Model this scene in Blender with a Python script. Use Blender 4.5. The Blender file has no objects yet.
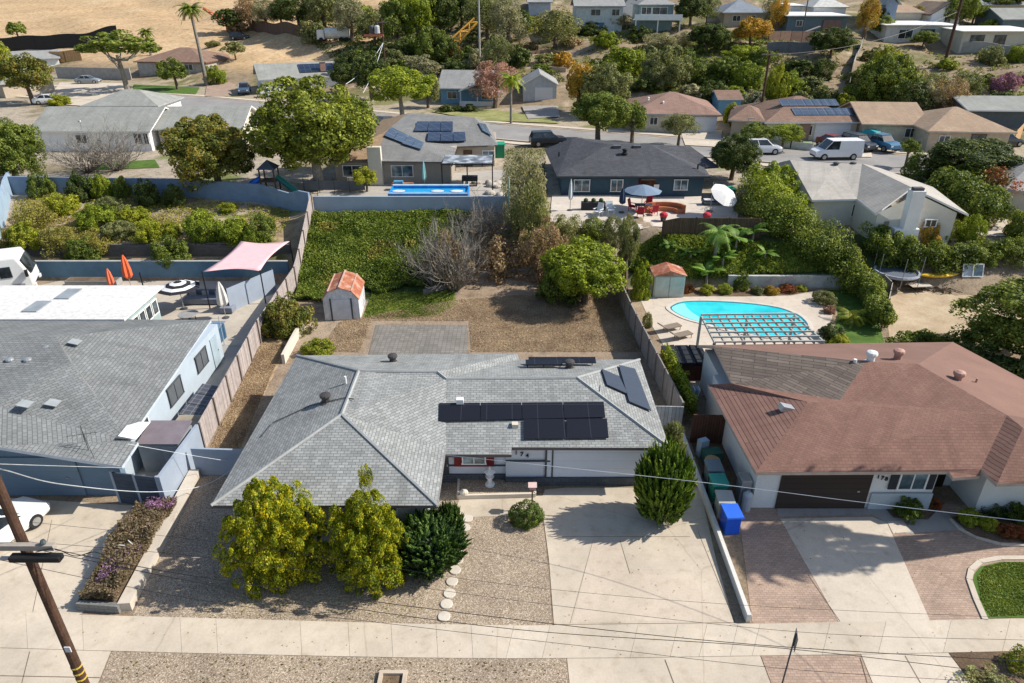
import bpy, bmesh, math, random
import numpy as np
from mathutils import Vector, Matrix, Euler
R = math.radians
SC = bpy.context.scene
COL = SC.collection
FPX = 690.0; PITCH = R(27.4); CAMH = 22.0
CP, SP = math.cos(PITCH), math.sin(PITCH)
def ray(px, py):
    dx = (px-512.0)/FPX; dy = (341.5-py)/FPX
    return Vector((dx, CP+dy*SP, -SP+dy*CP))
def P(px, py, z=0.0):
    r = ray(px, py); t = (z-CAMH)/r.z
    return Vector((r.x*t, r.y*t, z))
def PY(px, py, Y):
    r = ray(px, py); t = Y/r.y
    return Vector((r.x*t, Y, CAMH+r.z*t))
# ---------------------------------------------------------------- terrain
PROF_X = [-20.6, -19.2, 10.5, 13.0, 33.0, 38.0]
def _pr(a): return a
PL = [(53.7,0),(54.0,1.0),(56,1.0),(56.3,2.2),(66,3.5)]
PM = [(52.6,0),(53,.25),(55,1.0),(57,1.8),(61,3.5)]
PR = [(51.8,0),(52.1,.9),(53.5,1.8),(54.2,2.3),(55.3,3.0)]
PF = [(50,0),(51,.5),(53,1.5),(54.5,2.3),(56,3.0)]
PROFS = [PL, PM, PM, PR, PR, PF]
def yst(x): return np.interp(x, [-140,-53,-1.5,23,41,52,130],[158,123,97,86.7,78.8,75.5,64])
def ground(x, y):
    x = np.asarray(x, float); y = np.asarray(y, float)
    cy = [np.interp(x, PROF_X, [p[k][0] for p in PROFS]) for k in range(5)]
    cz = [np.interp(x, PROF_X, [p[k][1] for p in PROFS]) for k in range(5)]
    z = np.zeros_like(x+y)
    for k in range(4):
        t = np.clip((y-cy[k])/(cy[k+1]-cy[k]), 0, 1)
        z = z + t*(cz[k+1]-cz[k])
    ys = yst(x)
    t = np.clip((y-cy[4]-2)/(ys-8-cy[4]-2), 0, 1)
    z = z + t*(4.0-cz[4])
    u = y-ys-17
    up = np.clip(u, 0, None)
    hill = np.where(up < 95, 0.168*up, 0.168*95+0.05*(up-95))
    s = np.clip(up/12, 0, 1)
    # soft foot
    hill = hill*s
    b = np.clip(up/30, 0, 1)
    hill = hill + b*(0.7*np.sin(x*0.13+1.3)*np.sin(y*0.11) + 0.35*np.sin(x*0.31+y*0.27) + 0.25*np.sin(x*0.5-y*0.41+2))
    far = np.clip((u-150)/300, 0, 1)
    hill = hill + far*12*np.sin(x*0.012+1)**2
    return z + hill
def G(x, y): return float(ground(x, y))
def T(px, py):
    r = ray(px, py)
    t = 15.0; prev = t
    while t < 900:
        p = r*t
        if CAMH+p.z < G(p.x, p.y):
            a, b = prev, t
            for _ in range(18):
                m = (a+b)/2; q = r*m
                if CAMH+q.z < G(q.x, q.y): b = m
                else: a = m
            q = r*b
            return Vector((q.x, q.y, G(q.x, q.y)))
        prev = t; t += 0.6 if t < 110 else 1.5
    q = r*400
    return Vector((q.x, q.y, G(q.x, q.y)))
def TH(px, py, h):
    """point on the pixel's ray that is h above the terrain"""
    r = ray(px, py); t = 15.0
    while t < 900:
        p = r*t
        if CAMH+p.z < G(p.x, p.y)+h: return Vector((p.x, p.y, CAMH+p.z))
        t += .25
    return Vector((r.x*400, r.y*400, CAMH+r.z*400))
def pxm(p):  # pixels per metre at a world point
    return FPX/(p.y*CP+(CAMH-p.z)*SP)
# ---------------------------------------------------------------- materials
_M = {}
def _new(name):
    m = bpy.data.materials.new(name); m.use_nodes = True
    nt = m.node_tree; nt.nodes.clear()
    out = nt.nodes.new('ShaderNodeOutputMaterial')
    return m, nt, out
def N(nt, t, **kw):
    n = nt.nodes.new(t)
    for k, v in kw.items():
        if k in n.inputs: n.inputs[k].default_value = v
        else: setattr(n, k, v)
    return n
def L(nt, a, b): nt.links.new(a, b)
def c4(c): return (c[0], c[1], c[2], 1)
def noise(nt, vec, scale, detail=3, rough=.55):
    n = N(nt, 'ShaderNodeTexNoise'); n.inputs['Scale'].default_value = scale
    n.inputs['Detail'].default_value = detail; n.inputs['Roughness'].default_value = rough
    L(nt, vec, n.inputs['Vector']); return n
def ramp(nt, fac, stops):
    r = N(nt, 'ShaderNodeValToRGB'); cr = r.color_ramp
    while len(cr.elements) < len(stops): cr.elements.new(.5)
    for e, (p, c) in zip(cr.elements, stops): e.position = p; e.color = c4(c)
    L(nt, fac, r.inputs[0]); return r
def mix(nt, fac, a, b, mode='MIX'):
    m = N(nt, 'ShaderNodeMix'); m.data_type = 'RGBA'; m.blend_type = mode
    if isinstance(fac, (int, float)): m.inputs[0].default_value = fac
    else: L(nt, fac, m.inputs[0])
    for v, i in ((a, 6), (b, 7)):
        if isinstance(v, tuple): m.inputs[i].default_value = c4(v)
        else: L(nt, v, m.inputs[i])
    return m.outputs[2]
def mul(c, k): return (min(1, c[0]*k), min(1, c[1]*k), min(1, c[2]*k))
def finish(nt, out, col, rough=.8, bump=None, bs=.3, bd=.02, metal=0, spec=.3):
    b = N(nt, 'ShaderNodeBsdfPrincipled')
    if isinstance(col, tuple): b.inputs['Base Color'].default_value = c4(col)
    else: L(nt, col, b.inputs['Base Color'])
    b.inputs['Roughness'].default_value = rough; b.inputs['Metallic'].default_value = metal
    b.inputs['Specular IOR Level'].default_value = spec
    if bump is not None:
        bn = N(nt, 'ShaderNodeBump'); bn.inputs['Strength'].default_value = bs; bn.inputs['Distance'].default_value = bd
        L(nt, bump, bn.inputs['Height']); L(nt, bn.outputs[0], b.inputs['Normal'])
    L(nt, b.outputs[0], out.inputs[0]); return b
def plain(name, c, rough=.6, var=.15, scale=1.5, fine=25, metal=0, spec=.3, dirt=.12):
    if name in _M: return _M[name]
    m, nt, out = _new(name)
    tc = N(nt, 'ShaderNodeTexCoord').outputs['Object']
    n1 = noise(nt, tc, scale, 4); n2 = noise(nt, tc, fine, 2)
    a = ramp(nt, n1.outputs[0], [(.3, mul(c, 1-var)), (.7, mul(c, 1+var))])
    b = ramp(nt, n2.outputs[0], [(.35, (1-dirt,)*3), (.65, (1, 1, 1))])
    col = mix(nt, 1.0, a.outputs[0], b.outputs[0], 'MULTIPLY')
    finish(nt, out, col, rough, n2.outputs[0], .15, .01, metal, spec)
    _M[name] = m; return m
def shingle(name, c, c2=None, w=.32, h=.16, mort=.4, contrast=.25, blot=.16):
    if name in _M: return _M[name]
    c2 = c2 or mul(c, 1-contrast)
    m, nt, out = _new(name)
    uv = N(nt, 'ShaderNodeUVMap').outputs[0]
    br = N(nt, 'ShaderNodeTexBrick')
    br.inputs['Color1'].default_value = c4(mul(c, 1+contrast*.5)); br.inputs['Color2'].default_value = c4(c2)
    br.inputs['Mortar'].default_value = c4(mul(c, mort)); br.inputs['Scale'].default_value = 1
    br.inputs['Mortar Size'].default_value = h*.10; br.inputs['Mortar Smooth'].default_value = .3
    br.inputs['Brick Width'].default_value = w; br.inputs['Row Height'].default_value = h
    L(nt, uv, br.inputs['Vector'])
    n1 = noise(nt, uv, .35, 4); n2 = noise(nt, uv, 9, 3, .7)
    a = ramp(nt, n1.outputs[0], [(.3, (1-blot,)*3), (.7, (1+blot*.3,)*3)])
    b = ramp(nt, n2.outputs[0], [(.3, (.9,)*3), (.7, (1.06,)*3)])
    col = mix(nt, 1, br.outputs[0], a.outputs[0], 'MULTIPLY'); col = mix(nt, 1, col, b.outputs[0], 'MULTIPLY')
    mp = N(nt, 'ShaderNodeMapping'); mp.inputs['Scale'].default_value = (1.6, .16, 1); L(nt, uv, mp.inputs['Vector'])
    n4 = noise(nt, mp.outputs[0], 1.0, 4, .7)
    e = ramp(nt, n4.outputs[0], [(.3, (.84, .83, .82)), (.55, (1.02,)*3)])
    col = mix(nt, 1, col, e.outputs[0], 'MULTIPLY')
    finish(nt, out, col, .9, br.outputs['Fac'], -.5, .02, 0, .2)
    _M[name] = m; return m
def boards(name, c, w=.15, c2=None, horiz=False, var=.25, gap=.3):
    """fence or siding boards with joints every w metres"""
    if name in _M: return _M[name]
    c2 = c2 or mul(c, 1-var)
    m, nt, out = _new(name)
    uv = N(nt, 'ShaderNodeUVMap').outputs[0]
    br = N(nt, 'ShaderNodeTexBrick'); br.offset = 0
    br.inputs['Color1'].default_value = c4(mul(c, 1+var*.4)); br.inputs['Color2'].default_value = c4(c2)
    br.inputs['Mortar'].default_value = c4(mul(c, gap)); br.inputs['Scale'].default_value = 1
    br.inputs['Mortar Size'].default_value = .012; br.inputs['Mortar Smooth'].default_value = .2
    br.inputs['Brick Width'].default_value = 60 if horiz else w; br.inputs['Row Height'].default_value = w if horiz else 60
    L(nt, uv, br.inputs['Vector'])
    n2 = noise(nt, uv, 3, 4, .7)
    k = .04 if 'door' in name else .25
    b = ramp(nt, n2.outputs[0], [(.3, (1-k,)*3), (.7, (1+k*.45,)*3)])
    col = mix(nt, 1, br.outputs[0], b.outputs[0], 'MULTIPLY')
    finish(nt, out, col, .85, br.outputs['Fac'], -.4, .02)
    _M[name] = m; return m
def blocks(name, c, w=.4, h=.2, mort=.7, mc=None, offset=.5, var=.15):
    if name in _M: return _M[name]
    m, nt, out = _new(name)
    uv = N(nt, 'ShaderNodeUVMap').outputs[0]
    br = N(nt, 'ShaderNodeTexBrick'); br.offset = offset
    br.inputs['Color1'].default_value = c4(mul(c, 1+var)); br.inputs['Color2'].default_value = c4(mul(c, 1-var))
    br.inputs['Mortar'].default_value = c4(mc or mul(c, mort)); br.inputs['Scale'].default_value = 1
    br.inputs['Mortar Size'].default_value = .012; br.inputs['Brick Width'].default_value = w; br.inputs['Row Height'].default_value = h
    L(nt, uv, br.inputs['Vector'])
    n1 = noise(nt, uv, .6, 4); n2 = noise(nt, uv, 12, 3, .7)
    a = ramp(nt, n1.outputs[0], [(.3, (.8,)*3), (.7, (1.05,)*3)])
    b = ramp(nt, n2.outputs[0], [(.3, (.85,)*3), (.7, (1.08,)*3)])
    col = mix(nt, 1, br.outputs[0], a.outputs[0], 'MULTIPLY'); col = mix(nt, 1, col, b.outputs[0], 'MULTIPLY')
    finish(nt, out, col, .9, br.outputs['Fac'], -.3, .01)
    _M[name] = m; return m
def leaf(name, c1, c2, c3=None, sc=.7, trans=.3):
    """foliage: c1 darker, c2 main, c3 accent, varied by clump and by plant"""
    if name in _M: return _M[name]
    c3 = c3 or mul(c2, 1.3)
    m, nt, out = _new(name)
    geo = N(nt, 'ShaderNodeNewGeometry')
    n1 = noise(nt, geo.outputs['Position'], sc, 2); n2 = noise(nt, geo.outputs['Position'], 6.0, 1)
    rp = N(nt, 'ShaderNodeAttribute'); rp.attribute_name = 'rnd'
    ad = N(nt, 'ShaderNodeMath', operation='ADD'); L(nt, n1.outputs[0], ad.inputs[0])
    s1 = N(nt, 'ShaderNodeMath', operation='MULTIPLY_ADD'); L(nt, rp.outputs['Fac'], s1.inputs[0]); s1.inputs[1].default_value = .45; s1.inputs[2].default_value = -.22
    L(nt, s1.outputs[0], ad.inputs[1])
    r = ramp(nt, ad.outputs[0], [(.25, c1), (.5, c2), (.8, c3)])
    oi = N(nt, 'ShaderNodeObjectInfo')
    rr = ramp(nt, oi.outputs['Random'], [(0, (.82, .85, .82)), (1, (1.15, 1.1, 1.0))])
    col = mix(nt, 1, r.outputs[0], rr.outputs[0], 'MULTIPLY')
    d = N(nt, 'ShaderNodeBsdfPrincipled'); d.inputs['Roughness'].default_value = .55; d.inputs['Specular IOR Level'].default_value = .25
    L(nt, col, d.inputs['Base Color'])
    t = N(nt, 'ShaderNodeBsdfTranslucent'); L(nt, mix(nt, 1, col, (1.25, 1.2, .6), 'MULTIPLY'), t.inputs[0])
    mx = N(nt, 'ShaderNodeMixShader'); mx.inputs[0].default_value = trans
    L(nt, d.outputs[0], mx.inputs[1]); L(nt, t.outputs[0], mx.inputs[2]); L(nt, mx.outputs[0], out.inputs[0])
    _M[name] = m; return m
def groundmat(name, stops, sc=1.0, fine=20, bump=.4, rough=.95, patch=None, psc=.3):
    if name in _M: return _M[name]
    m, nt, out = _new(name)
    g = N(nt, 'ShaderNodeNewGeometry').outputs['Position']
    n1 = noise(nt, g, sc, 5, .65); n2 = noise(nt, g, fine, 3, .8)
    sep = N(nt, 'ShaderNodeMath', operation='MULTIPLY_ADD'); L(nt, n2.outputs[0], sep.inputs[0]); sep.inputs[1].default_value = .9; sep.inputs[2].default_value = -.45
    ad = N(nt, 'ShaderNodeMath', operation='ADD'); L(nt, n1.outputs[0], ad.inputs[0]); L(nt, sep.outputs[0], ad.inputs[1])
    r = ramp(nt, ad.outputs[0], stops)
    col = r.outputs[0]
    if patch:
        n3 = noise(nt, g, psc, 3)
        pr = ramp(nt, n3.outputs[0], [(.5, (0, 0, 0)), (.62, (1, 1, 1))])
        col = mix(nt, pr.outputs[0], col, patch)
    finish(nt, out, col, rough, n2.outputs[0], bump, .03, 0, .15)
    _M[name] = m; return m
def gravel(name, c, c2, c3, size=16):
    if name in _M: return _M[name]
    m, nt, out = _new(name)
    g = N(nt, 'ShaderNodeNewGeometry').outputs['Position']
    v = N(nt, 'ShaderNodeTexVoronoi'); v.inputs['Scale'].default_value = size; L(nt, g, v.inputs['Vector'])
    sepc = N(nt, 'ShaderNodeSeparateColor'); L(nt, v.outputs['Color'], sepc.inputs[0])
    r = ramp(nt, sepc.outputs[0], [(.0, c3), (.3, mul(c, .8)), (.7, c), (.97, c2)])
    n1 = noise(nt, g, .5, 4)
    a = ramp(nt, n1.outputs[0], [(.3, (.82, .8, .78)), (.7, (1.1, 1.08, 1.05))])
    col = mix(nt, 1, r.outputs[0], a.outputs[0], 'MULTIPLY')
    finish(nt, out, col, .95, v.outputs['Distance'], -.6, .04, 0, .15)
    _M[name] = m; return m
def concrete(name, c, joint=0, stain=.14, jx=0, jy=0):
    if name in _M: return _M[name]
    m, nt, out = _new(name)
    g = N(nt, 'ShaderNodeNewGeometry').outputs['Position']
    n1 = noise(nt, g, .35, 5, .6); n2 = noise(nt, g, 14, 4, .75); n3 = noise(nt, g, 2.0, 3)
    a = ramp(nt, n1.outputs[0], [(.3, mul(c, 1-stain)), (.7, mul(c, 1+stain*.5))])
    b = ramp(nt, n2.outputs[0], [(.25, (.86, .85, .84)), (.7, (1.04,)*3)])
    d = ramp(nt, n3.outputs[0], [(.28, (.78, .76, .73)), (.36, (.91, .90, .88)), (.5, (1, 1, 1))])
    col = mix(nt, 1, a.outputs[0], b.outputs[0], 'MULTIPLY'); col = mix(nt, .8, col, d.outputs[0], 'MULTIPLY')
    v = N(nt, 'ShaderNodeTexVoronoi'); v.feature = 'DISTANCE_TO_EDGE'; v.inputs['Scale'].default_value = .11
    wv = mix(nt, .10, g, n3.outputs['Color'], 'ADD'); L(nt, wv, v.inputs['Vector'])
    cr = ramp(nt, v.outputs['Distance'], [(.0, (.84, .82, .79)), (.002, (1, 1, 1))]); col = mix(nt, 1, col, cr.outputs[0], 'MULTIPLY')
    finish(nt, out, col, .9, n2.outputs[0], .12, .01, 0, .2)
    _M[name] = m; return m
def glassy(name, c=(.02, .03, .035), rough=.08):
    if name in _M: return _M[name]
    m, nt, out = _new(name)
    tc = N(nt, 'ShaderNodeTexCoord').outputs['Object']
    n1 = noise(nt, tc, 1.2, 2)
    a = ramp(nt, n1.outputs[0], [(.35, mul(c, .5)), (.5, c), (.7, mul(c, 3.2))])  # mottled tone puts uneven reflections into the glass colour
    finish(nt, out, a.outputs[0], rough, None, spec=.8)
    _M[name] = m; return m
def solar(name, c=(.012, .014, .022), line=(.05, .055, .07), w=1.0, h=1.65, rough=.25):
    if name in _M: return _M[name]
    m, nt, out = _new(name)
    uv = N(nt, 'ShaderNodeUVMap').outputs[0]
    def br(bw, bh, ms):
        b = N(nt, 'ShaderNodeTexBrick'); b.offset = 0
        b.inputs['Color1'].default_value = (0, 0, 0, 1); b.inputs['Color2'].default_value = (0, 0, 0, 1); b.inputs['Mortar'].default_value = (1, 1, 1, 1)
        b.inputs['Scale'].default_value = 1; b.inputs['Mortar Size'].default_value = ms
        b.inputs['Brick Width'].default_value = bw; b.inputs['Row Height'].default_value = bh
        L(nt, uv, b.inputs['Vector']); return b.outputs[0]
    a = mix(nt, br(w, h, .02), c, line)
    finish(nt, out, a, rough, None, spec=.5)
    _M[name] = m; return m
# ---------------------------------------------------------------- mesh builder
class MB:
    def __init__(s): s.v = []; s.f = []; s.m = []; s.mi = 0
    def add(s, verts, faces, mi=None):
        o = len(s.v); s.v += [tuple(p) for p in verts]
        for f in faces: s.f.append([i+o for i in f]); s.m.append(s.mi if mi is None else mi)
        return s
    def poly(s, pts, mi=None): return s.add(pts, [list(range(len(pts)))], mi)
    def box(s, c, d, rz=0, mi=None, M=None, top=1.0):
        x, y, z = d[0]/2, d[1]/2, d[2]/2
        ca, sa = math.cos(rz), math.sin(rz); vs = []
        for k, zz in enumerate((-z, z)):
            t = top if k else 1
            for (a, b) in ((-x, -y), (x, -y), (x, y), (-x, y)):
                a *= t; b *= t
                q = Vector((a*ca-b*sa, a*sa+b*ca, zz))
                if M is not None: q = M @ q
                vs.append(q+Vector(c))
        return s.add(vs, [(0, 3, 2, 1), (4, 5, 6, 7), (0, 1, 5, 4), (1, 2, 6, 5), (2, 3, 7, 6), (3, 0, 4, 7)], mi)
    def seg(s, a, b, w, z0, z1, mi=None):
        """wall-like box from a to b (xy), width w, heights z0..z1"""
        a = Vector((a[0], a[1])); b = Vector((b[0], b[1])); d = (b-a)
        return s.box(((a.x+b.x)/2, (a.y+b.y)/2, (z0+z1)/2), (d.length, w, z1-z0), math.atan2(d.y, d.x), mi)
    def prism(s, pts, z0, z1, mi=None):
        n = len(pts)
        ar = sum(pts[i][0]*pts[(i+1) % n][1]-pts[(i+1) % n][0]*pts[i][1] for i in range(n))
        if ar < 0: pts = pts[::-1]
        vs = [(p[0], p[1], z0) for p in pts]+[(p[0], p[1], z1) for p in pts]
        fs = [list(range(n))[::-1], [i+n for i in range(n)]]+[(i, (i+1) % n, (i+1) % n+n, i+n) for i in range(n)]
        return s.add(vs, fs, mi)
    def tube(s, path, r, n=6, mi=None, cap=True):
        path = [Vector(p) for p in path]
        if isinstance(r, (int, float)): r = [r]*len(path)
        vs = []; fs = []
        for i, p in enumerate(path):
            d = (path[min(i+1, len(path)-1)]-path[max(i-1, 0)]).normalized()
            u = d.cross(Vector((0, 0, 1)))
            if u.length < .01: u = Vector((1, 0, 0))
            u.normalize(); w = d.cross(u)
            for k in range(n):
                a = 2*math.pi*k/n
                vs.append(p+(u*math.cos(a)+w*math.sin(a))*r[i])
        for i in range(len(path)-1):
            for k in range(n):
                k2 = (k+1) % n
                fs.append((i*n+k, i*n+k2, (i+1)*n+k2, (i+1)*n+k))
        if cap: fs.append(tuple(range(n))[::-1]); fs.append(tuple((len(path)-1)*n+k for k in range(n)))
        return s.add(vs, fs, mi)
    def lathe(s, prof, c=(0, 0, 0), n=12, mi=None, sx=1, sy=1):
        vs = []; fs = []
        for (r, z) in prof:
            for k in range(n):
                a = 2*math.pi*k/n; vs.append((c[0]+r*math.cos(a)*sx, c[1]+r*math.sin(a)*sy, c[2]+z))
        for i in range(len(prof)-1):
            for k in range(n):
                k2 = (k+1) % n; fs.append((i*n+k, i*n+k2, (i+1)*n+k2, (i+1)*n+k))
        fs.append(tuple(range(n))[::-1]); fs.append(tuple((len(prof)-1)*n+k for k in range(n)))
        return s.add(vs, fs, mi)
    def ball(s, c, r, n=8, mi=None):
        rx, ry, rz = (r, r, r) if isinstance(r, (int, float)) else r
        pr = [(max(.02, math.sin(math.pi*i/n)), -math.cos(math.pi*i/n)) for i in range(n+1)]
        o = MB().lathe(pr, (0, 0, 0), n+4)
        return s.add([(c[0]+v[0]*rx, c[1]+v[1]*ry, c[2]+v[2]*rz) for v in o.v], o.f, mi)
    def xf(s, M): s.v = [tuple(M @ Vector(p)) for p in s.v]; return s
    def join(s, o, M=None, mi=None):
        vs = o.v if M is None else [tuple(M @ Vector(p)) for p in o.v]
        b = len(s.v); s.v += vs
        for f, m in zip(o.f, o.m): s.f.append([i+b for i in f]); s.m.append(m if mi is None else mi)
        return s
    def build(s, name, mats, parent=None, world=False, smooth=False, bevel=0, uv=True):
        if not isinstance(mats, (list, tuple)): mats = [mats]
        me = bpy.data.meshes.new(name)
        vs = s.v
        if world and parent is not None:
            Mi = parent.matrix_basis.inverted() if not parent.parent else (parent.parent.matrix_basis @ parent.matrix_basis).inverted()
            vs = [tuple(Mi @ Vector(p)) for p in vs]
        me.from_pydata(vs, [], s.f)
        for m in mats: me.materials.append(m)
        me.polygons.foreach_set('material_index', s.m)
        if bevel:
            bm = bmesh.new(); bm.from_mesh(me)
            es = [e for e in bm.edges if len(e.link_faces) == 2 and e.calc_face_angle(0) > .5]
            bmesh.ops.bevel(bm, geom=es, offset=bevel, segments=2, affect='EDGES', profile=.6)
            bm.to_mesh(me); bm.free()
        if smooth: me.polygons.foreach_set('use_smooth', [True]*len(me.polygons))
        if uv: autouv(me)
        me.validate(); me.update()
        o = bpy.data.objects.new(name, me); COL.objects.link(o)
        if parent is not None: o.parent = parent
        return o
def autouv(me):
    """metres along the face horizontally (u) and up its slope (v)"""
    if len(me.polygons) == 0: return
    uvl = me.uv_layers.new(name='UVMap')
    nl = len(me.loops)
    vi = np.empty(nl, np.int32); me.loops.foreach_get('vertex_index', vi)
    co = np.empty(len(me.vertices)*3, np.float32); me.vertices.foreach_get('co', co); co = co.reshape(-1, 3)
    nm = np.empty(len(me.polygons)*3, np.float32); me.polygons.foreach_get('normal', nm); nm = nm.reshape(-1, 3)
    lt = np.empty(len(me.polygons), np.int32); me.polygons.foreach_get('loop_total', lt)
    ls = np.repeat(nm, lt, axis=0)
    up = np.zeros_like(ls); flat = np.abs(ls[:, 2]) > .995
    up[:, 2] = 1; up[flat] = (0, 1, 0)
    u = np.cross(up, ls); u /= np.linalg.norm(u, axis=1, keepdims=True)+1e-9
    v = np.cross(ls, u)
    p = co[vi]
    uvs = np.stack([(p*u).sum(1), (p*v).sum(1)], 1).astype(np.float32)
    uvl.data.foreach_set('uv', uvs.ravel())
def tag(o, label=None, cat=None, group=None, kind=None):
    if label: o['label'] = label
    if cat: o['category'] = cat
    if group: o['group'] = group
    if kind: o['kind'] = kind
    return o
def thing(name, loc, label, cat, group=None, rz=0):
    o = bpy.data.objects.new(name, None); COL.objects.link(o)
    o.empty_display_size = .3
    o.location = loc; o.rotation_euler = (0, 0, rz)
    o.matrix_basis = Matrix.Translation(loc) @ Matrix.Rotation(rz, 4, 'Z')
    return tag(o, label, cat, group)
def struct(o): o['kind'] = 'structure'; return o
def kids(o): return [c for c in KIDCACHE.get(o.name, [])] if o.name in KIDCACHE else [c for c in COL.objects if c.parent == o]
KIDCACHE = {}
def copy_tree(o, parent=None):
    c = o.copy(); COL.objects.link(c); c.parent = parent
    ch = kids(o); KIDCACHE[o.name] = ch
    for k in ch: copy_tree(k, c)
    return c
def place(o, loc, rz=0, label=None, sc=None):
    o.location = loc; o.rotation_euler = (0, 0, rz)
    if sc: o.scale = (sc, sc, sc) if isinstance(sc, (int, float)) else sc
    if label: o['label'] = label
    return o
def flatpoly(name, pts, mat, z, label=None, cat=None, thick=0):
    """thin sheet on the flat front ground; pts are world xy"""
    if thick: mb = MB().prism([(p[0], p[1]) for p in pts], z-thick, z)
    else:
        pts = [(p[0], p[1], z) for p in pts]
        n = len(pts)
        if sum(pts[i][0]*pts[(i+1) % n][1]-pts[(i+1) % n][0]*pts[i][1] for i in range(n)) < 0: pts = pts[::-1]
        mb = MB().poly(pts)
    return mb.build(name, mat)
def draped(name, pts, mat, off=.05, step=1.2):
    """sheet laid over the terrain"""
    bm = bmesh.new()
    vs = [bm.verts.new((p[0], p[1], 0)) for p in pts]
    f = bm.faces.new(vs); bm.normal_update()
    if f.normal.z < 0: f.normal_flip()
    xs = [p[0] for p in pts]; ys = [p[1] for p in pts]
    for ax, lo, hi in ((0, min(xs), max(xs)), (1, min(ys), max(ys))):
        k = lo+step
        while k < hi:
            no = (1, 0, 0) if ax == 0 else (0, 1, 0); co = (k, 0, 0) if ax == 0 else (0, k, 0)
            bmesh.ops.bisect_plane(bm, geom=bm.verts[:]+bm.edges[:]+bm.faces[:], plane_co=co, plane_no=no, dist=1e-5)
            k += step
    for v in bm.verts: v.co.z = G(v.co.x, v.co.y)+off
    bmesh.ops.triangulate(bm, faces=bm.faces[:])
    me = bpy.data.meshes.new(name); bm.to_mesh(me); bm.free()
    me.materials.append(mat); autouv(me)
    o = bpy.data.objects.new(name, me); COL.objects.link(o); return o
def Tp(*pp): return [T(a, b) for a, b in pp]
def inpoly(x, y, poly):
    c = np.zeros(np.shape(x), bool); n = len(poly)
    for i in range(n):
        x1, y1 = poly[i][0], poly[i][1]; x2, y2 = poly[(i+1) % n][0], poly[(i+1) % n][1]
        if y1 == y2: continue
        t = ((y1 > y) != (y2 > y)) & (x < (x2-x1)*(y-y1)/(y2-y1)+x1)
        c ^= t
    return c
rng = np.random.default_rng(7)
# ---------------------------------------------------------------- materials used widely
CONC = concrete('concrete_warm', (.53, .46, .365), stain=.2)
CONC2 = concrete('concrete_pale', (.56, .49, .40))
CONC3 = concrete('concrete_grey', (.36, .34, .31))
ASPH = groundmat('asphalt', [(.2, (.10, .098, .095)), (.5, (.14, .136, .13)), (.8, (.19, .18, .17))], .4, 18, .2)
GRAV = gravel('decorative_gravel', (.335, .27, .20), (.56, .485, .39), (.16, .12, .085), 32)
DRY = groundmat('dry_weeds', [(.15, (.13, .08, .045)), (.45, (.27, .18, .105)), (.65, (.36, .26, .16)), (.9, (.46, .36, .25))], .8, 10, .6)
MULCH = groundmat('dark_soil', [(.2, (.07, .045, .03)), (.5, (.14, .095, .06)), (.8, (.22, .16, .11))], .8, 12, .5)
LAWN = groundmat('lawn_grass', [(.2, (.04, .075, .015)), (.5, (.075, .14, .025)), (.8, (.13, .19, .045))], 1.2, 20, .6)
DIRT = groundmat('bare_dirt', [(.2, (.30, .22, .14)), (.5, (.42, .33, .22)), (.8, (.54, .45, .33))], .6, 8, .5)
PAV = blocks('pink_pavers', (.40, .29, .22), .22, .11, .72, None, .5, .14)
WHITE = plain('white_paint', (.78, .78, .76), .5, .05, 1, 20)
CREAM = plain('cream_stucco', (.62, .56, .47), .85, .08, .8, 20)
METALG = plain('galvanised_metal', (.45, .46, .47), .4, .1, 2, 20, .6)
BLACK = plain('black_paint', (.015, .015, .016), .5, .1, 3, 20)
DGREY = plain('dark_grey_paint', (.07, .075, .08), .6, .1, 2, 20)
WIN = glassy('window_glass', (.03, .04, .045))
WINB = glassy('window_glass_blue', (.07, .11, .13))
WOODG = boards('weathered_fence_boards', (.44, .38, .355), .14, None, False, .3, .35)
WOODB = boards('brown_fence_boards', (.13, .085, .055), .14, None, False, .3, .3)
WOODT = boards('new_timber_boards', (.55, .33, .16), .15, None, False, .15, .5)
BLUEWALL = plain('slate_blue_stucco', (.11, .185, .255), .85, .1, .8, 25)
LBLUEWALL = plain('pale_blue_stucco', (.40, .465, .52), .85, .07, .8, 25)
GBLUE = plain('grey_blue_stucco', (.30, .35, .42), .85, .1, .6, 25)
BARK = plain('bark', (.17, .125, .09), .95, .25, 4, 25, dirt=.4)
BARKG = plain('grey_bark', (.26, .235, .20), .95, .25, 4, 25, dirt=.4)
TIMB = plain('brown_timber', (.14, .08, .045), .85, .25, 2, 20, dirt=.3)

# ---------------------------------------------------------------- terrain sheet with soft colour zones
def axis(parts):
    out = []
    for a, b, s in parts: out += list(np.arange(a, b, s))
    out.append(parts[-1][1]); return np.array(out)
gx = axis([(-420, -130, 12), (-130, -78, 4), (-78, 60, 1.1), (60, 130, 4), (130, 420, 12)])
gy = axis([(-40, 48, 4), (48, 67, .35), (67, 140, 1.2), (140, 250, 2.2), (250, 400, 8), (400, 900, 40)])
XX, YY = np.meshgrid(gx, gy)
ZZ = ground(XX, YY)
def fbm(x, y, s, seed=0):
    r = np.random.default_rng(seed); o = 0
    for k in range(9):
        a = r.uniform(0, 6.28); f = s*(1.35**k); p = r.uniform(0, 6.28)
        o = o + np.sin((x*np.cos(a)+y*np.sin(a))*f+p+1.7*np.sin((x*np.sin(a)-y*np.cos(a))*f*.6+p))/(1.25**k)
    return o/4.0
n1 = fbm(XX, YY, .22, 1); n2 = fbm(XX, YY, .9, 2)
C = np.zeros(XX.shape+(3,)); C[:] = (.30, .235, .165)
def zone(mask, col, soft=None):
    k = np.clip(mask.astype(float) if soft is None else soft, 0, 1)[..., None]
    C[:] = C*(1-k)+np.array(col)*k
ys_ = yst(XX); uu = YY-ys_
zone((YY < 47), (.26, .20, .14))
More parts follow.
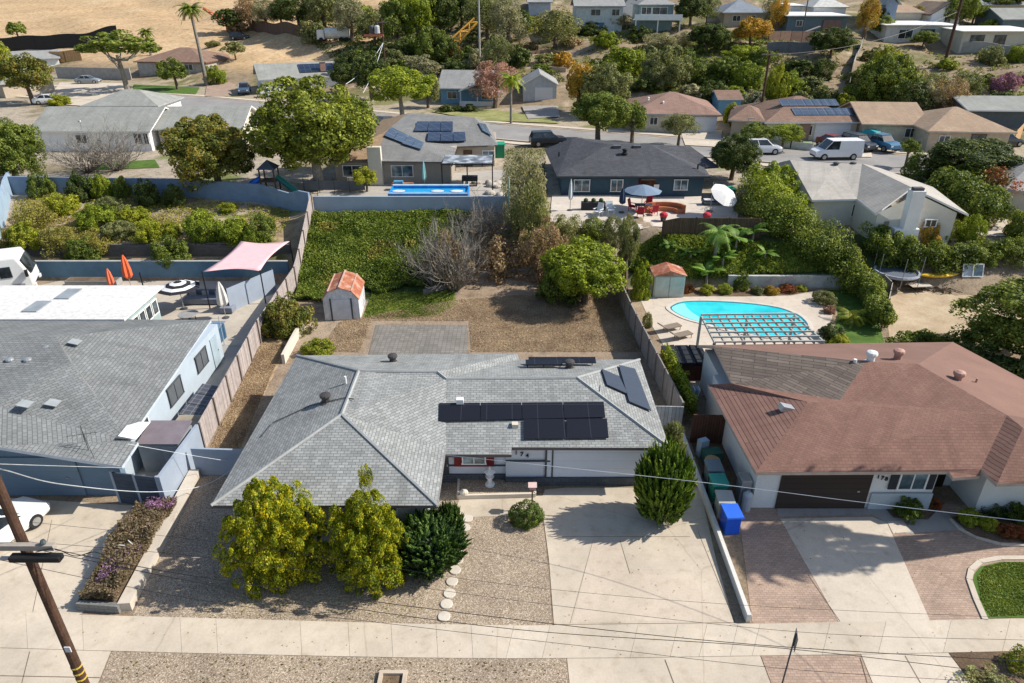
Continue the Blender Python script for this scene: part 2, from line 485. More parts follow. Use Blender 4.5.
# back yard of the middle lot: dry weeds
by = (XX > -17) & (XX < 8.6) & (YY > 35) & (YY < 62)
zone(by, (.28, .215, .155))
zone(by & (n1 > .3), (.34, .27, .20))
# planted slope of the left lot
ls = (XX < -18.5) & (YY > 55)&(YY < 67)
zone(ls, (.34, .26, .17)); zone(ls & (n1+n2 > .25), (.14, .13, .05)); zone(ls & (n1-n2 < -.5), (.42, .33, .23))
# ivy slopes
iv = (XX > -18.6)&(XX < -4+n1*2.5+n2)&(YY > 49.5+n2*.8)&(YY < 61.4)
zone(iv, (.05, .075, .02))
rs = (XX > 9.5)&(XX < 33)&(YY > 52)&(YY < 56.5)
zone(rs, (.07, .09, .03))
# upper lots
up = (YY > 61.5)&(uu < -7); zone(up, (.36, .31, .245)); zone(up & (n1 > .3), (.25, .21, .14)); zone(up & (n1 < -.5), (.17, .19, .07))
ac = (uu > 7)&(uu < 24); zone(ac, (.34, .29, .21)); zone(ac & (n1 > .4), (.19, .18, .08))
# hillside: brown earth, dry grass, green patches
hl = uu > 20
zone(hl, (.27, .21, .14)); zone(hl & (n1+n2*.5 > .25), (.17, .16, .075)); zone(hl & (n1*.7-n2 > .55), (.42, .34, .245)); zone(hl & (n2-n1 > .8), (.10, .115, .045))
# graded sand lot on the far left
k = np.clip((-24+ (YY-170)*.05 - XX+n1*2.5)/6, 0, 1)*np.clip((uu-27)/6, 0, 1)
zone(None, (.50, .355, .205), k)
k2 = k*np.clip(n1*1.4, 0, .6); zone(None, (.57, .43, .27), k2)
k3 = k*np.clip(-n2*1.8-.1, 0, .7); zone(None, (.42, .29, .17), k3)
k4 = k*np.clip(.8-np.abs((uu-74)+n1*2)/1.6, 0, .55); zone(None, (.36, .25, .15), k4)
ny, nx = XX.shape
verts = np.stack([XX.ravel(), YY.ravel(), ZZ.ravel()], 1)
idx = np.arange(ny*nx).reshape(ny, nx)
faces = np.stack([idx[:-1, :-1].ravel(), idx[:-1, 1:].ravel(), idx[1:, 1:].ravel(), idx[1:, :-1].ravel()], 1)
# leave the pool hole
POOLPX = [(670, 309), (674, 305), (683, 302.3), (700, 301.5), (722, 302), (750, 304), (778, 308), (795, 314), (803, 319), (808, 326), (804, 333), (790, 337), (765, 337), (742, 333), (722, 328.5), (706, 324), (690, 320), (678, 315)]
POOL = [P(a, b, 0) for a, b in POOLPX]
me = bpy.data.meshes.new('ground'); me.from_pydata(verts.tolist(), [], faces.tolist())
ca = me.color_attributes.new('zone', 'FLOAT_COLOR', 'POINT')
ca.data.foreach_set('color', np.concatenate([C.reshape(-1, 3), np.ones((ny*nx, 1))], 1).astype(np.float32).ravel())
me.polygons.foreach_set('use_smooth', [True]*len(me.polygons))
m, nt, out = _new('earth')
at = N(nt, 'ShaderNodeAttribute'); at.attribute_name = 'zone'
g = N(nt, 'ShaderNodeNewGeometry').outputs['Position']
a1 = noise(nt, g, 1.1, 5, .65); a2 = noise(nt, g, 7, 4, .75)
r1 = ramp(nt, a1.outputs[0], [(.3, (.66, .64, .6)), (.5, (1, 1, 1)), (.72, (1.22, 1.2, 1.16))])
r2 = ramp(nt, a2.outputs[0], [(.3, (.62, .6, .56)), (.5, (1, 1, 1)), (.7, (1.25, 1.22, 1.18))])
col = mix(nt, 1, at.outputs['Color'], r1.outputs[0], 'MULTIPLY'); col = mix(nt, 1, col, r2.outputs[0], 'MULTIPLY')
finish(nt, out, col, .95, a2.outputs[0], .6, .08, 0, .1)
me.materials.append(m)
gr = bpy.data.objects.new('ground', me); COL.objects.link(gr); gr['kind'] = 'structure'
def S(o): o['kind'] = 'structure'; return o

# ---------------------------------------------------------------- street side
SU = [(-420, 606), (-200, 609), (0, 613), (128, 616.5), (256, 620), (400, 624), (512, 626), (640, 625.5), (768, 624), (900, 621.5), (1024, 619), (1200, 615), (1440, 610)]
SD = [(-420, 640), (-200, 643), (0, 648), (128, 652), (256, 655), (400, 658), (512, 659), (640, 658), (768, 656), (900, 654), (1024, 651.5), (1200, 647), (1440, 642)]
def edge(E, px): return np.interp(px, [e[0] for e in E], [e[1] for e in E])
def SUw(px): return P(px, float(edge(SU, px)), 0)
def SDw(px): return P(px, float(edge(SD, px)), 0)
jts = [-420, -300, -190, -90, 26, 82, 180, 216, 300, 348, 391, 436, 471, 514, 550, 638, 678, 707, 738, 760, 830, 886, 951, 1010, 1090, 1180, 1280, 1440]
mats = [concrete('walk_slab', (.55, .48, .385), stain=.2), concrete('walk_slab_pale', (.57, .50, .405), stain=.2), concrete('walk_slab_tan', (.535, .465, .37), stain=.2)]
mb = MB()
random.seed(3)
for a, b in zip(jts[:-1], jts[1:]):
    n = max(1, int((b-a)/60)); xs = np.linspace(a, b, n+1)
    top = [SUw(x) for x in xs]; bot = [SDw(x-(8 if x > 500 else -2)) for x in xs]
    poly = top+bot[::-1]
    cx = sum(p.x for p in poly)/len(poly)
    # 1.5 cm joint
    sh = [(p.x+(.005 if p.x < cx else -.005), p.y) for p in poly]
    mb.prism(sh, -.1, .035+random.uniform(-.002, .002), random.choice([0, 0, 1, 2]))
S(mb.build('sidewalk', mats))
def fp(name, px, mat, z=.01, **k): return S(flatpoly(name, [P(a, b, 0) for a, b in px], mat, z, **k))
def rng_px(E, a, b, n=6): return [(x, float(edge(E, x))) for x in np.linspace(a, b, n)]
LOW = 735
fp('gravel_yard', [(196, 478)]+[(150, 575), (132, 617)]+rng_px(SU, 150, 552, 9)+[(549, 580), (541, 500), (524, 488), (440, 470), (240, 470)], GRAV, .012)
fp('parkway_gravel', rng_px(SD, 112, 566, 9)+[(574, LOW), (78, LOW)], GRAV, .012)
fp('parkway_apron', rng_px(SD, -300, 111, 7)+[(77, LOW), (-330, LOW)], CONC, .012)
fp('parkway_driveway', rng_px(SD, 567, 760, 5)+[(790, LOW), (575, LOW)], CONC, .012)
fp('parkway_pavers', rng_px(SD, 761, 860, 4)+[(893, LOW), (791, LOW)], PAV, .012)
fp('parkway_walk', rng_px(SD, 861, 948, 4)+[(1010, LOW), (894, LOW)], CONC2, .012)
fp('parkway_soil', rng_px(SD, 949, 1300, 5)+[(1420, LOW), (1012, LOW)], MULCH, .012)
yk = P(0, LOW, 0).y
S(MB().box((0, yk-.08, -.0), (160, .16, .07)).build('kerb', CONC2))
rd = S(MB().poly([(-200, 1, .004), (200, 1, .004), (200, yk-.16, .004), (-200, yk-.16, .004)]).build('road', ASPH))
S(MB().poly([(-90, 5.6, .009), (90, 5.6, .009), (90, 5.72, .009), (-90, 5.72, .009)]).build('road_marking', plain('yellow_road_paint', (.6, .42, .05), .7)))
# driveways
fp('front_driveway', [(565, 488), (700, 488), (716, 560)]+[(734, 623)]+rng_px(SU, 738, 554, 6)+[(549, 560), (541, 500), (545, 490)], CONC, .02)
fp('entry_walk', [(452, 519), (460, 498), (543, 496), (542, 516), (480, 517)], CONC, .022)
fp('left_driveway', [(-120, 490), (168, 508)]+[(82, 614)]+rng_px(SU, 78, -300, 6), CONC, .02)
fp('right_pavers', [(712, 440), (739, 515), (752, 622)]+rng_px(SU, 755, 1008, 8)+[(1120, 612), (1120, 520), (960, 505), (740, 480)], PAV, .012)
fp('right_driveway', [(780, 519), (872, 517), (887, 523), (930, 621.2), (839, 623)], CONC2, .02)
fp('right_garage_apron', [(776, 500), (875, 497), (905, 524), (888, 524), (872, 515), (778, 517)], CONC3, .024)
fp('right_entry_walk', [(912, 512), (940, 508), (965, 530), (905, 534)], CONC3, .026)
fp('entry_pad', [(887, 522), (903, 521), (911, 532), (893, 534)], CONC2, .028)
# drive joints and cracks: narrow recesses of dark sand
mb = MB()
def line(a, b, w=.02, z=.026):
    A = P(a[0], a[1], 0); B = P(b[0], b[1], 0); d = (B-A); n = Vector((-d.y, d.x, 0)).normalized()*w/2
    mb.poly([(A.x-n.x, A.y-n.y, z), (B.x-n.x, B.y-n.y, z), (B.x+n.x, B.y+n.y, z), (A.x+n.x, A.y+n.y, z)])
line((620, 541), (630, 574)); line((698, 532), (735, 623)); line((548, 537), (690, 537)); line((553, 625), (734, 623))
line((593, 541), (570, 624), .012)
line((52, 520), (33, 612)); line((0, 560), (120, 548)); line((-100, 600), (-40, 520)); line((30, 652), (18, 700)); line((0, 676), (100, 678))
line((808, 575), (840, 622)); line((665, 660), (680, 700)); line((860, 658), (872, 700)); line((905, 656), (930, 700))
S(mb.build('drive_joints', MULCH))
# repaired concrete panels
fp('drive_patch', [(592, 543), (620, 542), (629, 574), (690, 575), (728, 621), (572, 623)], concrete('concrete_patch', (.545, .465, .37)), .0235)
# lawn and flower bed on the right
fp('right_lawn', [(972, 577), (980, 567), (1000, 562), (1200, 562), (1200, 612), (1024, 618), (985, 619), (978, 600)], LAWN, .02)
mb = MB()
cv = [(985, 620), (976, 600), (969, 580), (971, 570), (980, 562), (1000, 558.5), (1100, 558), (1200, 558)]
cw = [P(a, b, 0) for a, b in cv]
for a, b in zip(cw[:-1], cw[1:]): mb.seg(a, b, .22, 0, .06)
S(mb.build('lawn_kerb', CONC2))
fp('flower_bed_soil', [(948, 518), (956, 526), (975, 536), (1000, 542), (1100, 545), (1100, 505), (1000, 508)], MULCH, .02)
mb = MB()
cw = [P(a, b, 0) for a, b in [(950, 520), (958, 529), (975, 538), (1000, 545), (1060, 548)]]
for a, b in zip(cw[:-1], cw[1:]): mb.seg(a, b, .12, 0, .09)
S(mb.build('flower_bed_kerb', CONC2))
fp('shrub_bed_soil', [(880, 503), (905, 497), (945, 503), (928, 520), (893, 518)], MULCH, .03)
# side strip between the left fence and the house: dry mulch and the neighbour's narrow yard
fp('side_yard_mulch', [(207, 455), (264, 338), (290, 342), (262, 400), (236, 470)], groundmat('dry_mulch', [(.2, (.15, .105, .065)), (.5, (.36, .26, .155)), (.8, (.52, .40, .26))], 1.4, 9, .6), .015)
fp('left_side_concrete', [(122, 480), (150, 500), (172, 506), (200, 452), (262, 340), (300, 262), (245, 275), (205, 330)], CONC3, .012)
fp('left_patio', [(-30, 300), (60, 281), (245, 281), (290, 275), (255, 345), (205, 345), (150, 330), (-60, 345)], concrete('patio_concrete', (.47, .42, .35)), .016)
fp('right_side_path', [(690, 440), (735, 440), (760, 500), (712, 505)], MULCH, .016)
# pavement slab grid behind the house
fp('rear_paver_pad', [(368, 356), (376, 325), (467, 325), (467, 356)], blocks('grey_grid_pavers', (.22, .205, .18), .3, .3, .5, None, 0, .14), .02)
# pool: deck ring, basin and water
pc = sum((p for p in POOL), Vector())/len(POOL)
DECKPX = [(640, 299), (655, 296), (690, 296), (740, 297), (790, 296), (822, 290), (835, 300), (832, 318), (824, 335), (815, 356), (690, 392), (672, 360), (652, 326)]
dk = [P(a, b, 0) for a, b in DECKPX]
bm = bmesh.new()
def loop(bm, pts, z): return [bm.verts.new((p.x, p.y, z)) for p in pts]
def smoothpts(pts, n=4):
    o = []; L_ = len(pts)
    for i in range(L_):
        p0, p1, p2, p3 = pts[i-1], pts[i], pts[(i+1) % L_], pts[(i+2) % L_]
        for k in range(n):
            t = k/n
            o.append(.5*((2*p1)+(-p0+p2)*t+(2*p0-5*p1+4*p2-p3)*t*t+(-p0+3*p1-3*p2+p3)*t**3))
    return o
SP_ = smoothpts(POOL)
cop = [p+(p-pc).normalized()*.33 for p in SP_]
dkm = concrete('pool_deck', (.56, .49, .41)); copm = concrete('pool_coping', (.60, .55, .48))
S(flatpoly('pool_deck', dk, dkm, .02))
mb = MB()
n = len(SP_)
for i in range(n):
    a, b, c, d = SP_[i], SP_[(i+1) % n], cop[(i+1) % n], cop[i]
    mb.add([(a.x, a.y, .07), (b.x, b.y, .07), (c.x, c.y, .07), (d.x, d.y, .07), (a.x, a.y, .0), (b.x, b.y, .0), (c.x, c.y, .0), (d.x, d.y, .0)],
           [(3, 2, 1, 0), (0, 1, 5, 4), (2, 3, 7, 6)])
root = thing('swimming_pool', (pc.x, pc.y, 0), 'kidney-shaped turquoise swimming pool with pale coping beside the pergola', 'swimming pool')
o = mb.build('coping', copm, root, world=True)
m, nt, out = _new('pool_water'); g = N(nt, 'ShaderNodeNewGeometry').outputs['Position']
nn = noise(nt, g, .45, 2); n3 = noise(nt, g, 4, 3)
r = ramp(nt, nn.outputs[0], [(.35, (.01, .46, .56)), (.6, (.05, .64, .70))])
finish(nt, out, r.outputs[0], .06, n3.outputs[0], .35, .05, 0, .6)
MB().poly([(p.x, p.y, .038) for p in SP_]).build('water', m, root, world=True)
mb = MB(); inn = [p-(p-pc).normalized()*.14 for p in SP_]
for i in range(n): mb.poly([(q.x, q.y, .048) for q in (SP_[i], SP_[(i+1) % n], inn[(i+1) % n], inn[i])])
mb.build('tile_line', plain('pool_tile', (.02, .20, .30), .2, .3, 4), root, world=True)
m2, nt, out = _new('pool_shallow'); finish(nt, out, (.25, .74, .74), .1, None)
sh = [P(a, b, 0) for a, b in [(671.5, 309), (675, 306), (684, 303.8), (686, 307), (691, 312), (700, 318), (706, 323), (690, 320.5), (679, 315)]]
MB().poly([(p.x, p.y, .042) for p in smoothpts(sh, 3)]).build('shallow_step', m2, root, world=True)
# patio planting beds and lawn of the pool lot
fp('pool_bed_soil', [(683, 297), (745, 296), (790, 295), (822, 289), (822, 284), (740, 286), (683, 290)], MULCH, .025)
fp('pool_side_lawn', [(822, 289), (845, 286), (872, 300), (885, 345), (826, 345), (838, 318), (836, 300)], LAWN, .012)
fp('trampoline_yard_dirt', [(885, 300), (905, 283), (960, 283), (1010, 282), (1060, 300), (1000, 340), (955, 345), (890, 345)], DIRT, .012)
# back lawn strip by the shed
fp('rear_grass', [(362, 318), (372, 292), (455, 292), (456, 305), (440, 316), (405, 319)], groundmat('weedy_grass', [(.2, (.07, .085, .025)), (.5, (.11, .15, .035)), (.8, (.21, .22, .08))], 1.5, 14, .6), .014)

# ---------------------------------------------------------------- the street beyond and its walks
def strip(name, mat, o0, o1, x0=-150, x1=150, off=.05, step=3):
    xs = np.arange(x0, x1+.1, step); mb = MB()
    A = [(x, yst(x)+o0) for x in xs]; B = [(x, yst(x)+o1) for x in xs]
    for i in range(len(xs)-1):
        q = [A[i], A[i+1], B[i+1], B[i]]
        mb.add([(p[0], p[1], G(p[0], p[1])+off) for p in q], [(0, 1, 2, 3)])
    return S(mb.build(name, mat))
ROADF = groundmat('faded_asphalt', [(.2, (.20, .195, .185)), (.5, (.26, .25, .24)), (.8, (.32, .31, .29))], .3, 10, .15)
strip('back_street', ROADF, -5.2, 5.2, off=.05)
strip('back_street_kerb_near', CONC2, -5.45, -5.2, off=.15)
strip('back_street_kerb_far', CONC2, 5.2, 5.45, off=.15)
strip('back_sidewalk_far', CONC2, 6.2, 7.6, off=.09)
strip('back_sidewalk_near', CONC2, -7.6, -6.2, off=.09)
def dr(name, px, mat, off=.07, step=2.0): return S(draped(name, Tp(*px), mat, off, step))
dr('left_back_driveway', [(60, 83), (128, 84), (130, 96), (88, 107), (45, 104)], CONC2, .13)
dr('left_back_lawn', [(134, 85), (200, 88), (196, 95), (134, 92)], LAWN, .13)
dr('left_paver_drive', [(207, 83), (222, 80), (236, 85), (228, 97), (205, 97)], PAV, .13)
dr('blue_house_lawn', [(430, 112), (470, 108), (540, 116), (560, 124), (480, 121)], groundmat('patchy_lawn', [(.2, (.11, .13, .04)), (.5, (.24, .25, .09)), (.8, (.42, .36, .2))], .6, 8, .4), .13)
dr('grey_garage_drive', [(522, 107), (558, 107), (560, 118), (528, 120)], CONC3, .2)
dr('brown_house_drive', [(680, 131), (722, 131), (720, 148), (685, 146)], CONC2, .13)
dr('solar_house_drive', [(818, 138), (868, 138), (872, 158), (815, 158)], CONC2, .13)
dr('solar_house_lawn', [(770, 137), (812, 140), (812, 150), (765, 148)], groundmat('pale_green_lawn', [(.2, (.14, .19, .11)), (.5, (.22, .30, .17)), (.8, (.34, .4, .27))], .6, 8, .4), .12)
dr('right_near_drive', [(955, 178), (1000, 165), (1060, 172), (1060, 210), (1010, 212), (975, 195)], CONC3, .06)
dr('right_near_walk', [(968, 232), (984, 237), (1005, 237), (1008, 220), (1002, 200), (997, 222), (990, 232)], CONC2, .08, 1.5)
dr('navy_house_patio', [(550, 222), (552, 196), (738, 196), (738, 224), (714, 228), (640, 230), (560, 226)], concrete('travertine', (.58, .52, .45)), .06, 1.5)
dr('mid_house_patio', [(318, 182), (505, 170), (505, 203), (318, 203)], concrete('grey_patio', (.42, .39, .35)), .04, 1.5)
dr('green_hedge_lawn', [(905, 250), (945, 243), (952, 250), (918, 258)], LAWN, .05, 1.0)
dr('left_near_lawn', [(95, 163), (155, 160), (160, 168), (95, 170)], LAWN, .05, 2)
# ---------------------------------------------------------------- near houses
def roofmesh(root, verts, faces, mats, fascia, name='roof', th=.16, mi=None, w=True):
    """verts world; faces with (indices, material index); a fascia board closes every open edge"""
    mb = MB(); vs = [Vector(v) for v in verts]
    E = {}
    mb.v = [tuple(v) for v in vs]+[(v.x, v.y, v.z-th) for v in vs]
    n = len(vs)
    from mathutils.geometry import tessellate_polygon
    tris = []
    for (f, k) in faces:
        if len(f) == 3: tris.append((list(f), k)); continue
        for t_ in tessellate_polygon([[Vector((vs[i].x, vs[i].y, 0)) for i in f]]): tris.append(([f[i] for i in t_], k))
    for (f, k) in tris:
        nrm = (vs[f[1]]-vs[f[0]]).cross(vs[f[2]]-vs[f[0]])
        if nrm.z < 0: f = f[::-1]
        mb.f.append(list(f)); mb.m.append(k); mb.f.append([i+n for i in f][::-1]); mb.m.append(len(mats))
        for i in range(len(f)): a, b = f[i], f[(i+1) % len(f)]; E[(a, b)] = E.get((a, b), 0)+1
    for (a, b) in list(E):
        if (b, a) not in E: mb.f.append([b, a, a+n, b+n]); mb.m.append(len(mats))
    return mb.build(name, list(mats)+[fascia], root, world=w)
def wallbox(root, pts, z0, z1, mat, name='wall'):
    return MB().prism([(p[0], p[1]) for p in pts], z0, z1).build(name, mat, root, world=True)
def window(root, a, b, s, z, w, h, frame=None, glass=None, name='window', mull=1, out=.04, t=.07, world=True, sill=True):
    """window on the wall running a->b (outward normal to the right of a->b), s metres along, sill height z"""
    a = Vector((a[0], a[1], 0)); b = Vector((b[0], b[1], 0)); d = (b-a).normalized(); n = Vector((d.y, -d.x, 0))
    rz = math.atan2(d.y, d.x); c = a+d*s+n*out
    o = MB().box((c.x, c.y, z+h/2), (w, .05, h), rz).build(name, glass or WIN, root, world=world)
    mb = MB(); c2 = a+d*s+n*(out+.02)
    for (dx, dz, ww, hh) in [(0, h/2, w+2*t, t), (0, -h/2, w+2*t, t), (-w/2, 0, t, h-t), (w/2, 0, t, h-t)]:
        q = c2+d*dx; mb.box((q.x, q.y, z+h/2+dz), (ww, .08, hh), rz)
    for k in range(mull):
        q = c2+d*(-w/2+w*(k+1)/(mull+1)); mb.box((q.x, q.y, z+h/2), (t*.7, .07, h-t), rz)
    f = mb.build('frame', frame or WHITE, o)
    if world:
        Mi = o.parent.matrix_basis.inverted()
        for v in f.data.vertices: v.co = Mi @ v.co
        f.data.update()
    return o
def door(root, a, b, s, z, w, h, mat, name='door', out=.03, frame=None, world=True, handle=True):
    a = Vector((a[0], a[1], 0)); b = Vector((b[0], b[1], 0)); d = (b-a).normalized(); n = Vector((d.y, -d.x, 0))
    rz = math.atan2(d.y, d.x); c = a+d*s+n*out
    o = MB().box((c.x, c.y, z+h/2), (w, .05, h), rz).build(name, mat, root, world=world)
    subs = []
    if frame:
        mb = MB(); c2 = c+n*.02
        for (dx, dz, ww, hh) in [(0, h/2+.04, w+.2, .09), (-w/2-.05, 0, .09, h), (w/2+.05, 0, .09, h)]:
            q = c2+d*dx; mb.box((q.x, q.y, z+h/2+dz), (ww, .06, hh), rz)
        subs.append(mb.build('frame', frame, o))
    if handle:
        q = c+d*(w*.38)+n*.05
        subs.append(MB().box((q.x, q.y, z+h*.48), (.12 if w > 2 else .05, .05, .05 if w > 2 else .12), rz).build('handle', METALG, o))
    if world:
        Mi = o.parent.matrix_basis.inverted()
        for f in subs:
            for v in f.data.vertices: v.co = Mi @ v.co
            f.data.update()
    return o
def text_part(root, s, a, b, pos, z, size, mat, out=.06, step=0, drop=0, name='house_digit'):
    """raised characters on the wall a->b"""
    a = Vector((a[0], a[1], 0)); b = Vector((b[0], b[1], 0)); d = (b-a).normalized(); n = Vector((d.y, -d.x, 0))
    for i, ch in enumerate(s):
        mb = MB()
        cu = bpy.data.curves.new('glyph', 'FONT'); cu.body = ch; cu.size = size; cu.extrude = .015; cu.offset = .006
        ob = bpy.data.objects.new('glyph', cu); COL.objects.link(ob)
        dg = bpy.context.evaluated_depsgraph_get(); me = bpy.data.meshes.new_from_object(ob.evaluated_get(dg))
        o = a+d*(pos+i*step)+n*out
        vs = [(o.x+d.x*v.co.x+n.x*v.co.z, o.y+d.y*v.co.x+n.y*v.co.z, z-i*drop+v.co.y) for v in me.vertices]
        mb.add(vs, [list(p.vertices) for p in me.polygons])
        bpy.data.objects.remove(ob); bpy.data.curves.remove(cu); bpy.data.meshes.remove(me)
        mb.build(name, mat, root, world=True)
def zplane(p, q, r):
    """height function of the plane through three points"""
    n = (q-p).cross(r-p)
    return lambda x, y: p.z-(n.x*(x-p.x)+n.y*(y-p.y))/n.z
def vent_pipe(root, p, r, h, mat, cap=True, name='roof_vent'):
    mb = MB().lathe([(r*1.5, -.15), (r*1.5, .0), (r, .04), (r, h*.55), (r*1.35, h*.6), (r*1.5, h*.75), (r*1.35, h*.9), (r*.5, h)] if cap else [(r, -.15), (r, h)], p, 10)
    return mb.build(name, mat, root, world=True, smooth=False)
def panels(root, corners, nx_, ny_, mat, zf, lift=.14, gap=.02, th=.05, name='solar_panel'):
    """nx x ny modules between the four corners (back-left, back-right, front-right, front-left) above the roof plane zf"""
    A, B, C_, D = corners
    for j in range(ny_):
        for i in range(nx_):
            def at(u, v):
                p = (A*(1-u)+B*u)*(1-v)+(D*(1-u)+C_*u)*v
                return Vector((p.x, p.y, zf(p.x, p.y)+lift))
            e = gap
            q = [at((i+e)/nx_, (j+e)/ny_), at((i+1-e)/nx_, (j+e)/ny_), at((i+1-e)/nx_, (j+1-e)/ny_), at((i+e)/nx_, (j+1-e)/ny_)][::-1]
            mb = MB().add([tuple(p) for p in q]+[(p.x, p.y, p.z-th) for p in q], [(0, 1, 2, 3), (7, 6, 5, 4), (0, 4, 5, 1), (1, 5, 6, 2), (2, 6, 7, 3), (3, 7, 4, 0)])
            o = mb.build(name, mat, root, world=True)
# ---- subject house
SHG = shingle('grey_shingles', (.315, .325, .315), (.25, .26, .255), .30, .15, .45, .26, .18)
FASG = plain('grey_fascia', (.34, .35, .36), .7)
WB = plain('pale_blue_wall', (.60, .64, .70), .8, .03, .6, 12, dirt=.04)
root = thing('bungalow', (0, 30, 0), 'middle house with a light grey hip roof carrying black solar collectors', 'house')
SUBJ = root
V = [(-12.6, 22.5, 2.6), (-3.1, 22.5, 2.6), (-8.0, 27.2, 4.05), (-8.0, 31.25, 4.08), (-12.65, 35.65, 2.6),
     (.35, 35.9, 2.6), (-3.9, 31.2, 4.05), (-3.4, 30.75, 3.88), (3.35, 30.85, 3.9), (.4, 35.15, 2.62), (7.42, 35.15, 2.6), (7.42, 26.55, 2.6),
     (-.02, 26.55, 2.62), (-.02, 26.15, 2.5), (-3.1, 26.15, 2.5), (-3.1, 26.5, 2.6)]
Fs = [([0, 1, 2], 0), ([0, 2, 3, 4], 0), ([4, 3, 6, 5], 0), ([6, 7, 9, 5], 0), ([7, 8, 10, 9], 0), ([8, 11, 10], 0),
      ([7, 15, 12, 11, 8], 0), ([15, 14, 13, 12], 0), ([1, 15, 7, 3, 2], 0), ([3, 7, 6], 0)]
roof = roofmesh(root, V, Fs, [SHG], plain('dark_fascia', (.12, .10, .10), .7))
# hip and ridge caps
CAPG = plain('ridge_cap_grey', (.33, .34, .335), .9, .1, 2, 12)
mb = MB()
def capline(a, b, r=.085): mb.tube([Vector(V[a])+Vector((0, 0, .0)), Vector(V[b])+Vector((0, 0, .0))], r, 5)
for a, b in ((0, 2), (1, 2), (2, 3), (3, 4), (3, 6), (6, 7), (7, 8), (8, 10), (8, 11)): capline(a, b)
c = mb.build('ridge_cap', CAPG, roof, world=False)
Mi = root.matrix_basis.inverted()
for v in c.data.vertices: v.co = Mi @ v.co
wallbox(root, [(-12.05, 23.1), (-3.65, 23.1), (-3.65, 28), (-12.05, 28)], 0, 2.55, WB)
wallbox(root, [(-12.05, 27.3), (-.29, 27.3), (-.29, 35.1), (-12.05, 35.1)], 0, 2.5, WB)
GA, GB = (-.3, 27.15), (7.0, 27.15)
wallbox(root, [GA, GB, (7.0, 34.6), (-.3, 34.6)], 0, 2.55, WB)
door(root, GA, GB, 4.6, .46, 5.2, 1.9, boards('garage_door_pale', (.64, .68, .75), .48, None, True, .02, .8), 'garage_door', .05, frame=DGREY)
mb = MB()   # dark band: block base by the entry, painted shade under the garage door
BLK = blocks('base_and_shade_blocks', (.09, .10, .115), .4, .2, .6)
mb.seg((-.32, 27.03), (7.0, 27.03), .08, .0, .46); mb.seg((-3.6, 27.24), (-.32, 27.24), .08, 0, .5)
mb.build('base_and_shade_band', BLK, root, world=True)
mb = MB().seg((-.32, 27.08), (1.85, 27.08), .05, 1.38, 1.46)
mb.seg((-3.4, 27.26), (-.32, 27.26), .05, .98, 1.05)
mb.seg((1.93, 27.06), (2.0, 27.06), .05, .1, 2.5)
mb.build('trim_strip', DGREY, root, world=True)
text_part(root, '174', GA, GB, .42, 1.8, .32, BLACK, .05, .27, .09)
RED = plain('dark_red_paint', (.19, .02, .02), .6)
EA, EB = (-3.65, 27.3), (-.3, 27.3)
mb = MB().box((-1.85, 27.24, 1.5), (1.95, .1, 1.0)); mb.build('window_surround', RED, root, world=True)
window(root, (-3.65, 27.2), (-.3, 27.2), 1.8, 1.22, 1.1, .5, WHITE, WINB, mull=1, out=.05)
window(root, (-12.05, 23.1), (-3.65, 23.1), 2.4, 1.0, 1.6, 1.1); window(root, (-12.05, 23.1), (-3.65, 23.1), 6.3, 1.0, 1.6, 1.1)
window(root, (7.0, 27.15), (7.0, 34.6), 4.5, 1.1, 1.2, .9)
door(root, EA, EB, .25, .1, .6, 2.0, DGREY, 'front_door')
SOL = solar('black_solar_collector', (.012, .012, .017), (.03, .032, .04), 1.25, 3.0)
zf = zplane(Vector(V[15]), Vector(V[11]), Vector(V[8]))
zr = zplane(Vector(V[11]), Vector(V[10]), Vector(V[8]))
zb = zplane(Vector(V[8]), Vector(V[10]), Vector(V[9]))
def PP(px, py, z=3.2): return P(px, py, z)
panels(root, [PP(439, 403, 3.5), PP(604, 402, 3.5), PP(605.5, 419.5, 3.1), PP(438.5, 422, 3.1)], 4, 1, SOL, zf, gap=.008)
panels(root, [PP(523, 420.5, 3.1), PP(607.5, 420, 3.1), PP(609.5, 439, 2.8), PP(523, 440, 2.8)], 2, 1, SOL, zf)
SOL2 = solar('blue_grey_solar_collector', (.045, .052, .07), (.06, .065, .08), 1.25, 3.0, .22)
panels(root, [PP(601, 374), PP(619.5, 377), PP(628, 399, 2.9), PP(606, 395, 2.9)], 1, 1, SOL2, zr)
panels(root, [PP(618, 369, 2.9), PP(635, 371, 2.7), PP(652, 414, 2.7), PP(628.5, 407, 2.9)], 1, 1, SOL2, zr)
for (cx, cy, wx, dy, nm) in ((2.8, 33.75, 3.75, .55, 0), (1.75, 33.2, 2.0, .45, 1)):
    M_ = Matrix.Rotation(R(8 if nm == 0 else 3), 3, 'X')
    z = zb(cx, cy)+.3
    o = MB().box((cx, cy, z), (wx, .55 if nm == 0 else .5, .05), 0, None, M_.to_4x4())
    for sx in (-.45, 0, .45): o.box((cx+sx*wx, cy, z-.2), (.05, .05, .4))
    o.build('solar_panel', SOL, root, world=True)
zl = zplane(Vector(V[0]), Vector(V[2]), Vector(V[3])); zbk = zplane(Vector(V[4]), Vector(V[3]), Vector(V[6]))
def onplane(px, py, zf_, z=3.3):
    for _ in range(12): q = P(px, py, z); z = .5*z+.5*zf_(q.x, q.y)
    return P(px, py, z)
for (px, py, z) in ((326, 402, 3.25), (393, 362, 3.1), (569.5, 368, 3.2)):
    q = onplane(px, py, zl if px < 340 else zbk if px < 500 else zb)
    vent_pipe(root, (q.x, q.y, q.z), .19, .5, plain('dark_metal', (.06, .055, .055), .5))
q = P(346, 384, 3.9); vent_pipe(root, (q.x, q.y, 3.6), .06, .75, WHITE, False, 'vent_pipe')
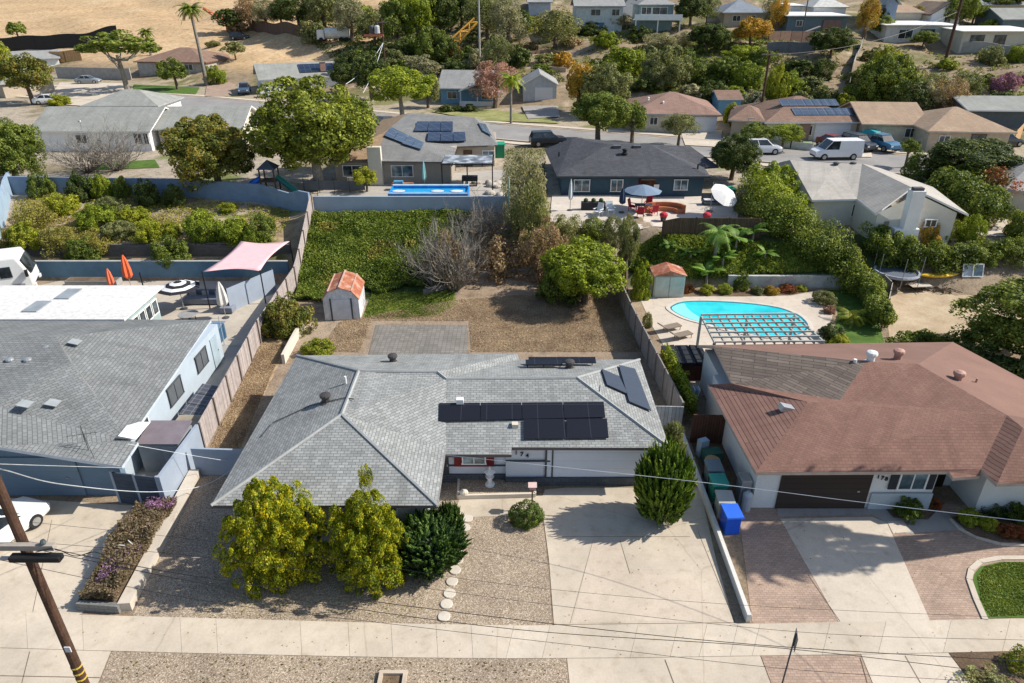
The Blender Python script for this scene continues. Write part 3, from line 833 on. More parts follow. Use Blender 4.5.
q = P(460, 401, 3.6); MB().box((q.x, q.y, 3.62), (.35, .3, .25)).build('roof_vent', WHITE, root, world=True)
q = P(515, 424, 3.1); MB().box((q.x, q.y, 3.0), (.3, .3, .3)).build('roof_vent', CREAM, root, world=True)
q = P(599, 397, 3.2); MB().tube([(q.x, q.y, 3.0), (q.x, q.y, 3.9)], .025, 5).build('mast', DGREY, root, world=True)
# conduit over the roof
zl = zplane(Vector(V[0]), Vector(V[2]), Vector(V[3])); zm = zplane(Vector(V[1]), Vector(V[15]), Vector(V[2]))
mb = MB()
pts = [P(262, 436, 2.9), P(273, 422, 3.0), P(310, 409, 3.3), P(345, 399.5, 3.95), P(354, 400, 4.1)]
mb.tube([(p.x, p.y, (zl(p.x, p.y) if p.x < -8 else 4.1)+.05) for p in pts], .025, 5)
pts = [P(354, 400, 4.05), P(380, 407, 3.7), P(397, 411, 3.4)]
mb.tube([(p.x, p.y, zm(p.x, p.y)+.06) for p in pts], .025, 5)
pts = [P(397, 411, 3.35), P(438, 412, 3.35)]
mb.tube([(p.x, p.y, zf(p.x, p.y)+.06) for p in pts], .025, 5)
mb.build('conduit', DGREY, root, world=True)

# ---- left neighbour
SHL = shingle('weathered_grey_shingles', (.215, .225, .225), (.175, .185, .185), .36, .19, .5, .2, .18)
root = thing('blue_bungalow', (-25, 32, 0), 'pale blue house with a wide weathered grey shingle roof, left of the middle house', 'house')
def zL(x): return 2.6+.25*(-18.2-x)
p0 = P(211, 320, 2.6); p1 = P(128, 441, 2.6); p1b = P(138, 442, 2.55); p2 = P(122, 466.5, 2.55)
V = [tuple(p0), (p1.x, p1.y, 2.6), tuple(p1b), tuple(p2), (-23.7, 25.6, 3.95), (-24.9, 27.9, 4.0), (-23.6, 32.2, 4.15), (-25.7, 34.6, 4.35),
     (-40, 34.6, 4.35), (-40, 27.9, 2.9), (-40, 41, 2.6), (-33, 40.7, 2.6), (-40, 25.6, 3.5)]
V[4] = tuple(P(-8, 446, 3.9)); V[5] = tuple(P(-6, 406, 3.9)); V[9] = (-40, V[5][1]-.5, 3.3)
Fs = [([0, 7, 6, 1], 0), ([6, 5, 4, 3, 2, 1], 0), ([7, 8, 9, 5, 6], 0), ([0, 11, 10, 8, 7], 0), ([5, 9, 12, 4], 0)]
roof = roofmesh(root, V, Fs, [SHL], plain('pale_fascia', (.5, .56, .62), .7))
x0 = -18.9
wallbox(root, [(-19.0, 26.3), (-19.0, 40.0), (-40, 40.0), (-40, 26.3)], 0, 2.55, LBLUEWALL)
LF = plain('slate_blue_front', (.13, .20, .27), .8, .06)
ga = (-40, 25.95); gb = (-18.7, 25.95)
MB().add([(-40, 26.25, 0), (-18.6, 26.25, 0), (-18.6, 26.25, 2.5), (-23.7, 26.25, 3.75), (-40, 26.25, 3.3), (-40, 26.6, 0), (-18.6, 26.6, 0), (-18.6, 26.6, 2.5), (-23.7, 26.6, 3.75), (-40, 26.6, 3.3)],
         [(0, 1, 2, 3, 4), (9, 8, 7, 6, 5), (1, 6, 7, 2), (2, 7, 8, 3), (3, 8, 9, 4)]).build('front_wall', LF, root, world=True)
door(root, (-30, 26.25), (-18.6, 26.25), 7.0, .05, 4.9, 2.25, boards('blue_garage_door', (.15, .21, .27), .5, None, True, .04, .85), 'garage_door', .05)
a = (-19.0, 26.3); b = (-19.0, 40.0)
for s, z, w_, h_ in ((10.6, 1.1, 1.5, 1.05), (6.9, 1.1, 1.6, 1.1)):
    window(root, a, b, s, z, w_, h_, DGREY, plain('window_screen', (.10, .11, .12), .8), mull=1)
window(root, a, b, 3.3, 1.5, .8, .7, WHITE, WIN, mull=0)
door(root, a, b, 12.6, .1, .9, 2.05, plain('pale_door_paint', (.34, .42, .46), .6), 'door')
MB().add([(p1.x-.7, p1.y+.1, 2.62), (p1.x+.35, p1.y+.1, 2.62), (p1.x-.3, p1.y-.15, 3.0), (p1.x-.7, p1.y+1.6, 2.62), (p1.x+.35, p1.y+1.6, 2.62)], [(0, 1, 2), (1, 4, 2), (4, 3, 2), (3, 0, 2)]).build('dormer', WHITE, root, world=True)
zq = zplane(Vector(V[0]), Vector(V[1]), Vector(V[7])); zq2 = lambda x, y: 2.55+.25*(-18.3-x)
SK = plain('skylight_glass', (.31, .335, .34), .5)
for (px, py) in ((75, 342), (154, 361), (53, 403), (113, 416.5), (25, 404)):
    q = P(px, py, 3.6); z = min(zq(q.x, q.y), 4.4)
    q = P(px, py, z)
    M_ = Matrix.Rotation(math.atan(.25), 4, 'Y')
    MB().box((q.x, q.y, z+.02), (.55, .55, .04), 0, None, M_).build('skylight', SK, root, world=True)
for (px, py) in ((10, 361), (28, 361), (47, 349)):
    q = P(px, py, 4.1); vent_pipe(root, (q.x, q.y, 3.85), .14, .45, METALG)
q = P(88, 448, 3.1); z = zq2(q.x, q.y)
mb = MB().tube([(q.x, q.y, z), (q.x, q.y, z+1.5)], .02, 5).tube([(q.x-.8, q.y, z+.9), (q.x+.5, q.y+.2, z+1.0)], .015, 4)
for k in range(6): mb.tube([(q.x-.7+k*.22, q.y-.3, z+.9), (q.x-.7+k*.22, q.y+.3, z+.93)], .01, 4)
mb.tube([(q.x, q.y, z+1.3), (q.x+.5, q.y-.5, z)], .012, 4).tube([(q.x, q.y, z+1.3), (q.x-.5, q.y+.6, z+.2)], .012, 4)
mb.build('antenna', DGREY, root, world=True)
# white roofed sun room behind it
root = thing('sun_room', (-30, 42.5, 0), 'white flat-roofed sun room with a row of windows behind the weathered grey roof', 'sun room')
RW = boards('white_membrane', (.66, .65, .63), 1.2, None, True, .05, .8)
rf = MB().box((-31.2, 42.7, 2.85), (12.7, 5.6, .14)).build('roof', RW, root, world=True)
MB().box((-31.3, 42.6, 1.39), (12.0, 4.8, 2.78)).build('wall', plain('sage_trim', (.30, .38, .38), .7), root, world=True)
for k in range(5): window(root, (-25.3, 40.2), (-25.3, 45), .6+k*.9, 1.2, .7, 1.0, WHITE, WIN, mull=0)
for (x, y) in ((-31.6, 41.8), (-30.7, 43.9)):
    MB().box((x, y, 2.96), (1.0, 1.7, .08)).build('skylight', plain('skylight_grey', (.28, .31, .33), .3), root, world=True)

# ---- right neighbour (terracotta)
SHT = shingle('terracotta_shingles', (.245, .137, .105), (.215, .12, .093), .30, .15, .7, .12, .16)
SHT2 = shingle('terracotta_ribbed', (.24, .137, .108), (.205, .115, .092), 8, .22, .35, .1, .1)
SHT3 = shingle('weathered_brown_shingles', (.185, .15, .125), (.13, .105, .09), 1.2, .2, .4, .35, .2)
SHT4 = plain('terracotta_torch_down', (.225, .13, .10), .9, .12, .5, 14)
root = thing('terracotta_bungalow', (17, 31, 0), 'house with a broad terracotta red shingle roof, right of the middle house', 'house')
K = {'bl': (714, 345.5, 2.75), 'br': (953, 342, 2.6), 'r1': (866, 361.5, 4.25), 'r2': (918, 364, 4.3), 'r3': (1007, 415, 4.1), 'wl': (732, 383, 2.75),
     'gr': (840, 400, 3.55), 'ga': (808, 402, 3.55), 'gb': (708, 384.5, 2.6), 'gf': (756, 472.5, 2.6), 'e1': (949, 471.5, 2.6), 'e2': (953, 478, 2.45), 'e3': (980, 476, 2.45),
     'v1': (981, 469, 2.7), 'h1': (1023, 428, 4.0), 'h2': (997, 484, 2.6), 're': (1130, 480, 2.6), 'rr': (1150, 440, 3.9), 'be': (1110, 425, 2.6)}
KN = list(K); KV = [P(*K[k]) for k in KN]; I = {k: i for i, k in enumerate(KN)}
KV[I['bl']] = Vector((11.1, 34.0, 4.1)); KV.append(Vector((11.2, 36.95, 2.6))); I['bb'] = len(KV)-1
KV[I['bl']] = P(714, 346, 4.1); KV[I['wl']] = P(732, 383.5, 3.1)
def FF(s, k): return ([I[a] for a in s.split()], k)
Fs = [FF('bb r1 bl', 3), FF('bb br r2 r1', 3), FF('bl r1 gr wl', 2), FF('gb gf ga', 1), FF('gb ga gr wl', 0), FF('gf e1 v1 r3 r2 r1 gr ga', 0), FF('e1 e2 e3 v1', 0),
      FF('v1 h2 h1 r3', 1), FF('h2 re rr h1', 0), FF('r2 br be r3', 3), FF('r3 be rr h1', 3)]
roof = roofmesh(root, KV, Fs, [SHT, SHT2, SHT3, SHT4], plain('cream_fascia', (.45, .36, .30), .7))
WW = plain('white_stucco', (.68, .68, .66), .85, .06, .8, 25)
LW = plain('pale_blue_board', (.42, .47, .50), .8, .08)
wallbox(root, [(11.3, 25.35), (19.6, 25.35), (19.6, 33.5), (11.3, 33.5)], 0, 2.55, WW)
wallbox(root, [(11.6, 33), (26.2, 33), (26.2, 36.6), (11.6, 36.6)], 0, 2.5, WW)
wallbox(root, [(19.2, 27.0), (26, 27.0), (26, 35), (19.2, 35)], 0, 2.5, WW)
wallbox(root, [(21.6, 25.0), (31, 25.0), (31, 27.1), (21.6, 27.1)], 0, 2.5, WW)
fa, fb = (11.3, 25.35), (19.6, 25.35)
door(root, fa, fb, 3.2, .03, 4.2, 2.15, boards('dark_brown_garage_door', (.045, .032, .026), .3, None, True, .1, .5), 'garage_door', .05)
MB().seg((16.75, 25.27), (19.6, 25.27), .08, 0, .95).build('lower_siding', LW, root, world=True)
SHUT = plain('dark_shutter', (.03, .035, .045), .6)
window(root, fa, fb, 7.15, 1.2, 1.25, 1.0, WHITE, WINB, mull=1, out=.1)
for s in (6.3, 8.0):
    MB().box((11.3+s, 25.27, 1.7), (.36, .07, 1.02)).build('shutter', SHUT, root, world=True)
text_part(root, '178', fa, fb, 5.48, 1.78, .28, BLACK, .05, .2, .06)
ea, eb = (21.6, 27.0), (21.6, 25.0)
MB().box((20.4, 26.95, 1.0), (1.6, .1, 2.0)).build('front_door', plain('very_dark_brown', (.02, .012, .01), .5), root, world=True)
# gabled front at the right edge
GX = [P(992, 505, 1.9), P(1060, 460, 3.5)]
window(root, (21.6, 25.0), (31, 25.0), 3.0, 1.0, 1.5, 1.0)
zq = lambda x, y: 3.9
MT = plain('terracotta_metal', (.42, .24, .19), .6)
for (px, py, z, mat_) in ((870.5, 360, 4.2, WHITE), (897.5, 358, 4.0, MT), (957.5, 380, 3.95, MT)):
    q = P(px, py, z); vent_pipe(root, (q.x, q.y, z-.1), .2, .65, mat_)
q = P(854, 365, 4.0); vent_pipe(root, (q.x, q.y, 3.95), .09, .4, WHITE, False, 'vent_pipe')
q = P(812, 371, 3.5); vent_pipe(root, (q.x, q.y, 3.5), .06, .35, TIMB, False, 'vent_pipe')
q = P(975, 385, 3.6); vent_pipe(root, (q.x, q.y, 3.6), .05, .4, MT, False, 'vent_pipe')
q = P(786, 409, 3.3); M_ = Matrix.Rotation(R(20), 4, 'Y'); MB().box((q.x, q.y, 3.35), (.7, .4, .3), .2, None, M_).build('roof_vent', METALG, root, world=True)
# ---------------------------------------------------------------- walls and fences
def run(name, label, cat, path, h, mat, group=None, th=.1, post=None, pstep=2.4, seg=1.2, cap=None, pw=.11, side=0, below=.6):
    path = [Vector((p[0], p[1])) for p in path]
    root = thing(name, (path[0].x, path[0].y, G(path[0].x, path[0].y)), label, cat, group); root['kind'] = 'thing'
    mb = MB(); cb = MB(); posts = []
    for a, b in zip(path[:-1], path[1:]):
        Ld = (b-a).length; n = max(1, round(Ld/seg)); d = (b-a)/Ld; nn = Vector((-d.y, d.x))*th/2
        for k in range(n):
            p = a+d*(Ld*k/n); q = a+d*(Ld*(k+1)/n)
            z0 = G(p.x, p.y); z1 = G(q.x, q.y); hp, hq = (h, h) if not callable(h) else (h(p.x, p.y), h(q.x, q.y))
            mb.add([(p.x-nn.x, p.y-nn.y, z0-below), (q.x-nn.x, q.y-nn.y, z1-below), (q.x+nn.x, q.y+nn.y, z1-below), (p.x+nn.x, p.y+nn.y, z0-below),
                    (p.x-nn.x, p.y-nn.y, z0+hp), (q.x-nn.x, q.y-nn.y, z1+hq), (q.x+nn.x, q.y+nn.y, z1+hq), (p.x+nn.x, p.y+nn.y, z0+hp)],
                   [(0, 3, 2, 1), (4, 5, 6, 7), (0, 1, 5, 4), (2, 3, 7, 6)]+([(3, 0, 4, 7)] if k == 0 else [])+([(1, 2, 6, 5)] if k == n-1 else []))
            if cap:
                m_ = nn*1.5
                cb.add([(p.x-m_.x, p.y-m_.y, z0+hp+.003), (q.x-m_.x, q.y-m_.y, z1+hq+.003), (q.x+m_.x, q.y+m_.y, z1+hq+.003), (p.x+m_.x, p.y+m_.y, z0+hp+.003),
                        (p.x-m_.x, p.y-m_.y, z0+hp+.05), (q.x-m_.x, q.y-m_.y, z1+hq+.05), (q.x+m_.x, q.y+m_.y, z1+hq+.05), (p.x+m_.x, p.y+m_.y, z0+hp+.05)],
                       [(0, 3, 2, 1), (4, 5, 6, 7), (0, 1, 5, 4), (2, 3, 7, 6), (3, 0, 4, 7), (1, 2, 6, 5)])
        if post:
            m_ = max(1, round(Ld/pstep))
            for k in range(m_+1): posts.append(a+d*(Ld*k/m_)+Vector((-d.y, d.x))*side)
    mb.build('panel', mat, root, world=True)
    if cap: cb.build('cap', cap, root, world=True)
    for p in posts[:60]:
        hp = h(p.x, p.y) if callable(h) else h
        MB().box((p.x, p.y, G(p.x, p.y)+hp/2), (pw, pw, hp+.14)).build('post', post, root, world=True)
    return root
POSTW = plain('weathered_post', (.24, .2, .17), .9, .2)
run('wooden_fence', 'long weathered grey board fence running back along the straw-coloured side yard', 'fence', [(-16.3, 29.8), (-17.3, 42), (-17.6, 52), (-18.1, 61)], 1.75, WOODG, None, .05, POSTW, 2.3, 1.2, None, .1, -.07)
run('stucco_wall', 'pale slate blue side wall beside the lavender planting strip', 'wall', [(-16.3, 25.3), (-16.25, 29.6)], 1.85, GBLUE, None, .15)
run('gate_fence', 'dark blue boarded gate joining the blue garage and the lavender strip', 'gate', [(-18.7, 25.75), (-16.4, 25.35)], 1.8, boards('navy_gate_boards', (.055, .075, .105), .2, None, True, .1, .6), None, .07, GBLUE, 1.2)
run('gate_wall', 'short grey blue wall closing the straw-coloured side yard next to the middle house', 'wall', [(-15.9, 27.9), (-12.2, 27.7)], 1.6, GBLUE, None, .12)
run('garden_wall', 'low whitish wall by the bushy hedge at the corner of the middle house', 'wall', [P(284, 364, 0), P(296, 341, 0), P(309, 320, 0)], .7, CREAM, None, .2)
run('patio_wall', 'dark blue painted wall behind the striped umbrella and orange umbrellas', 'wall', [(-46, 53.8), (-18.6, 53.8)], lambda x, y: 1.6-G(x, y), plain('deep_blue_wall', (.12, .22, .30), .85, .1), None, .2, None, cap=plain('wall_cap', (.36, .36, .34), .9))
run('retaining_wall', 'dark grey block retaining wall under the yellow flowering slope', 'wall', [(-46, 56.15), (-19, 56.15)], lambda x, y: 2.25-G(x, y), blocks('aged_grey_blocks', (.13, .12, .11), .4, .2, .7), None, .25)
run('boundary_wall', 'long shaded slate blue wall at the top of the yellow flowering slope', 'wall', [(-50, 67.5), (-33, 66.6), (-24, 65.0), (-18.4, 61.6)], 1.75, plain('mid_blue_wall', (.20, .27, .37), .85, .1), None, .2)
run('boundary_wall', 'pale blue wall on the far left edge, running from the slope towards the motorhome', 'wall', [T(0, 262), T(4, 225), T(14, 190)], 1.9, plain('light_blue_wall', (.30, .40, .50), .85, .1), None, .2)
run('boundary_wall', 'smooth pale grey blue wall above the green ivy slope', 'wall', [(-18.0, 61.4), (-.2, 61.4)], 1.45, plain('pool_wall', (.33, .39, .46), .85, .1, .5), None, .2)
run('retaining_wall', 'whitish retaining wall behind the flower bed of the kidney-shaped pool', 'wall', [(17.5, 52.0), (19.5, 51.9), (27.5, 51.9)], lambda x, y: 1.1-G(x, y), plain('stained_white_wall', (.50, .50, .46), .9, .2, 1.5, dirt=.3), None, .3)
run('board_fence', 'dark brown board fence below the navy house patio', 'fence', [(12.6, 55.6), (20.8, 55.5)], 1.75, WOODB, None, .06, plain('dark_post', (.08, .06, .045), .9), 2.4)
run('board_fence', 'grey board fence between the dry back yard and the kidney-shaped pool', 'fence', [(8.3, 52.0), (8.5, 45), (9.35, 31.8)], 1.75, boards('grey_old_boards', (.30, .27, .245), .16, None, False, .2, .5), None, .08, POSTW, 2.0, 1.2, None, .13, -.05)
run('gate_fence', 'pale grey gate beside the roof corner with two blue-grey solar collectors', 'gate', [(7.5, 31.6), (9.3, 31.5)], 1.7, boards('pale_grey_boards', (.42, .43, .43), .2), None, .07)
run('gate_fence', 'dark red brown board gate at the end of the row of bins', 'gate', [(9.6, 30.6), (11.3, 30.5)], 1.8, boards('red_brown_boards', (.12, .055, .035), .14, None, False, .2, .4), None, .07)
run('side_wall', 'short whitish block wall behind the dark red brown gate', 'wall', [(11.25, 30.8), (11.15, 33.3)], 2.0, CREAM, None, .18)
run('drive_wall', 'low white kerb wall between the concrete driveway and the blue recycling bin', 'wall', [(9.25, 31.2), (9.15, 18.75)], .42, plain('white_block_wall', (.62, .60, .56), .85, .1), None, .16)
run('retaining_wall', 'low crumbling grey wall at the foot of the bare twiggy bush', 'wall', [P(424, 295, 0), P(450, 287, 0), P(470, 282, 0), P(500, 280, 0), P(536, 278.5, 0)], .45, blocks('dusty_blocks', (.24, .21, .18), .4, .2, .7), None, .25)
run('kerb_wall', 'wide pale concrete wall along the lavender planting strip', 'wall', [P(126, 611, 0), P(196, 476, 0)], .42, concrete('wall_concrete', (.55, .49, .41)), None, .48)
run('wooden_fence', 'old leaning fence boards beside the trampoline yard', 'fence', [T(884, 318), T(888, 300), T(880, 292)], 1.5, WOODG, None, .06, POSTW, 1.6)
# planting strip with lavender ground cover
root = thing('planter', P(100, 600, 0), 'raised planting strip edged with grey blocks and filled with purple flowering shrubs', 'planter')
a, b, c_, d_ = P(80, 609, 0), P(121, 612, 0), P(191, 478+30, 0), P(136, 511, 0)
mb = MB().seg(a, b, .2, 0, .4).seg(a, d_, .15, 0, .3)
mb.build('edging', blocks('grey_edging_blocks', (.20, .20, .19), .4, .2, .6), root, world=True)
MB().prism([(p.x, p.y) for p in (a, b, P(178, 508, 0), d_)], 0, .3).build('soil', MULCH, root, world=True)
# low sprinkler pipes lying on the strip
for (p, q, lab) in (((118, 531), (133, 545), 'white plastic pipe lying on the lavender strip, the upper of two'), ((103, 544), (132, 546), 'white plastic pipe lying on the lavender strip, the lower of two')):
    A = P(p[0], p[1], .75); B = P(q[0], q[1], .75); tag(MB().tube([A, B], .025, 6).build('pipe', WHITE), lab, 'pipe', 'pipes on the lavender strip')

# ---------------------------------------------------------------- front yard things
for i, (px, py) in enumerate([(467.5, 519), (465, 528), (461, 538.5), (458.5, 549), (457.5, 560.5), (455, 570.5), (452, 582), (449.5, 594), (446.5, 604.5), (444, 617)]):
    p = P(px, py, 0); r = .25
    o = MB().lathe([(r*.9, -.02), (r, .0), (r, .035), (r*.93, .05)], (0, 0, 0), 14).build('stepping_stone', concrete('stone_pale', (.58, .53, .45)))
    o.location = (p.x, p.y, .012); o.rotation_euler.z = i
    nm = ['first', 'second', 'third', 'fourth', 'fifth', 'sixth', 'seventh', 'eighth', 'ninth', 'tenth'][i]
    tag(o, f'round pale stepping stone in the gravel, {nm} counted from the house', 'stepping stone', 'round stepping stones in the gravel yard')
p = P(490, 488, 0)
root = thing('stone_lantern', (p.x, p.y, .2), 'white garden lantern statue in the planter below the red window', 'lantern statue')
MB().lathe([(.24, 0), (.24, .08), (.12, .14), (.1, .42), (.2, .48), (.22, .54)], (0, 0, 0), 10).build('pedestal', WHITE, root)
MB().lathe([(.15, .545), (.15, .78), (.12, .8)], (0, 0, 0), 6).build('lamp_box', plain('lantern_box', (.6, .62, .66), .6), root)
MB().lathe([(.3, .8), (.2, .9), (.06, 1.0), (.08, 1.06), (.02, 1.12)], (0, 0, 0), 6).build('cap', WHITE, root)
root = thing('raised_planter', (-1.9, 26.9, 0), 'low white-edged gravel planter in front of the red window', 'planter')
a, b = P(458, 499, 0), P(535, 497, 0)
mb = MB().seg(a, b, .12, 0, .25).seg(a, (a.x-.05, 27.7), .12, 0, .25).seg(b, (b.x, 27.05), .12, 0, .25); mb.build('edging', CREAM, root, world=True)
MB().prism([(a.x, a.y), (b.x, b.y), (b.x, 27.0), (-.35, 27.0), (-.35, 27.8), (a.x, 27.8)], 0, .2).build('soil', GRAV, root, world=True)
q = P(464, 494, .2); tag(MB().ball((q.x, q.y, .3), (.22, .18, .15), 6).build('rock', CREAM), 'small pale rock in the white-edged gravel planter', 'rock')
p = P(532, 508, 0)
root = thing('bird_feeder', (p.x, p.y-.1, 0), 'small pink feeder on a thin post behind the clipped box bush', 'bird feeder')
MB().tube([(0, 0, 0), (0, 0, 1.25)], .035, 6).build('post', TIMB, root)
hs = MB().box((0, 0, 1.36), (.26, .26, .2)).build('box', plain('pink_paint', (.62, .3, .28), .6), root)
MB().add([(-.2, -.2, 1.46), (.2, -.2, 1.46), (.2, .2, 1.46), (-.2, .2, 1.46), (-.2, 0, 1.6), (.2, 0, 1.6)], [(0, 1, 5, 4), (2, 3, 4, 5), (1, 2, 5), (3, 0, 4), (3, 2, 1, 0)]).build('roof', plain('pale_pink', (.7, .5, .45), .6), root)
# wooden framed valve box in the parkway
p = P(391, 690, 0)
root = thing('valve_box', (p.x, p.y, 0), 'pale wood framed pit in the gravel parkway strip', 'utility box')
for (x, y, wx, wy) in ((0, .62, 1.0, .14), (0, -.62, 1.0, .14), (-.43, 0, .14, 1.1), (.43, 0, .14, 1.1)):
    MB().box((x, y, .07), (wx, wy, .16)).build('frame_board', plain('pale_timber', (.48, .40, .31), .85, .15), root)
MB().box((0, 0, .02), (.75, 1.12, .04)).build('soil', MULCH, root)
# bins
def bin_(col, lidcol, label, x, y, rz, nm='wheelie_bin', lidopen=False, h=1.0):
    root = thing(nm, (x, y, .02), label, 'bin', 'bins beside the low white wall', rz)
    MB().box((0, 0, h/2), (.66, .74, h), 0, None).xf(Matrix.Identity(4)).build('body', plain('bin_'+nm+str(col), col, .45, .08), root, bevel=.03)
    MB().add([(-.40, -.48, h), (.40, -.48, h), (.40, .44, h+.03), (-.40, .44, h+.03), (-.38, -.46, h+.07), (.38, -.46, h+.07), (.38, .42, h+.12), (-.38, .42, h+.12)],
             [(3, 2, 1, 0), (4, 5, 6, 7), (0, 1, 5, 4), (1, 2, 6, 5), (2, 3, 7, 6), (3, 0, 4, 7)]).build('lid', plain('lid'+str(lidcol), lidcol, .45, .08), root)
    for s in (-1, 1): MB().tube([(s*.33-.03, .40, .13), (s*.33+.03, .40, .13)], .13, 10).build('wheel', BLACK, root)
    MB().tube([(-.3, .46, h-.05), (.3, .46, h-.05)], .02, 5).build('handle', BLACK, root)
    return root
BL = (.015, .10, .62)
bin_(BL, (.03, .14, .68), 'bright blue recycling bin, nearest the street', 9.85, 23.9, R(4))
bin_((.30, .30, .29), (.38, .38, .36), 'light grey bin just behind the bright blue bin', 9.8, 24.85, R(-3))
bin_((.02, .19, .14), (.03, .30, .23), 'teal green bin behind the light grey bin', 9.85, 26.1, R(2))
bin_((.10, .14, .15), (.16, .21, .23), 'dull blue grey bin farther along the white wall than the teal one', 9.9, 27.2, R(0))
root = thing('basket_pile', (10.2, 28.5, 0), 'heap of boxes, basket and folded chair before the red brown gate', 'clutter')
MB().lathe([(.33, .0), (.38, .7), (.38, .75)], (-.1, -.4, 0), 12).build('basket', plain('tan_basket', (.45, .30, .15), .8), root)
MB().box((.1, .4, .35), (.9, .6, .7), .2).build('box', plain('green_tub', (.04, .13, .09), .6), root)
MB().box((-.25, .95, .5), (.5, .35, 1.0), .4).build('folded_chair', plain('pale_blue_chair', (.35, .45, .55), .6), root)
# utility meter box / heater at the right garage corner
root = thing('water_heater', (11.0, 25.9, 0), 'grey metal meter cabinet against the pale wall beside the terracotta garage', 'cabinet')
MB().box((0, 0, .7), (.5, .7, 1.4)).build('cabinet', METALG, root, bevel=.03)
MB().lathe([(.22, 0), (.24, .9), (.1, 1.05)], (.0, -.65, 0), 10).build('tank', plain('pale_tank', (.42, .45, .47), .5), root)

# ---------------------------------------------------------------- sheds
root = thing('garden_shed', P(343, 320, 0), 'small white barn shed with a rusty gambrel roof on the back lawn', 'shed', None, R(4))
w, d, h = 2.55, 3.2, 1.75
SW = boards('shed_white_siding', (.62, .63, .64), .3, None, False, .04, .75)
prof = [(-w/2, 0), (w/2, 0), (w/2, h), (w*.33, h+.52), (0, h+.8), (-w*.33, h+.52), (-w/2, h)]
mb = MB(); n = len(prof)
mb.add([(x, 0, z) for x, z in prof]+[(x, d, z) for x, z in prof], [list(range(n)), [i+n for i in range(n)][::-1]]+[((i+1) % n, i, i+n, (i+1) % n+n) for i in range(n)])
mb.build('wall', SW, root)
m, nt, out = _new('rusty_roof'); uv = N(nt, 'ShaderNodeTexCoord').outputs['Object']
n1 = noise(nt, uv, 1.4, 5, .7); r1 = ramp(nt, n1.outputs[0], [(.3, (.22, .055, .03)), (.5, (.36, .13, .07)), (.62, (.45, .27, .2)), (.75, (.6, .52, .45))])
finish(nt, out, r1.outputs[0], .7, n1.outputs[0], .2)
RUST = m
rp = [(-w/2-.08, h-.08), (-w*.33-.02, h+.56), (0, h+.86), (w*.33+.02, h+.56), (w/2+.08, h-.08)]
mb = MB()
for (x1, z1), (x2, z2) in zip(rp[:-1], rp[1:]):
    mb.add([(x1, -.1, z1), (x2, -.1, z2), (x2, d+.1, z2), (x1, d+.1, z1), (x1, -.1, z1-.05), (x2, -.1, z2-.05), (x2, d+.1, z2-.05), (x1, d+.1, z1-.05)], [(0, 1, 2, 3), (7, 6, 5, 4), (4, 5, 1, 0), (6, 7, 3, 2)])
rf = mb.build('roof', RUST, root)
MB().box((0, d/2, h+.9), (.12, d+.2, .05)).box((-w*.33, d/2, h+.6), (.08, d+.2, .05)).box((w*.33, d/2, h+.6), (.08, d+.2, .05)).build('ridge_strip', plain('pinkish_flashing', (.55, .36, .28), .6), rf)
MB().box((0, -.03, .85), (1.35, .05, 1.6)).build('door', plain('shed_door', (.58, .6, .62), .6), root)
MB().box((-.75, -.03, .85), (.09, .06, 1.75)).box((.75, -.03, .85), (.09, .06, 1.75)).build('door_rail', DGREY, root)
root = thing('garden_shed', P(668, 297.5, 0), 'pale green shed with a rust red roof near the kidney-shaped pool', 'shed')
w, d, h = 2.4, 1.8, 1.85
MB().prism([(-w/2, 0), (w/2, 0), (w/2, d), (-w/2, d)], 0, h).build('wall', boards('aged_white_doors', (.50, .52, .47), .6, None, False, .12, .5), root)
MB().add([(-w/2-.1, -.12, h+.005), (w/2+.1, -.12, h+.005), (w/2+.1, d+.1, h+.005), (-w/2-.1, d+.1, h+.005), (0, -.12, h+.42), (0, d+.1, h+.42)], [(0, 1, 4), (1, 2, 5, 4), (3, 0, 4, 5), (2, 3, 5), (3, 2, 1, 0)]).build('roof', RUST, root)
for s in (-.57, .57): MB().box((s, -.03, .9), (1.08, .04, 1.7)).build('door', plain('shed_door_green', (.46, .5, .45), .7, .15), root)

# ---------------------------------------------------------------- left patio
def umbrella(p, r, h, mats, label, nseg=8, stripes=0, tilt=0, group=None, rz=0):
    root = thing('patio_umbrella', p, label, 'umbrella', group, rz)
    root.matrix_basis = Matrix.Translation(p) @ Matrix.Rotation(rz, 4, 'Z')
    MB().tube([(0, 0, 0), (0, 0, h)], .03, 6).build('pole', METALG, root)
    MB().lathe([(.28, 0), (.28, .06), (.06, .1)], (0, 0, 0), 12).build('base', DGREY, root)
    mb = MB(); nr = max(1, stripes) if stripes else 3; vs = [(0, 0, h)]; n = nseg*2
    for k in range(1, nr*1+1):
        rr = r*k/nr; z = h-.42*r*(k/nr)**1.2*.8
        for i in range(n):
            a = 2*math.pi*i/n; q = rr*(1 if i % 2 == 0 else math.cos(math.pi/n)*.96)
            vs.append((q*math.cos(a), q*math.sin(a), z))
    fs = []; mi = []
    for i in range(n): fs.append((0, 1+i, 1+(i+1) % n)); mi.append(0)
    for k in range(nr-1):
        for i in range(n):
            a = 1+k*n+i; b = 1+k*n+(i+1) % n; fs.append((a, a+n, b+n, b)); mi.append((k+1) % len(mats))
    mb.v = vs; mb.f = [list(f) for f in fs]; mb.m = mi
    o = mb.build('canopy', mats, root)
    sm = o.modifiers.new('thick', 'SOLIDIFY'); sm.thickness = .015
    if tilt: o.rotation_euler = (tilt[0], tilt[1], 0); o.location = (0, 0, 0)
    for i in range(nseg):
        a = 2*math.pi*i/nseg; rb = MB().tube([(0, 0, h-.06), (r*math.cos(a)*.97, r*math.sin(a)*.97, h-.34*r-.03)], .012, 4).build('rib', METALG, o)
    return root
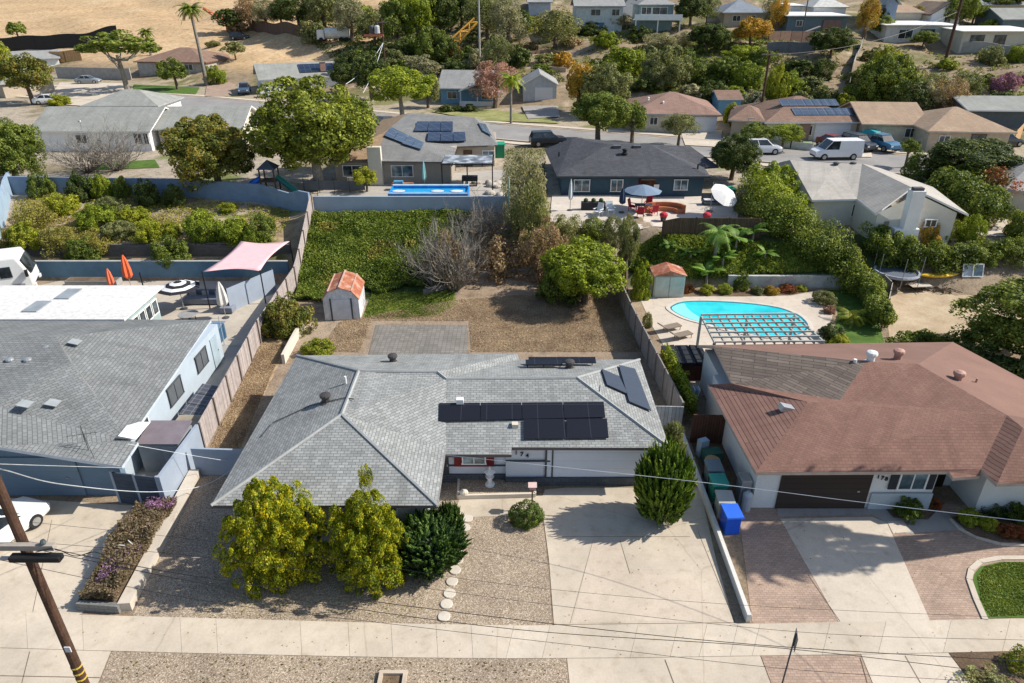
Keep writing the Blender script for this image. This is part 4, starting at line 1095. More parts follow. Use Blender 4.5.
def closed_umbrella(p, h, mat, label, r=.17, group=None, lean=0):
    root = thing('closed_umbrella', p, label, 'umbrella', group)
    MB().tube([(0, 0, 0), (0, 0, h)], .03, 6).build('pole', METALG, root)
    MB().lathe([(.26, 0), (.26, .06), (.06, .1)], (0, 0, 0), 10).build('base', DGREY, root)
    mb = MB(); n = 12; pr = [(.6, .35), (1, .42), (.95, .6), (.6, .85), (.15, 1)]
    vs = []; fs = []
    for (q, z) in pr:
        for k in range(n):
            a = 2*math.pi*k/n; rr = r*q*(1.15 if k % 2 else .75); vs.append((rr*math.cos(a), rr*math.sin(a), h*z))
    for i in range(len(pr)-1):
        for k in range(n): fs.append((i*n+k, i*n+(k+1) % n, (i+1)*n+(k+1) % n, (i+1)*n+k))
    fs.append(list(range(n))[::-1]); fs.append([(len(pr)-1)*n+k for k in range(n)])
    mb.add(vs, fs).build('canopy', mat, root)
    return root
def fabric(name, c): return plain(name, c, .85, .06, 2, 40, dirt=.06)
p = P(184, 309, 0); umbrella((p.x, p.y, 0), 1.55, 2.3, [fabric('black_fabric', (.02, .02, .025)), fabric('white_fabric', (.75, .75, .74))], 'open umbrella with black and white rings on the left patio', 8, 5)
p = P(132, 290, 0); closed_umbrella((p.x, p.y, 0), 3.0, fabric('orange_fabric', (.75, .14, .05)), 'tall closed orange umbrella in front of the dark blue wall', .31)
p = P(114, 293, 0); closed_umbrella((p.x, p.y, 0), 2.1, fabric('coral_fabric', (.65, .16, .08)), 'shorter closed coral umbrella left of the tall orange one', .23)
p = P(226, 318, 0); closed_umbrella((p.x, p.y, 0), 2.9, fabric('cream_stripe', (.6, .57, .52)), 'closed cream umbrella under the pink shade sail', .35)
# shade sail on posts
sail = thing('shade_sail', P(250, 275, 0), 'large pale pink shade sail stretched over the left patio', 'shade sail')
cs = [P(202, 272, 3.0), P(241, 241, 3.3), P(290, 241, 3.0), P(260, 271, 2.7)]
mb = MB(); n = 10; vs = []
for j in range(n+1):
    for i in range(n+1):
        u, v = i/n, j/n
        p = (cs[0]*(1-u)+cs[3]*u)*(1-v)+(cs[1]*(1-u)+cs[2]*u)*v
        c = (cs[0]+cs[1]+cs[2]+cs[3])/4
        k = .16*(1-(2*u-1)**2)*(abs(2*v-1)**2)+.16*(1-(2*v-1)**2)*(abs(2*u-1)**2)
        vs.append(p+(c-p)*k)
fs = [(j*(n+1)+i, j*(n+1)+i+1, (j+1)*(n+1)+i+1, (j+1)*(n+1)+i) for j in range(n) for i in range(n)]
o = mb.add(vs, fs).build('fabric', fabric('pink_shade_cloth', (.66, .42, .44)), sail, world=True, smooth=True); o.modifiers.new('thick', 'SOLIDIFY').thickness = .01
for q in cs: MB().tube([(q.x, q.y, G(q.x, q.y)), (q.x, q.y, q.z+.05)], .05, 8).build('post', BLACK, sail, world=True)
p = P(150, 312, 0); tag(MB().tube([(p.x, p.y, 0), (p.x, p.y, 3.2)], .05, 8).build('lamp_post', BLACK), 'black pole standing left of the ringed umbrella', 'pole')
# outdoor kitchen counter, sofa, grill, tables
root = thing('outdoor_bar', (-22.1, 41.7, 0), 'dark blue outdoor bar counter behind the wide weathered roof', 'bar counter')
DB = plain('bar_blue', (.04, .10, .18), .7)
for (x, y, wx, wy, h) in ((0, 1.3, 4.2, .25, 1.15), (1.95, -.6, .25, 3.6, 1.15)):
    MB().box((x, y, h/2), (wx, wy, h)).build('wall', DB, root)
MB().box((0, 1.3, 1.19), (4.4, .4, .07)).box((1.95, -.62, 1.19), (.4, 3.35, .07)).build('counter_top', plain('bar_top', (.16, .24, .33), .5), root)
for k in range(3): MB().tube([(2.15+k*.12, -1.6+k*.9, 0), (2.15+k*.12, -1.6+k*.9, 2.2)], .03, 6).build('post', LBLUEWALL, root)
root = thing('barbecue_grill', (-22.6, 40.8, 0), 'black covered barbecue grill inside the dark blue bar', 'grill')
MB().box((0, 0, .5), (1.5, .7, 1.0)).build('cabinet', BLACK, root, bevel=.03)
MB().lathe([(.34, 0), (.34, .01), (.3, .2), (.15, .3)], (0, 0, 1.0), 12, sx=2).build('hood', plain('grill_hood', (.05, .05, .05), .3), root)
GREYC = fabric('grey_cushion', (.20, .22, .27))
root = thing('garden_sofa', (-23.2, 49.0, 0), 'dark grey sectional sofa under the pink shade sail', 'sofa', None, R(0))
MB().box((0, 0, .3), (4.2, 1.0, .45)).build('seat', GREYC, root, bevel=.05)
MB().box((0, .5, .6), (4.2, .25, .6)).build('backrest', fabric('grey_back', (.13, .15, .19)), root, bevel=.05)
MB().box((1.8, -1.3, .3), (.95, 1.7, .45)).build('chaise', GREYC, root, bevel=.05)
for k in range(4): MB().box((-1.6+k, .3, .68), (.5, .2, .4), .1*k).build('cushion', fabric('pillow', (.36, .38, .42)), root, bevel=.04)
root = thing('garden_bench', (-25.8, 41.6, 0), 'tan cushioned garden chair between the sun room and the dark blue bar', 'chair')
MB().box((0, 0, .42), (1.2, .7, .14)).build('seat', fabric('tan_cushion', (.42, .33, .24)), root, bevel=.03)
MB().box((0, .35, .8), (1.2, .12, .7)).build('backrest', fabric('tan_back', (.36, .27, .2)), root, bevel=.03)
for sx in (-.5, .5):
    for sy in (-.28, .28): MB().tube([(sx, sy, 0), (sx, sy, .36)], .03, 5).build('leg', TIMB, root)
root = thing('patio_table', P(190, 322, 0), 'low grey patio table under the ringed umbrella', 'table')
MB().lathe([(.7, 0), (.72, .04), (.7, .06)], (0, 0, .62), 16).build('table_top', plain('grey_top', (.3, .3, .29), .5), root)
for a in (.5, 2.1, 3.7, 5.3): MB().tube([(.45*math.cos(a), .45*math.sin(a), 0), (.4*math.cos(a), .4*math.sin(a), .62)], .03, 5).build('leg', BLACK, root)
root = thing('raised_bed', P(95, 286, 0), 'long grey planter box against the dark blue wall, left of the coral umbrella', 'planter')
MB().box((0, 0, .3), (4.2, .9, .6)).build('box', plain('planter_grey', (.30, .29, .28), .8), root)
MB().box((0, 0, .61), (4.0, .7, .04)).build('soil', MULCH, root)
root = thing('round_pool', P(122, 300, 0), 'dark round fire pit by the orange umbrellas', 'fire pit')
MB().lathe([(.55, 0), (.6, .4), (.5, .42), (.45, .25)], (0, 0, 0), 14).build('bowl', DGREY, root)
MB().lathe([(.25, 0), (.2, .2)], (0, 0, .2), 8).build('burner', BLACK, root)
root = thing('privacy_screen', (-20.1, 49.2, 0), 'pale grey slanting screen panel beside the shade sail posts', 'screen', None, R(60))
MB().box((0, 0, .95), (4.5, .07, 1.9)).build('panel', GBLUE, root)
for s in (-2.2, 2.2): MB().box((s, .06, 1.0), (.1, .1, 2.0)).build('post', DGREY, root)
# narrow side yard: tilted panels, metal shed, bench
root = thing('tilted_solar_rack', (-17.6, 33.6, 0), 'dark solar rack lying low between the blue wall and the weathered fence', 'solar rack')
M_ = Matrix.Rotation(R(12), 4, 'Y')
for i in range(3): MB().box((0, -1.1+i*1.1, .75), (1.6, 1.05, .05), 0, None, M_).build('solar_panel', solar('rack_panel', (.06, .065, .08), (.16, .16, .17), .4, .4), root)
for s in (-1.4, 1.4):
    for q in (-.6, .6): MB().tube([(q, s, 0), (q, s, .7)], .03, 5).build('leg', METALG, root)
root = thing('work_bench', (-17.6, 31.1, 0), 'weathered wooden work bench between the solar rack and the metal shed', 'bench')
MB().box((0, 0, .85), (1.5, 1.7, .06)).build('bench_top', plain('bench_ply', (.30, .26, .2), .8, .2), root)
for s in (-.7, .7):
    for q in (-.6, .6): MB().tube([(q, s, 0), (q, s, .82)], .04, 5).build('leg', TIMB, root)
root = thing('metal_shed', (-17.6, 28.9, 0), 'low grey metal storage shed with a purple grey roof beside the pale slate wall', 'shed')
MB().box((0, 0, .85), (2.0, 1.7, 1.7)).build('wall', plain('metal_siding', (.27, .29, .31), .5, .1), root)
MB().add([(-1.05, -.9, 1.705), (1.05, -.9, 1.705), (1.05, .9, 1.9), (-1.05, .9, 1.9), (-1.05, -.9, 1.76), (1.05, -.9, 1.76), (1.05, .9, 1.96), (-1.05, .9, 1.96)], [(3, 2, 1, 0), (4, 5, 6, 7), (0, 1, 5, 4), (1, 2, 6, 5), (2, 3, 7, 6), (3, 0, 4, 7)]).build('roof', plain('purple_grey_roof', (.20, .17, .19), .6), root)
MB().box((.55, -.87, .85), (.7, .04, 1.5)).build('door', plain('metal_door', (.34, .36, .38), .5), root)

# ---------------------------------------------------------------- pool lot
root = thing('pergola', (15.9, 38.9, 0), 'dark open lattice pergola over the near end of the kidney-shaped pool', 'pergola')
PG = plain('pergola_paint', (.36, .38, .36), .75)
A, B, C_, D = P(701, 317.5, 2.6), P(794, 316.5, 2.6), P(824, 344, 2.6), P(715, 345, 2.6)
def bl(u, v): return (A*(1-u)+B*u)*(1-v)+(D*(1-u)+C_*u)*v
for i in range(12):
    a, b = bl(i/11, 0), bl(i/11, 1); MB().seg(a, b, .09, 2.62, 2.76).build('rafter', PG, root, world=True)
for j in range(7):
    a, b = bl(0, j/6), bl(1, j/6); MB().seg(a, b, .09 if j else .14, 2.765, 2.86).build('purlin', PG, root, world=True)
for u, v in ((0, 0), (.5, 0), (1, 0), (0, .95), (1, .95)):
    p = bl(u, v); MB().box((p.x, p.y, 1.3), (.14, .14, 2.62)).build('post', PG, root, world=True)
def lounger(p, rz, label, mat, frame, group):
    root = thing('sun_lounger', p, label, 'sun lounger', group, rz)
    MB().box((0, 0, .33), (1.25, .6, .08)).build('seat', mat, root, bevel=.02)
    MB().box((.85, 0, .5), (.7, .6, .07), 0, None, Matrix.Rotation(R(-32), 4, 'Y')).build('backrest', mat, root, bevel=.02)
    for s in (-.5, .55):
        for q in (-.25, .25): MB().tube([(s, q, 0), (s, q, .3)], .025, 5).build('leg', frame, root)
    return root
LG = 'sun loungers at the end of the pool'
lounger(P(672, 330, 0), R(205), 'brown sun lounger beside the pool deck, farther from the house', fabric('brown_sling', (.22, .18, .14)), TIMB, LG)
lounger(P(683, 338, 0), R(205), 'brown sun lounger beside the black covered box, nearer the house', fabric('brown_sling', (.22, .18, .14)), TIMB, LG)
root = thing('hot_tub', P(683, 372, 0), 'reddish hot tub cabinet under a folded black cover', 'hot tub')
MB().box((0, 0, .55), (2.6, 2.2, 1.1)).build('cabinet', boards('red_cabinet', (.10, .035, .025), .12), root)
for k in range(3): MB().box((-.88+k*.88, 0, 1.24), (.84, 2.4, .16), 0, None, Matrix.Rotation(R(-6+k*5), 4, 'Y')).build('cover', fabric('black_cover', (.02, .024, .03)), root, bevel=.03)
root = thing('round_table', P(712, 378, 0), 'round white table in the shade beside the weathered brown roof', 'table')
MB().lathe([(.5, 0), (.52, .03), (.5, .05)], (0, 0, .72), 18).build('table_top', WHITE, root)
MB().tube([(0, 0, 0), (0, 0, .72)], .05, 8).build('leg', METALG, root)
MB().lathe([(.3, 0), (.28, .05)], (0, 0, 0), 12).build('base', METALG, root)
root = thing('lean_to', P(722, 392, 0), 'small dark blue lean-to cover beside the round white table', 'cover')
MB().box((0, 0, 1.5), (1.1, 2.6, .06), R(-12), None, Matrix.Rotation(R(14), 4, 'Y')).build('roof', plain('blue_tarp', (.05, .09, .13), .5), root)
for s in (-1.1, 1.1): MB().tube([(.35, s, 0), (.35, s, 1.4)], .03, 5).build('post', METALG, root)
root = thing('folded_chairs', P(690, 405, 0), 'bundle of white folded chairs leaning in the narrow passage', 'folded chairs')
for k in range(3): MB().box((k*.14, 0, .6), (.05, .5, 1.15), 0, None, Matrix.Rotation(R(12), 4, 'Y')).build('folded_chair', WHITE if k != 1 else plain('aqua_chair', (.3, .5, .52), .6), root)
# trampoline yard
root = thing('trampoline', T(894, 281), 'round trampoline with net poles beside the tall dark hedge', 'trampoline')
tr = 1.75
MB().lathe([(tr-.3, .0), (tr-.3, .01)], (0, 0, .8), 24).build('mat', fabric('tramp_mat', (.10, .12, .15)), root)
mb = MB(); path = [((tr-.12)*math.cos(a), (tr-.12)*math.sin(a), .82) for a in np.linspace(0, 2*math.pi, 29)]; mb.tube(path, .13, 6, cap=False); mb.build('pad', fabric('tramp_pad', (.28, .31, .36)), root)
for k in range(6):
    a = k*math.pi/3+.3; x, y = tr*math.cos(a), tr*math.sin(a)
    MB().tube([(x, y, 0), (x, y, 2.5)], .03, 6).build('pole', plain('pole_grey', (.3, .3, .32), .5), root)
p = T(937, 277)
root = thing('kayak', (p.x, p.y, p.z+.12), 'yellow kayak lying on the dirt in front of the clipped hedge', 'kayak', None, R(2))
mb = MB(); n = 10; vs = []; fs = []; Lk = 3.6; ns = 12
for i in range(ns+1):
    t = -1+2*i/ns; wv = .40*max(.04, (1-abs(t)**2.6)); hv = .17*max(.08, 1-abs(t)**4)
    for k in range(n):
        a = 2*math.pi*k/n; vs.append((t*Lk/2, wv*math.cos(a), hv*math.sin(a)*(1 if math.sin(a) < 0 else .8)+.05+.12*t*t))
for i in range(ns):
    for k in range(n): fs.append((i*n+k, i*n+(k+1) % n, (i+1)*n+(k+1) % n, (i+1)*n+k))
fs += [list(range(n))[::-1], [ns*n+k for k in range(n)]]
mb.add(vs, fs).build('hull', plain('kayak_yellow', (.72, .47, .03), .4), root, smooth=True)
mb = MB().lathe([(.3, 0), (.34, .04), (.3, .06)], (0, 0, .17), 14, sx=1.6).build('cockpit', plain('kayak_rim', (.25, .17, .03), .5), root)
for k, (px, s) in enumerate(((966, 'left'), (976, 'right'))):
    p = T(px, 276); root = thing('old_window', p, f'old white-framed glass panel leaning on the clipped hedge, {s} one of the pair', 'window panel', 'glass panels leaning by the kayak')
    Mt = Matrix.Rotation(R(-18), 4, 'X')
    MB().box((0, 0, .5), (.75, .04, 1.0), 0, None, Mt).build('pane', WINB if k else plain('pale_pane', (.35, .42, .5), .15), root)
    mb = MB()
    for (dx, dz, ww, hh) in ((0, .5, .85, .08), (0, -.5, .85, .08), (-.4, 0, .08, 1.0), (.4, 0, .08, 1.0)): mb.box((dx, -.03+dz*math.sin(R(18)), .5+dz*.95), (ww, .07, hh), 0, None, Mt)
    mb.build('frame', WHITE, root)
random.seed(11)
for i, (px, py, r) in enumerate(((905, 284, .5), (918, 290, .4), (945, 292, .4))):
    p = T(px, py); mb = MB()
    for k in range(26):
        a = random.uniform(0, 6.28); l = random.uniform(.6, 1.6); x, y = random.uniform(-r*2, r*2), random.uniform(-r, r)
        mb.tube([(p.x+x-l/2*math.cos(a), p.y+y-l/2*math.sin(a), p.z+.05+random.random()*.3), (p.x+x+l/2*math.cos(a), p.y+y+l/2*math.sin(a), p.z+.05+random.random()*.25)], .03, 4)
    tag(mb.build('branch_pile', BARK), ['heap of cut branches beside the trampoline', 'heap of cut branches on the open dirt left of the kayak', 'sparse heap of cut sticks on the dirt below the kayak'][i], 'branch pile', 'cut branches on the dirt')
p = T(932, 284); root = thing('plywood_sheet', (p.x-1.2, p.y-.3, p.z+.06), 'pale sheet of board lying on the dirt below the yellow kayak', 'board')
MB().box((0, 0, 0), (1.7, .9, .05), .1).build('board', plain('ply', (.5, .45, .38), .8), root)

# ---------------------------------------------------------------- navy house patio
z = 3.06
def patio(px, py): p = T(px, py); return Vector((p.x, p.y, p.z+.06))
umbrella(patio(641, 212), 1.75, 2.5, [fabric('slate_blue_fabric', (.16, .22, .30))], 'open slate blue umbrella over the orange sofa at the navy house', 8)
r_ = umbrella(patio(727, 212)-Vector((1.6, 0, 0)), 1.35, 2.75, [fabric('offwhite_fabric', (.72, .70, .68))], 'large off-white umbrella tipped on its side at the right of the navy patio', 8, tilt=(R(30), R(22)))
closed_umbrella(patio(570, 211), 2.9, fabric('white_closed', (.6, .64, .68)), 'closed white umbrella by the left window of the navy house', .2)
closed_umbrella(patio(621.5, 213), 2.3, fabric('navy_closed', (.03, .05, .10)), 'closed navy umbrella between the white chairs and the red chairs', .28)
def garden_chair(p, rz, mat, label, group=None, name='garden_chair'):
    root = thing(name, p, label, 'chair', group, rz)
    MB().box((0, 0, .38), (.6, .6, .07)).build('seat', mat, root, bevel=.02)
    MB().box((0, .32, .72), (.6, .06, .72), 0, None, Matrix.Rotation(R(-14), 4, 'X')).build('backrest', mat, root, bevel=.02)
    for s in (-.33, .33): MB().box((s, 0, .6), (.1, .62, .05)).build('armrest', mat, root)
    for s in (-.27, .27):
        for q in (-.26, .26): MB().tube([(s, q, 0), (s, q, .38)], .03, 5).build('leg', mat, root)
    return root
WG = plain('white_resin', (.72, .74, .76), .4, .03)
garden_chair(patio(598, 216), R(-40), WG, 'white garden chair at the navy house, left of the pair', 'white garden chairs at the navy house')
garden_chair(patio(610, 214), R(10), WG, 'white garden chair at the navy house, right of the pair', 'white garden chairs at the navy house')
REDC = fabric('red_cushion', (.42, .03, .05))
for i, (px, py, rz, s) in enumerate(((632, 211, 60, 'leftmost'), (640, 218, 170, 'nearest the fence'), (648, 209, -20, 'farthest back'), (653, 216, 200, 'next to the orange sofa'))):
    garden_chair(patio(px, py), R(rz), REDC, f'red cushioned chair at the dark patio table, {s}', 'red patio chairs at the navy house')
p = patio(643, 213); root = thing('dining_table', p, 'dark glass patio table among the red chairs', 'table')
MB().box((0, 0, .72), (1.6, .9, .04)).build('table_top', glassy('table_glass', (.06, .06, .07)), root)
for s in (-.7, .7):
    for q in (-.38, .38): MB().tube([(s, q, 0), (s, q, .7)], .03, 5).build('leg', BLACK, root)
p = patio(664, 214.5); root = thing('garden_sofa', p, 'curved orange terracotta sofa under the slate blue umbrella', 'sofa')
OR = plain('orange_clay', (.42, .15, .07), .7, .1)
mb = MB(); mb2 = MB()
for i in range(8):
    a0, a1 = math.pi*i/8, math.pi*(i+1)/8
    def q(r, a, z): return (r*1.25*math.cos(a), r*.8*math.sin(a), z)
    for (m_, r0, r1, z0, z1) in ((mb, .9, 1.35, 0, .42), (mb2, 1.36, 1.55, 0, .8)):
        m_.add([q(r0, a0, z0), q(r1, a0, z0), q(r1, a1, z0), q(r0, a1, z0), q(r0, a0, z1), q(r1, a0, z1), q(r1, a1, z1), q(r0, a1, z1)], [(4, 5, 6, 7), (1, 2, 6, 5), (3, 0, 4, 7), (0, 1, 5, 4), (2, 3, 7, 6)])
mb.build('seat', OR, root); mb2.build('backrest', OR, root)
for (px, py, lab) in ((590, 208, 'dark rattan planter bench below the left window of the navy house'),):
    root = thing('planter_bench', patio(px+3, py+2), lab, 'planter'); MB().box((0, 0, .35), (2.2, .6, .7)).build('box', plain('dark_rattan', (.035, .035, .04), .8), root)
    for k in range(3): MB().ball((-.7+k*.7, 0, .85), (.22, .2, .22), 6).build('plant', leaf('pot_plant', (.05, .09, .02), (.12, .18, .05)), root)
for (px, py, lab) in ((663, 222, 'red flowering pot in front of the orange sofa'), (706, 222, 'red flowering pot at the right end of the navy patio')):
    root = thing('flower_pot', patio(px, py), lab, 'flower pot', 'red flower pots at the navy house')
    MB().lathe([(.2, 0), (.3, .4), (.32, .45)], (0, 0, 0), 10).build('pot', plain('pot_dark', (.05, .04, .04), .6), root)
    MB().ball((0, 0, .6), (.38, .38, .25), 7).build('flowers', plain('red_blooms', (.45, .03, .05), .8, .3, 6), root)
bb = bin_((.02, .20, .11), (.03, .28, .16), 'dark green bin on the side path of the navy house', 0, 0, .3); p = patio(728, 202); bb.location = p; bb['group'] = 'green bins'; bb.scale = (1.3, 1.3, 1.2)
p = patio(712, 205); root = thing('lounge_bench', p, 'dark bench with pale cushions in the shade of the off-white umbrella', 'bench')
MB().box((0, 0, .35), (2.0, .7, .15)).build('seat', DGREY, root)
MB().box((0, .35, .7), (2.0, .1, .6)).build('backrest', DGREY, root)
MB().box((-.4, 0, .47), (.9, .6, .1)).build('cushion', WG, root, bevel=.03)
for s in (-.9, .9): MB().box((s, 0, .14), (.08, .6, .28)).build('leg', DGREY, root)

# ---------------------------------------------------------------- tan house yard
p0 = T(386, 203); 
root = thing('above_ground_pool', ((-12.3), 64.3, 3.5), 'long bright blue above-ground pool behind the pale grey blue wall', 'above-ground pool')
a, b = P(389, 190, 4.9), P(468, 188, 4.9)
cx, wx = (a.x+b.x)/2, (b.x-a.x)
root.location = (cx, 64.6, 3.5); root.matrix_basis = Matrix.Translation((cx, 64.6, 3.5))
PB = plain('pool_liner_blue', (.01, .22, .62), .4, .15)
mb = MB().box((0, 1.4, .6), (wx, .12, 1.2)).box((0, -1.4, .6), (wx, .12, 1.2)).box((-wx/2, 0, .6), (.12, 2.7, 1.2)).box((wx/2, 0, .6), (.12, 2.7, 1.2)); mb.build('wall', PB, root)
MB().box((0, 0, .95), (wx-.14, 2.66, .04)).build('water', plain('blue_water', (.03, .35, .65), .1), root)
MB().tube([(-wx/2, 1.45, 1.24), (wx/2, 1.45, 1.24)], .11, 8).tube([(-wx/2, -1.45, 1.24), (wx/2, -1.45, 1.24)], .07, 8).build('rail', plain('rail_pale', (.55, .68, .75), .4), root)
for s in (-.4, .1, .35): MB().lathe([(.35, 0), (.42, .06), (.3, .1)], (s*wx, .2, .97), 12, sx=1.5).build('float', plain('float_white', (.6, .65, .75), .5), root)
root = thing('awning', P(443, 152, 5.9), 'cream awning stretched beside the black lattice patio cover', 'awning')
q = [P(426, 147.5, 6.0), P(457, 145.5, 6.3), P(455, 152.5, 5.7), P(428, 153, 5.7)]
mb = MB().add([tuple(v) for v in q]+[(v.x, v.y, v.z-.05) for v in q], [(0, 1, 2, 3), (7, 6, 5, 4), (0, 4, 5, 1), (2, 6, 7, 3), (1, 5, 6, 2), (3, 7, 4, 0)]).build('fabric', fabric('cream_awning', (.62, .55, .44)), root, world=True)
for v in q[2:]: MB().tube([(v.x, v.y, 3.5), (v.x, v.y, v.z)], .04, 6).build('post', DGREY, root, world=True)
root = thing('patio_cover', P(468, 175, 3.6), 'black steel lattice patio cover with glass railings behind the blue pool', 'patio cover')
ya, yb = 72.5, 76.5
xa, xb = P(444, 158, 6.2).x, P(493, 158, 6.2).x
ya = P(444, 163, 6.1).y-1.0; yb = ya+4
for k in range(6): MB().box((xa+(xb-xa)*k/5, (ya+yb)/2, 6.05), (.1, yb-ya, .14)).build('rafter', BLACK, root, world=True)
for y in (ya, yb): MB().box(((xa+xb)/2, y, 6.18), (xb-xa+.2, .12, .1)).build('beam', BLACK, root, world=True)
for x in (xa, (xa+xb)/2, xb): MB().box((x, ya, 4.8), (.11, .11, 2.6)).build('post', BLACK, root, world=True)
MB().box(((xa+xb)/2, (ya+yb)/2, 6.27), (xb-xa-.1, yb-ya-.3, .03)).build('roof_sheet', glassy('patio_sheet', (.16, .17, .18), .3), root, world=True)
tb = T(470, 186); root = thing('barbecue_table', (tb.x, tb.y, tb.z), 'black grill table in front of the lattice patio cover', 'grill')
MB().box((0, 0, .8), (1.6, .7, .5)).build('body', BLACK, root, bevel=.05)
for s in (-.7, .7): MB().box((s, 0, .28), (.07, .6, .56)).build('leg', BLACK, root)
tb = T(403, 190); root = thing('toy_table', tb, 'low orange and blue play table beside the window with a cream wall', 'play table')
MB().box((0, 0, .55), (2.1, .8, .25)).build('table_top', plain('toy_orange', (.45, .2, .12), .6), root)
MB().box((-.4, 0, .8), (.9, .5, .25)).build('box', plain('toy_blue', (.1, .35, .6), .5), root)
for s in (-.9, .9): MB().box((s, 0, .22), (.07, .7, .44)).build('leg', WHITE, root)
tb = T(425, 190); closed_umbrella(tb, 2.9, fabric('aqua_closed', (.25, .5, .5)), 'closed aqua umbrella at the corner of the tan house', .18)
tb = T(331, 193); root = thing('glass_railing', tb, 'low black railing in front of the left window of the tan house', 'railing')
for k in range(5): MB().tube([(-2.6+k*1.5, 0, 0), (-2.6+k*1.5, 0, 1.5)], .03, 5).build('post', BLACK, root)
MB().box((.4, 0, .75), (6.0, .03, .9)).build('panel', plain('dark_mesh', (.09, .1, .11), .5), root)
tb = T(352, 187); garden_chair(tb, R(180), CREAM, 'cream garden chair behind the black railing of the tan house')
# play structure
tb = T(272, 193); root = thing('play_structure', tb, 'climbing frame with a blue slide and a green slide under the big tree', 'play structure')
for sx in (-.7, .7):
    for sy in (-.7, .7): MB().box((sx, sy, 1.3), (.12, .12, 2.6)).build('post', TIMB, root)
MB().box((0, 0, 1.3), (1.5, 1.5, .1)).build('deck', TIMB, root)
def slide(pts, mat, nm='slide'):
    mb = MB(); mb.tube(pts, .3, 8); mb.build(nm, mat, root)
slide([(-.8, -.2, 1.5), (-1.6, -.6, 1.1), (-2.1, -1.0, .4), (-2.4, -1.2, .25)], plain('slide_blue', (.02, .15, .6), .35))
slide([(.8, 0, 1.6), (1.8, -.5, 1.0), (2.8, -1.0, .4), (3.1, -1.1, .25)], plain('slide_green', (.03, .2, .16), .35))
MB().add([(-.9, -.9, 2.5), (.9, -.9, 2.5), (.9, .9, 2.5), (-.9, .9, 2.5), (0, 0, 3.3)], [(0, 1, 4), (1, 2, 4), (2, 3, 4), (3, 0, 4), (3, 2, 1, 0)]).build('roof', plain('play_roof', (.1, .12, .16), .7), root)
random.seed(5)
for i in range(9):
    q = T(478+random.uniform(-5, 22), 190+random.uniform(-6, 8)); tag(MB().ball((q.x, q.y, q.z+.15), (random.uniform(.3, .6), random.uniform(.3, .5), random.uniform(.2, .35)), 6).build('boulder', plain('pale_rock', (.42, .38, .32), .9, .15)), 'pale boulder in the rock garden right of the blue pool', 'boulder', 'boulders right of the blue pool')
bb = bin_((.02, .22, .12), (.02, .3, .17), 'green bin at the right corner of the tan house', 0, 0, .1); bb.location = T(500, 157); bb['group'] = 'green bins'; bb.scale = (1.5, 1.5, 1.5)
# ---------------------------------------------------------------- houses beyond
SWATCH = {}
def hipgrid(w, d, e, rise, kind, zt, over=.5):
    """roof verts/faces in local coordinates; front edge at y=0 (wall), depth d"""
    x0, x1, y0, y1 = -w/2-over, w/2+over, -over, d+over; ym = (y0+y1)/2; ze = zt
    if kind == 'hip':
        k = min((y1-y0)/2, (x1-x0)/2*.95)
        V = [(x0, y0, ze), (x1, y0, ze), (x1, y1, ze), (x0, y1, ze), (x0+k, ym, ze+rise), (x1-k, ym, ze+rise)]
        F = [([0, 1, 5, 4], 0), ([1, 2, 5], 0), ([2, 3, 4, 5], 0), ([3, 0, 4], 0)]
    elif kind == 'gable':
        V = [(x0, y0, ze), (x1, y0, ze), (x1, y1, ze), (x0, y1, ze), (x0, ym, ze+rise), (x1, ym, ze+rise)]
        F = [([0, 1, 5, 4], 0), ([2, 3, 4, 5], 0)]
    elif kind == 'gablef':
        V = [(x0, y0, ze), (x1, y0, ze), (x1, y1, ze), (x0, y1, ze), (0, y0, ze+rise), (0, y1, ze+rise)]
        F = [([0, 4, 5, 3], 0), ([1, 2, 5, 4], 0)]
    else:
        V = [(x0, y0, ze), (x1, y0, ze), (x1, y1, ze+rise*.3), (x0, y1, ze+rise*.3)]; F = [([0, 1, 2, 3], 0)]
    return V, F
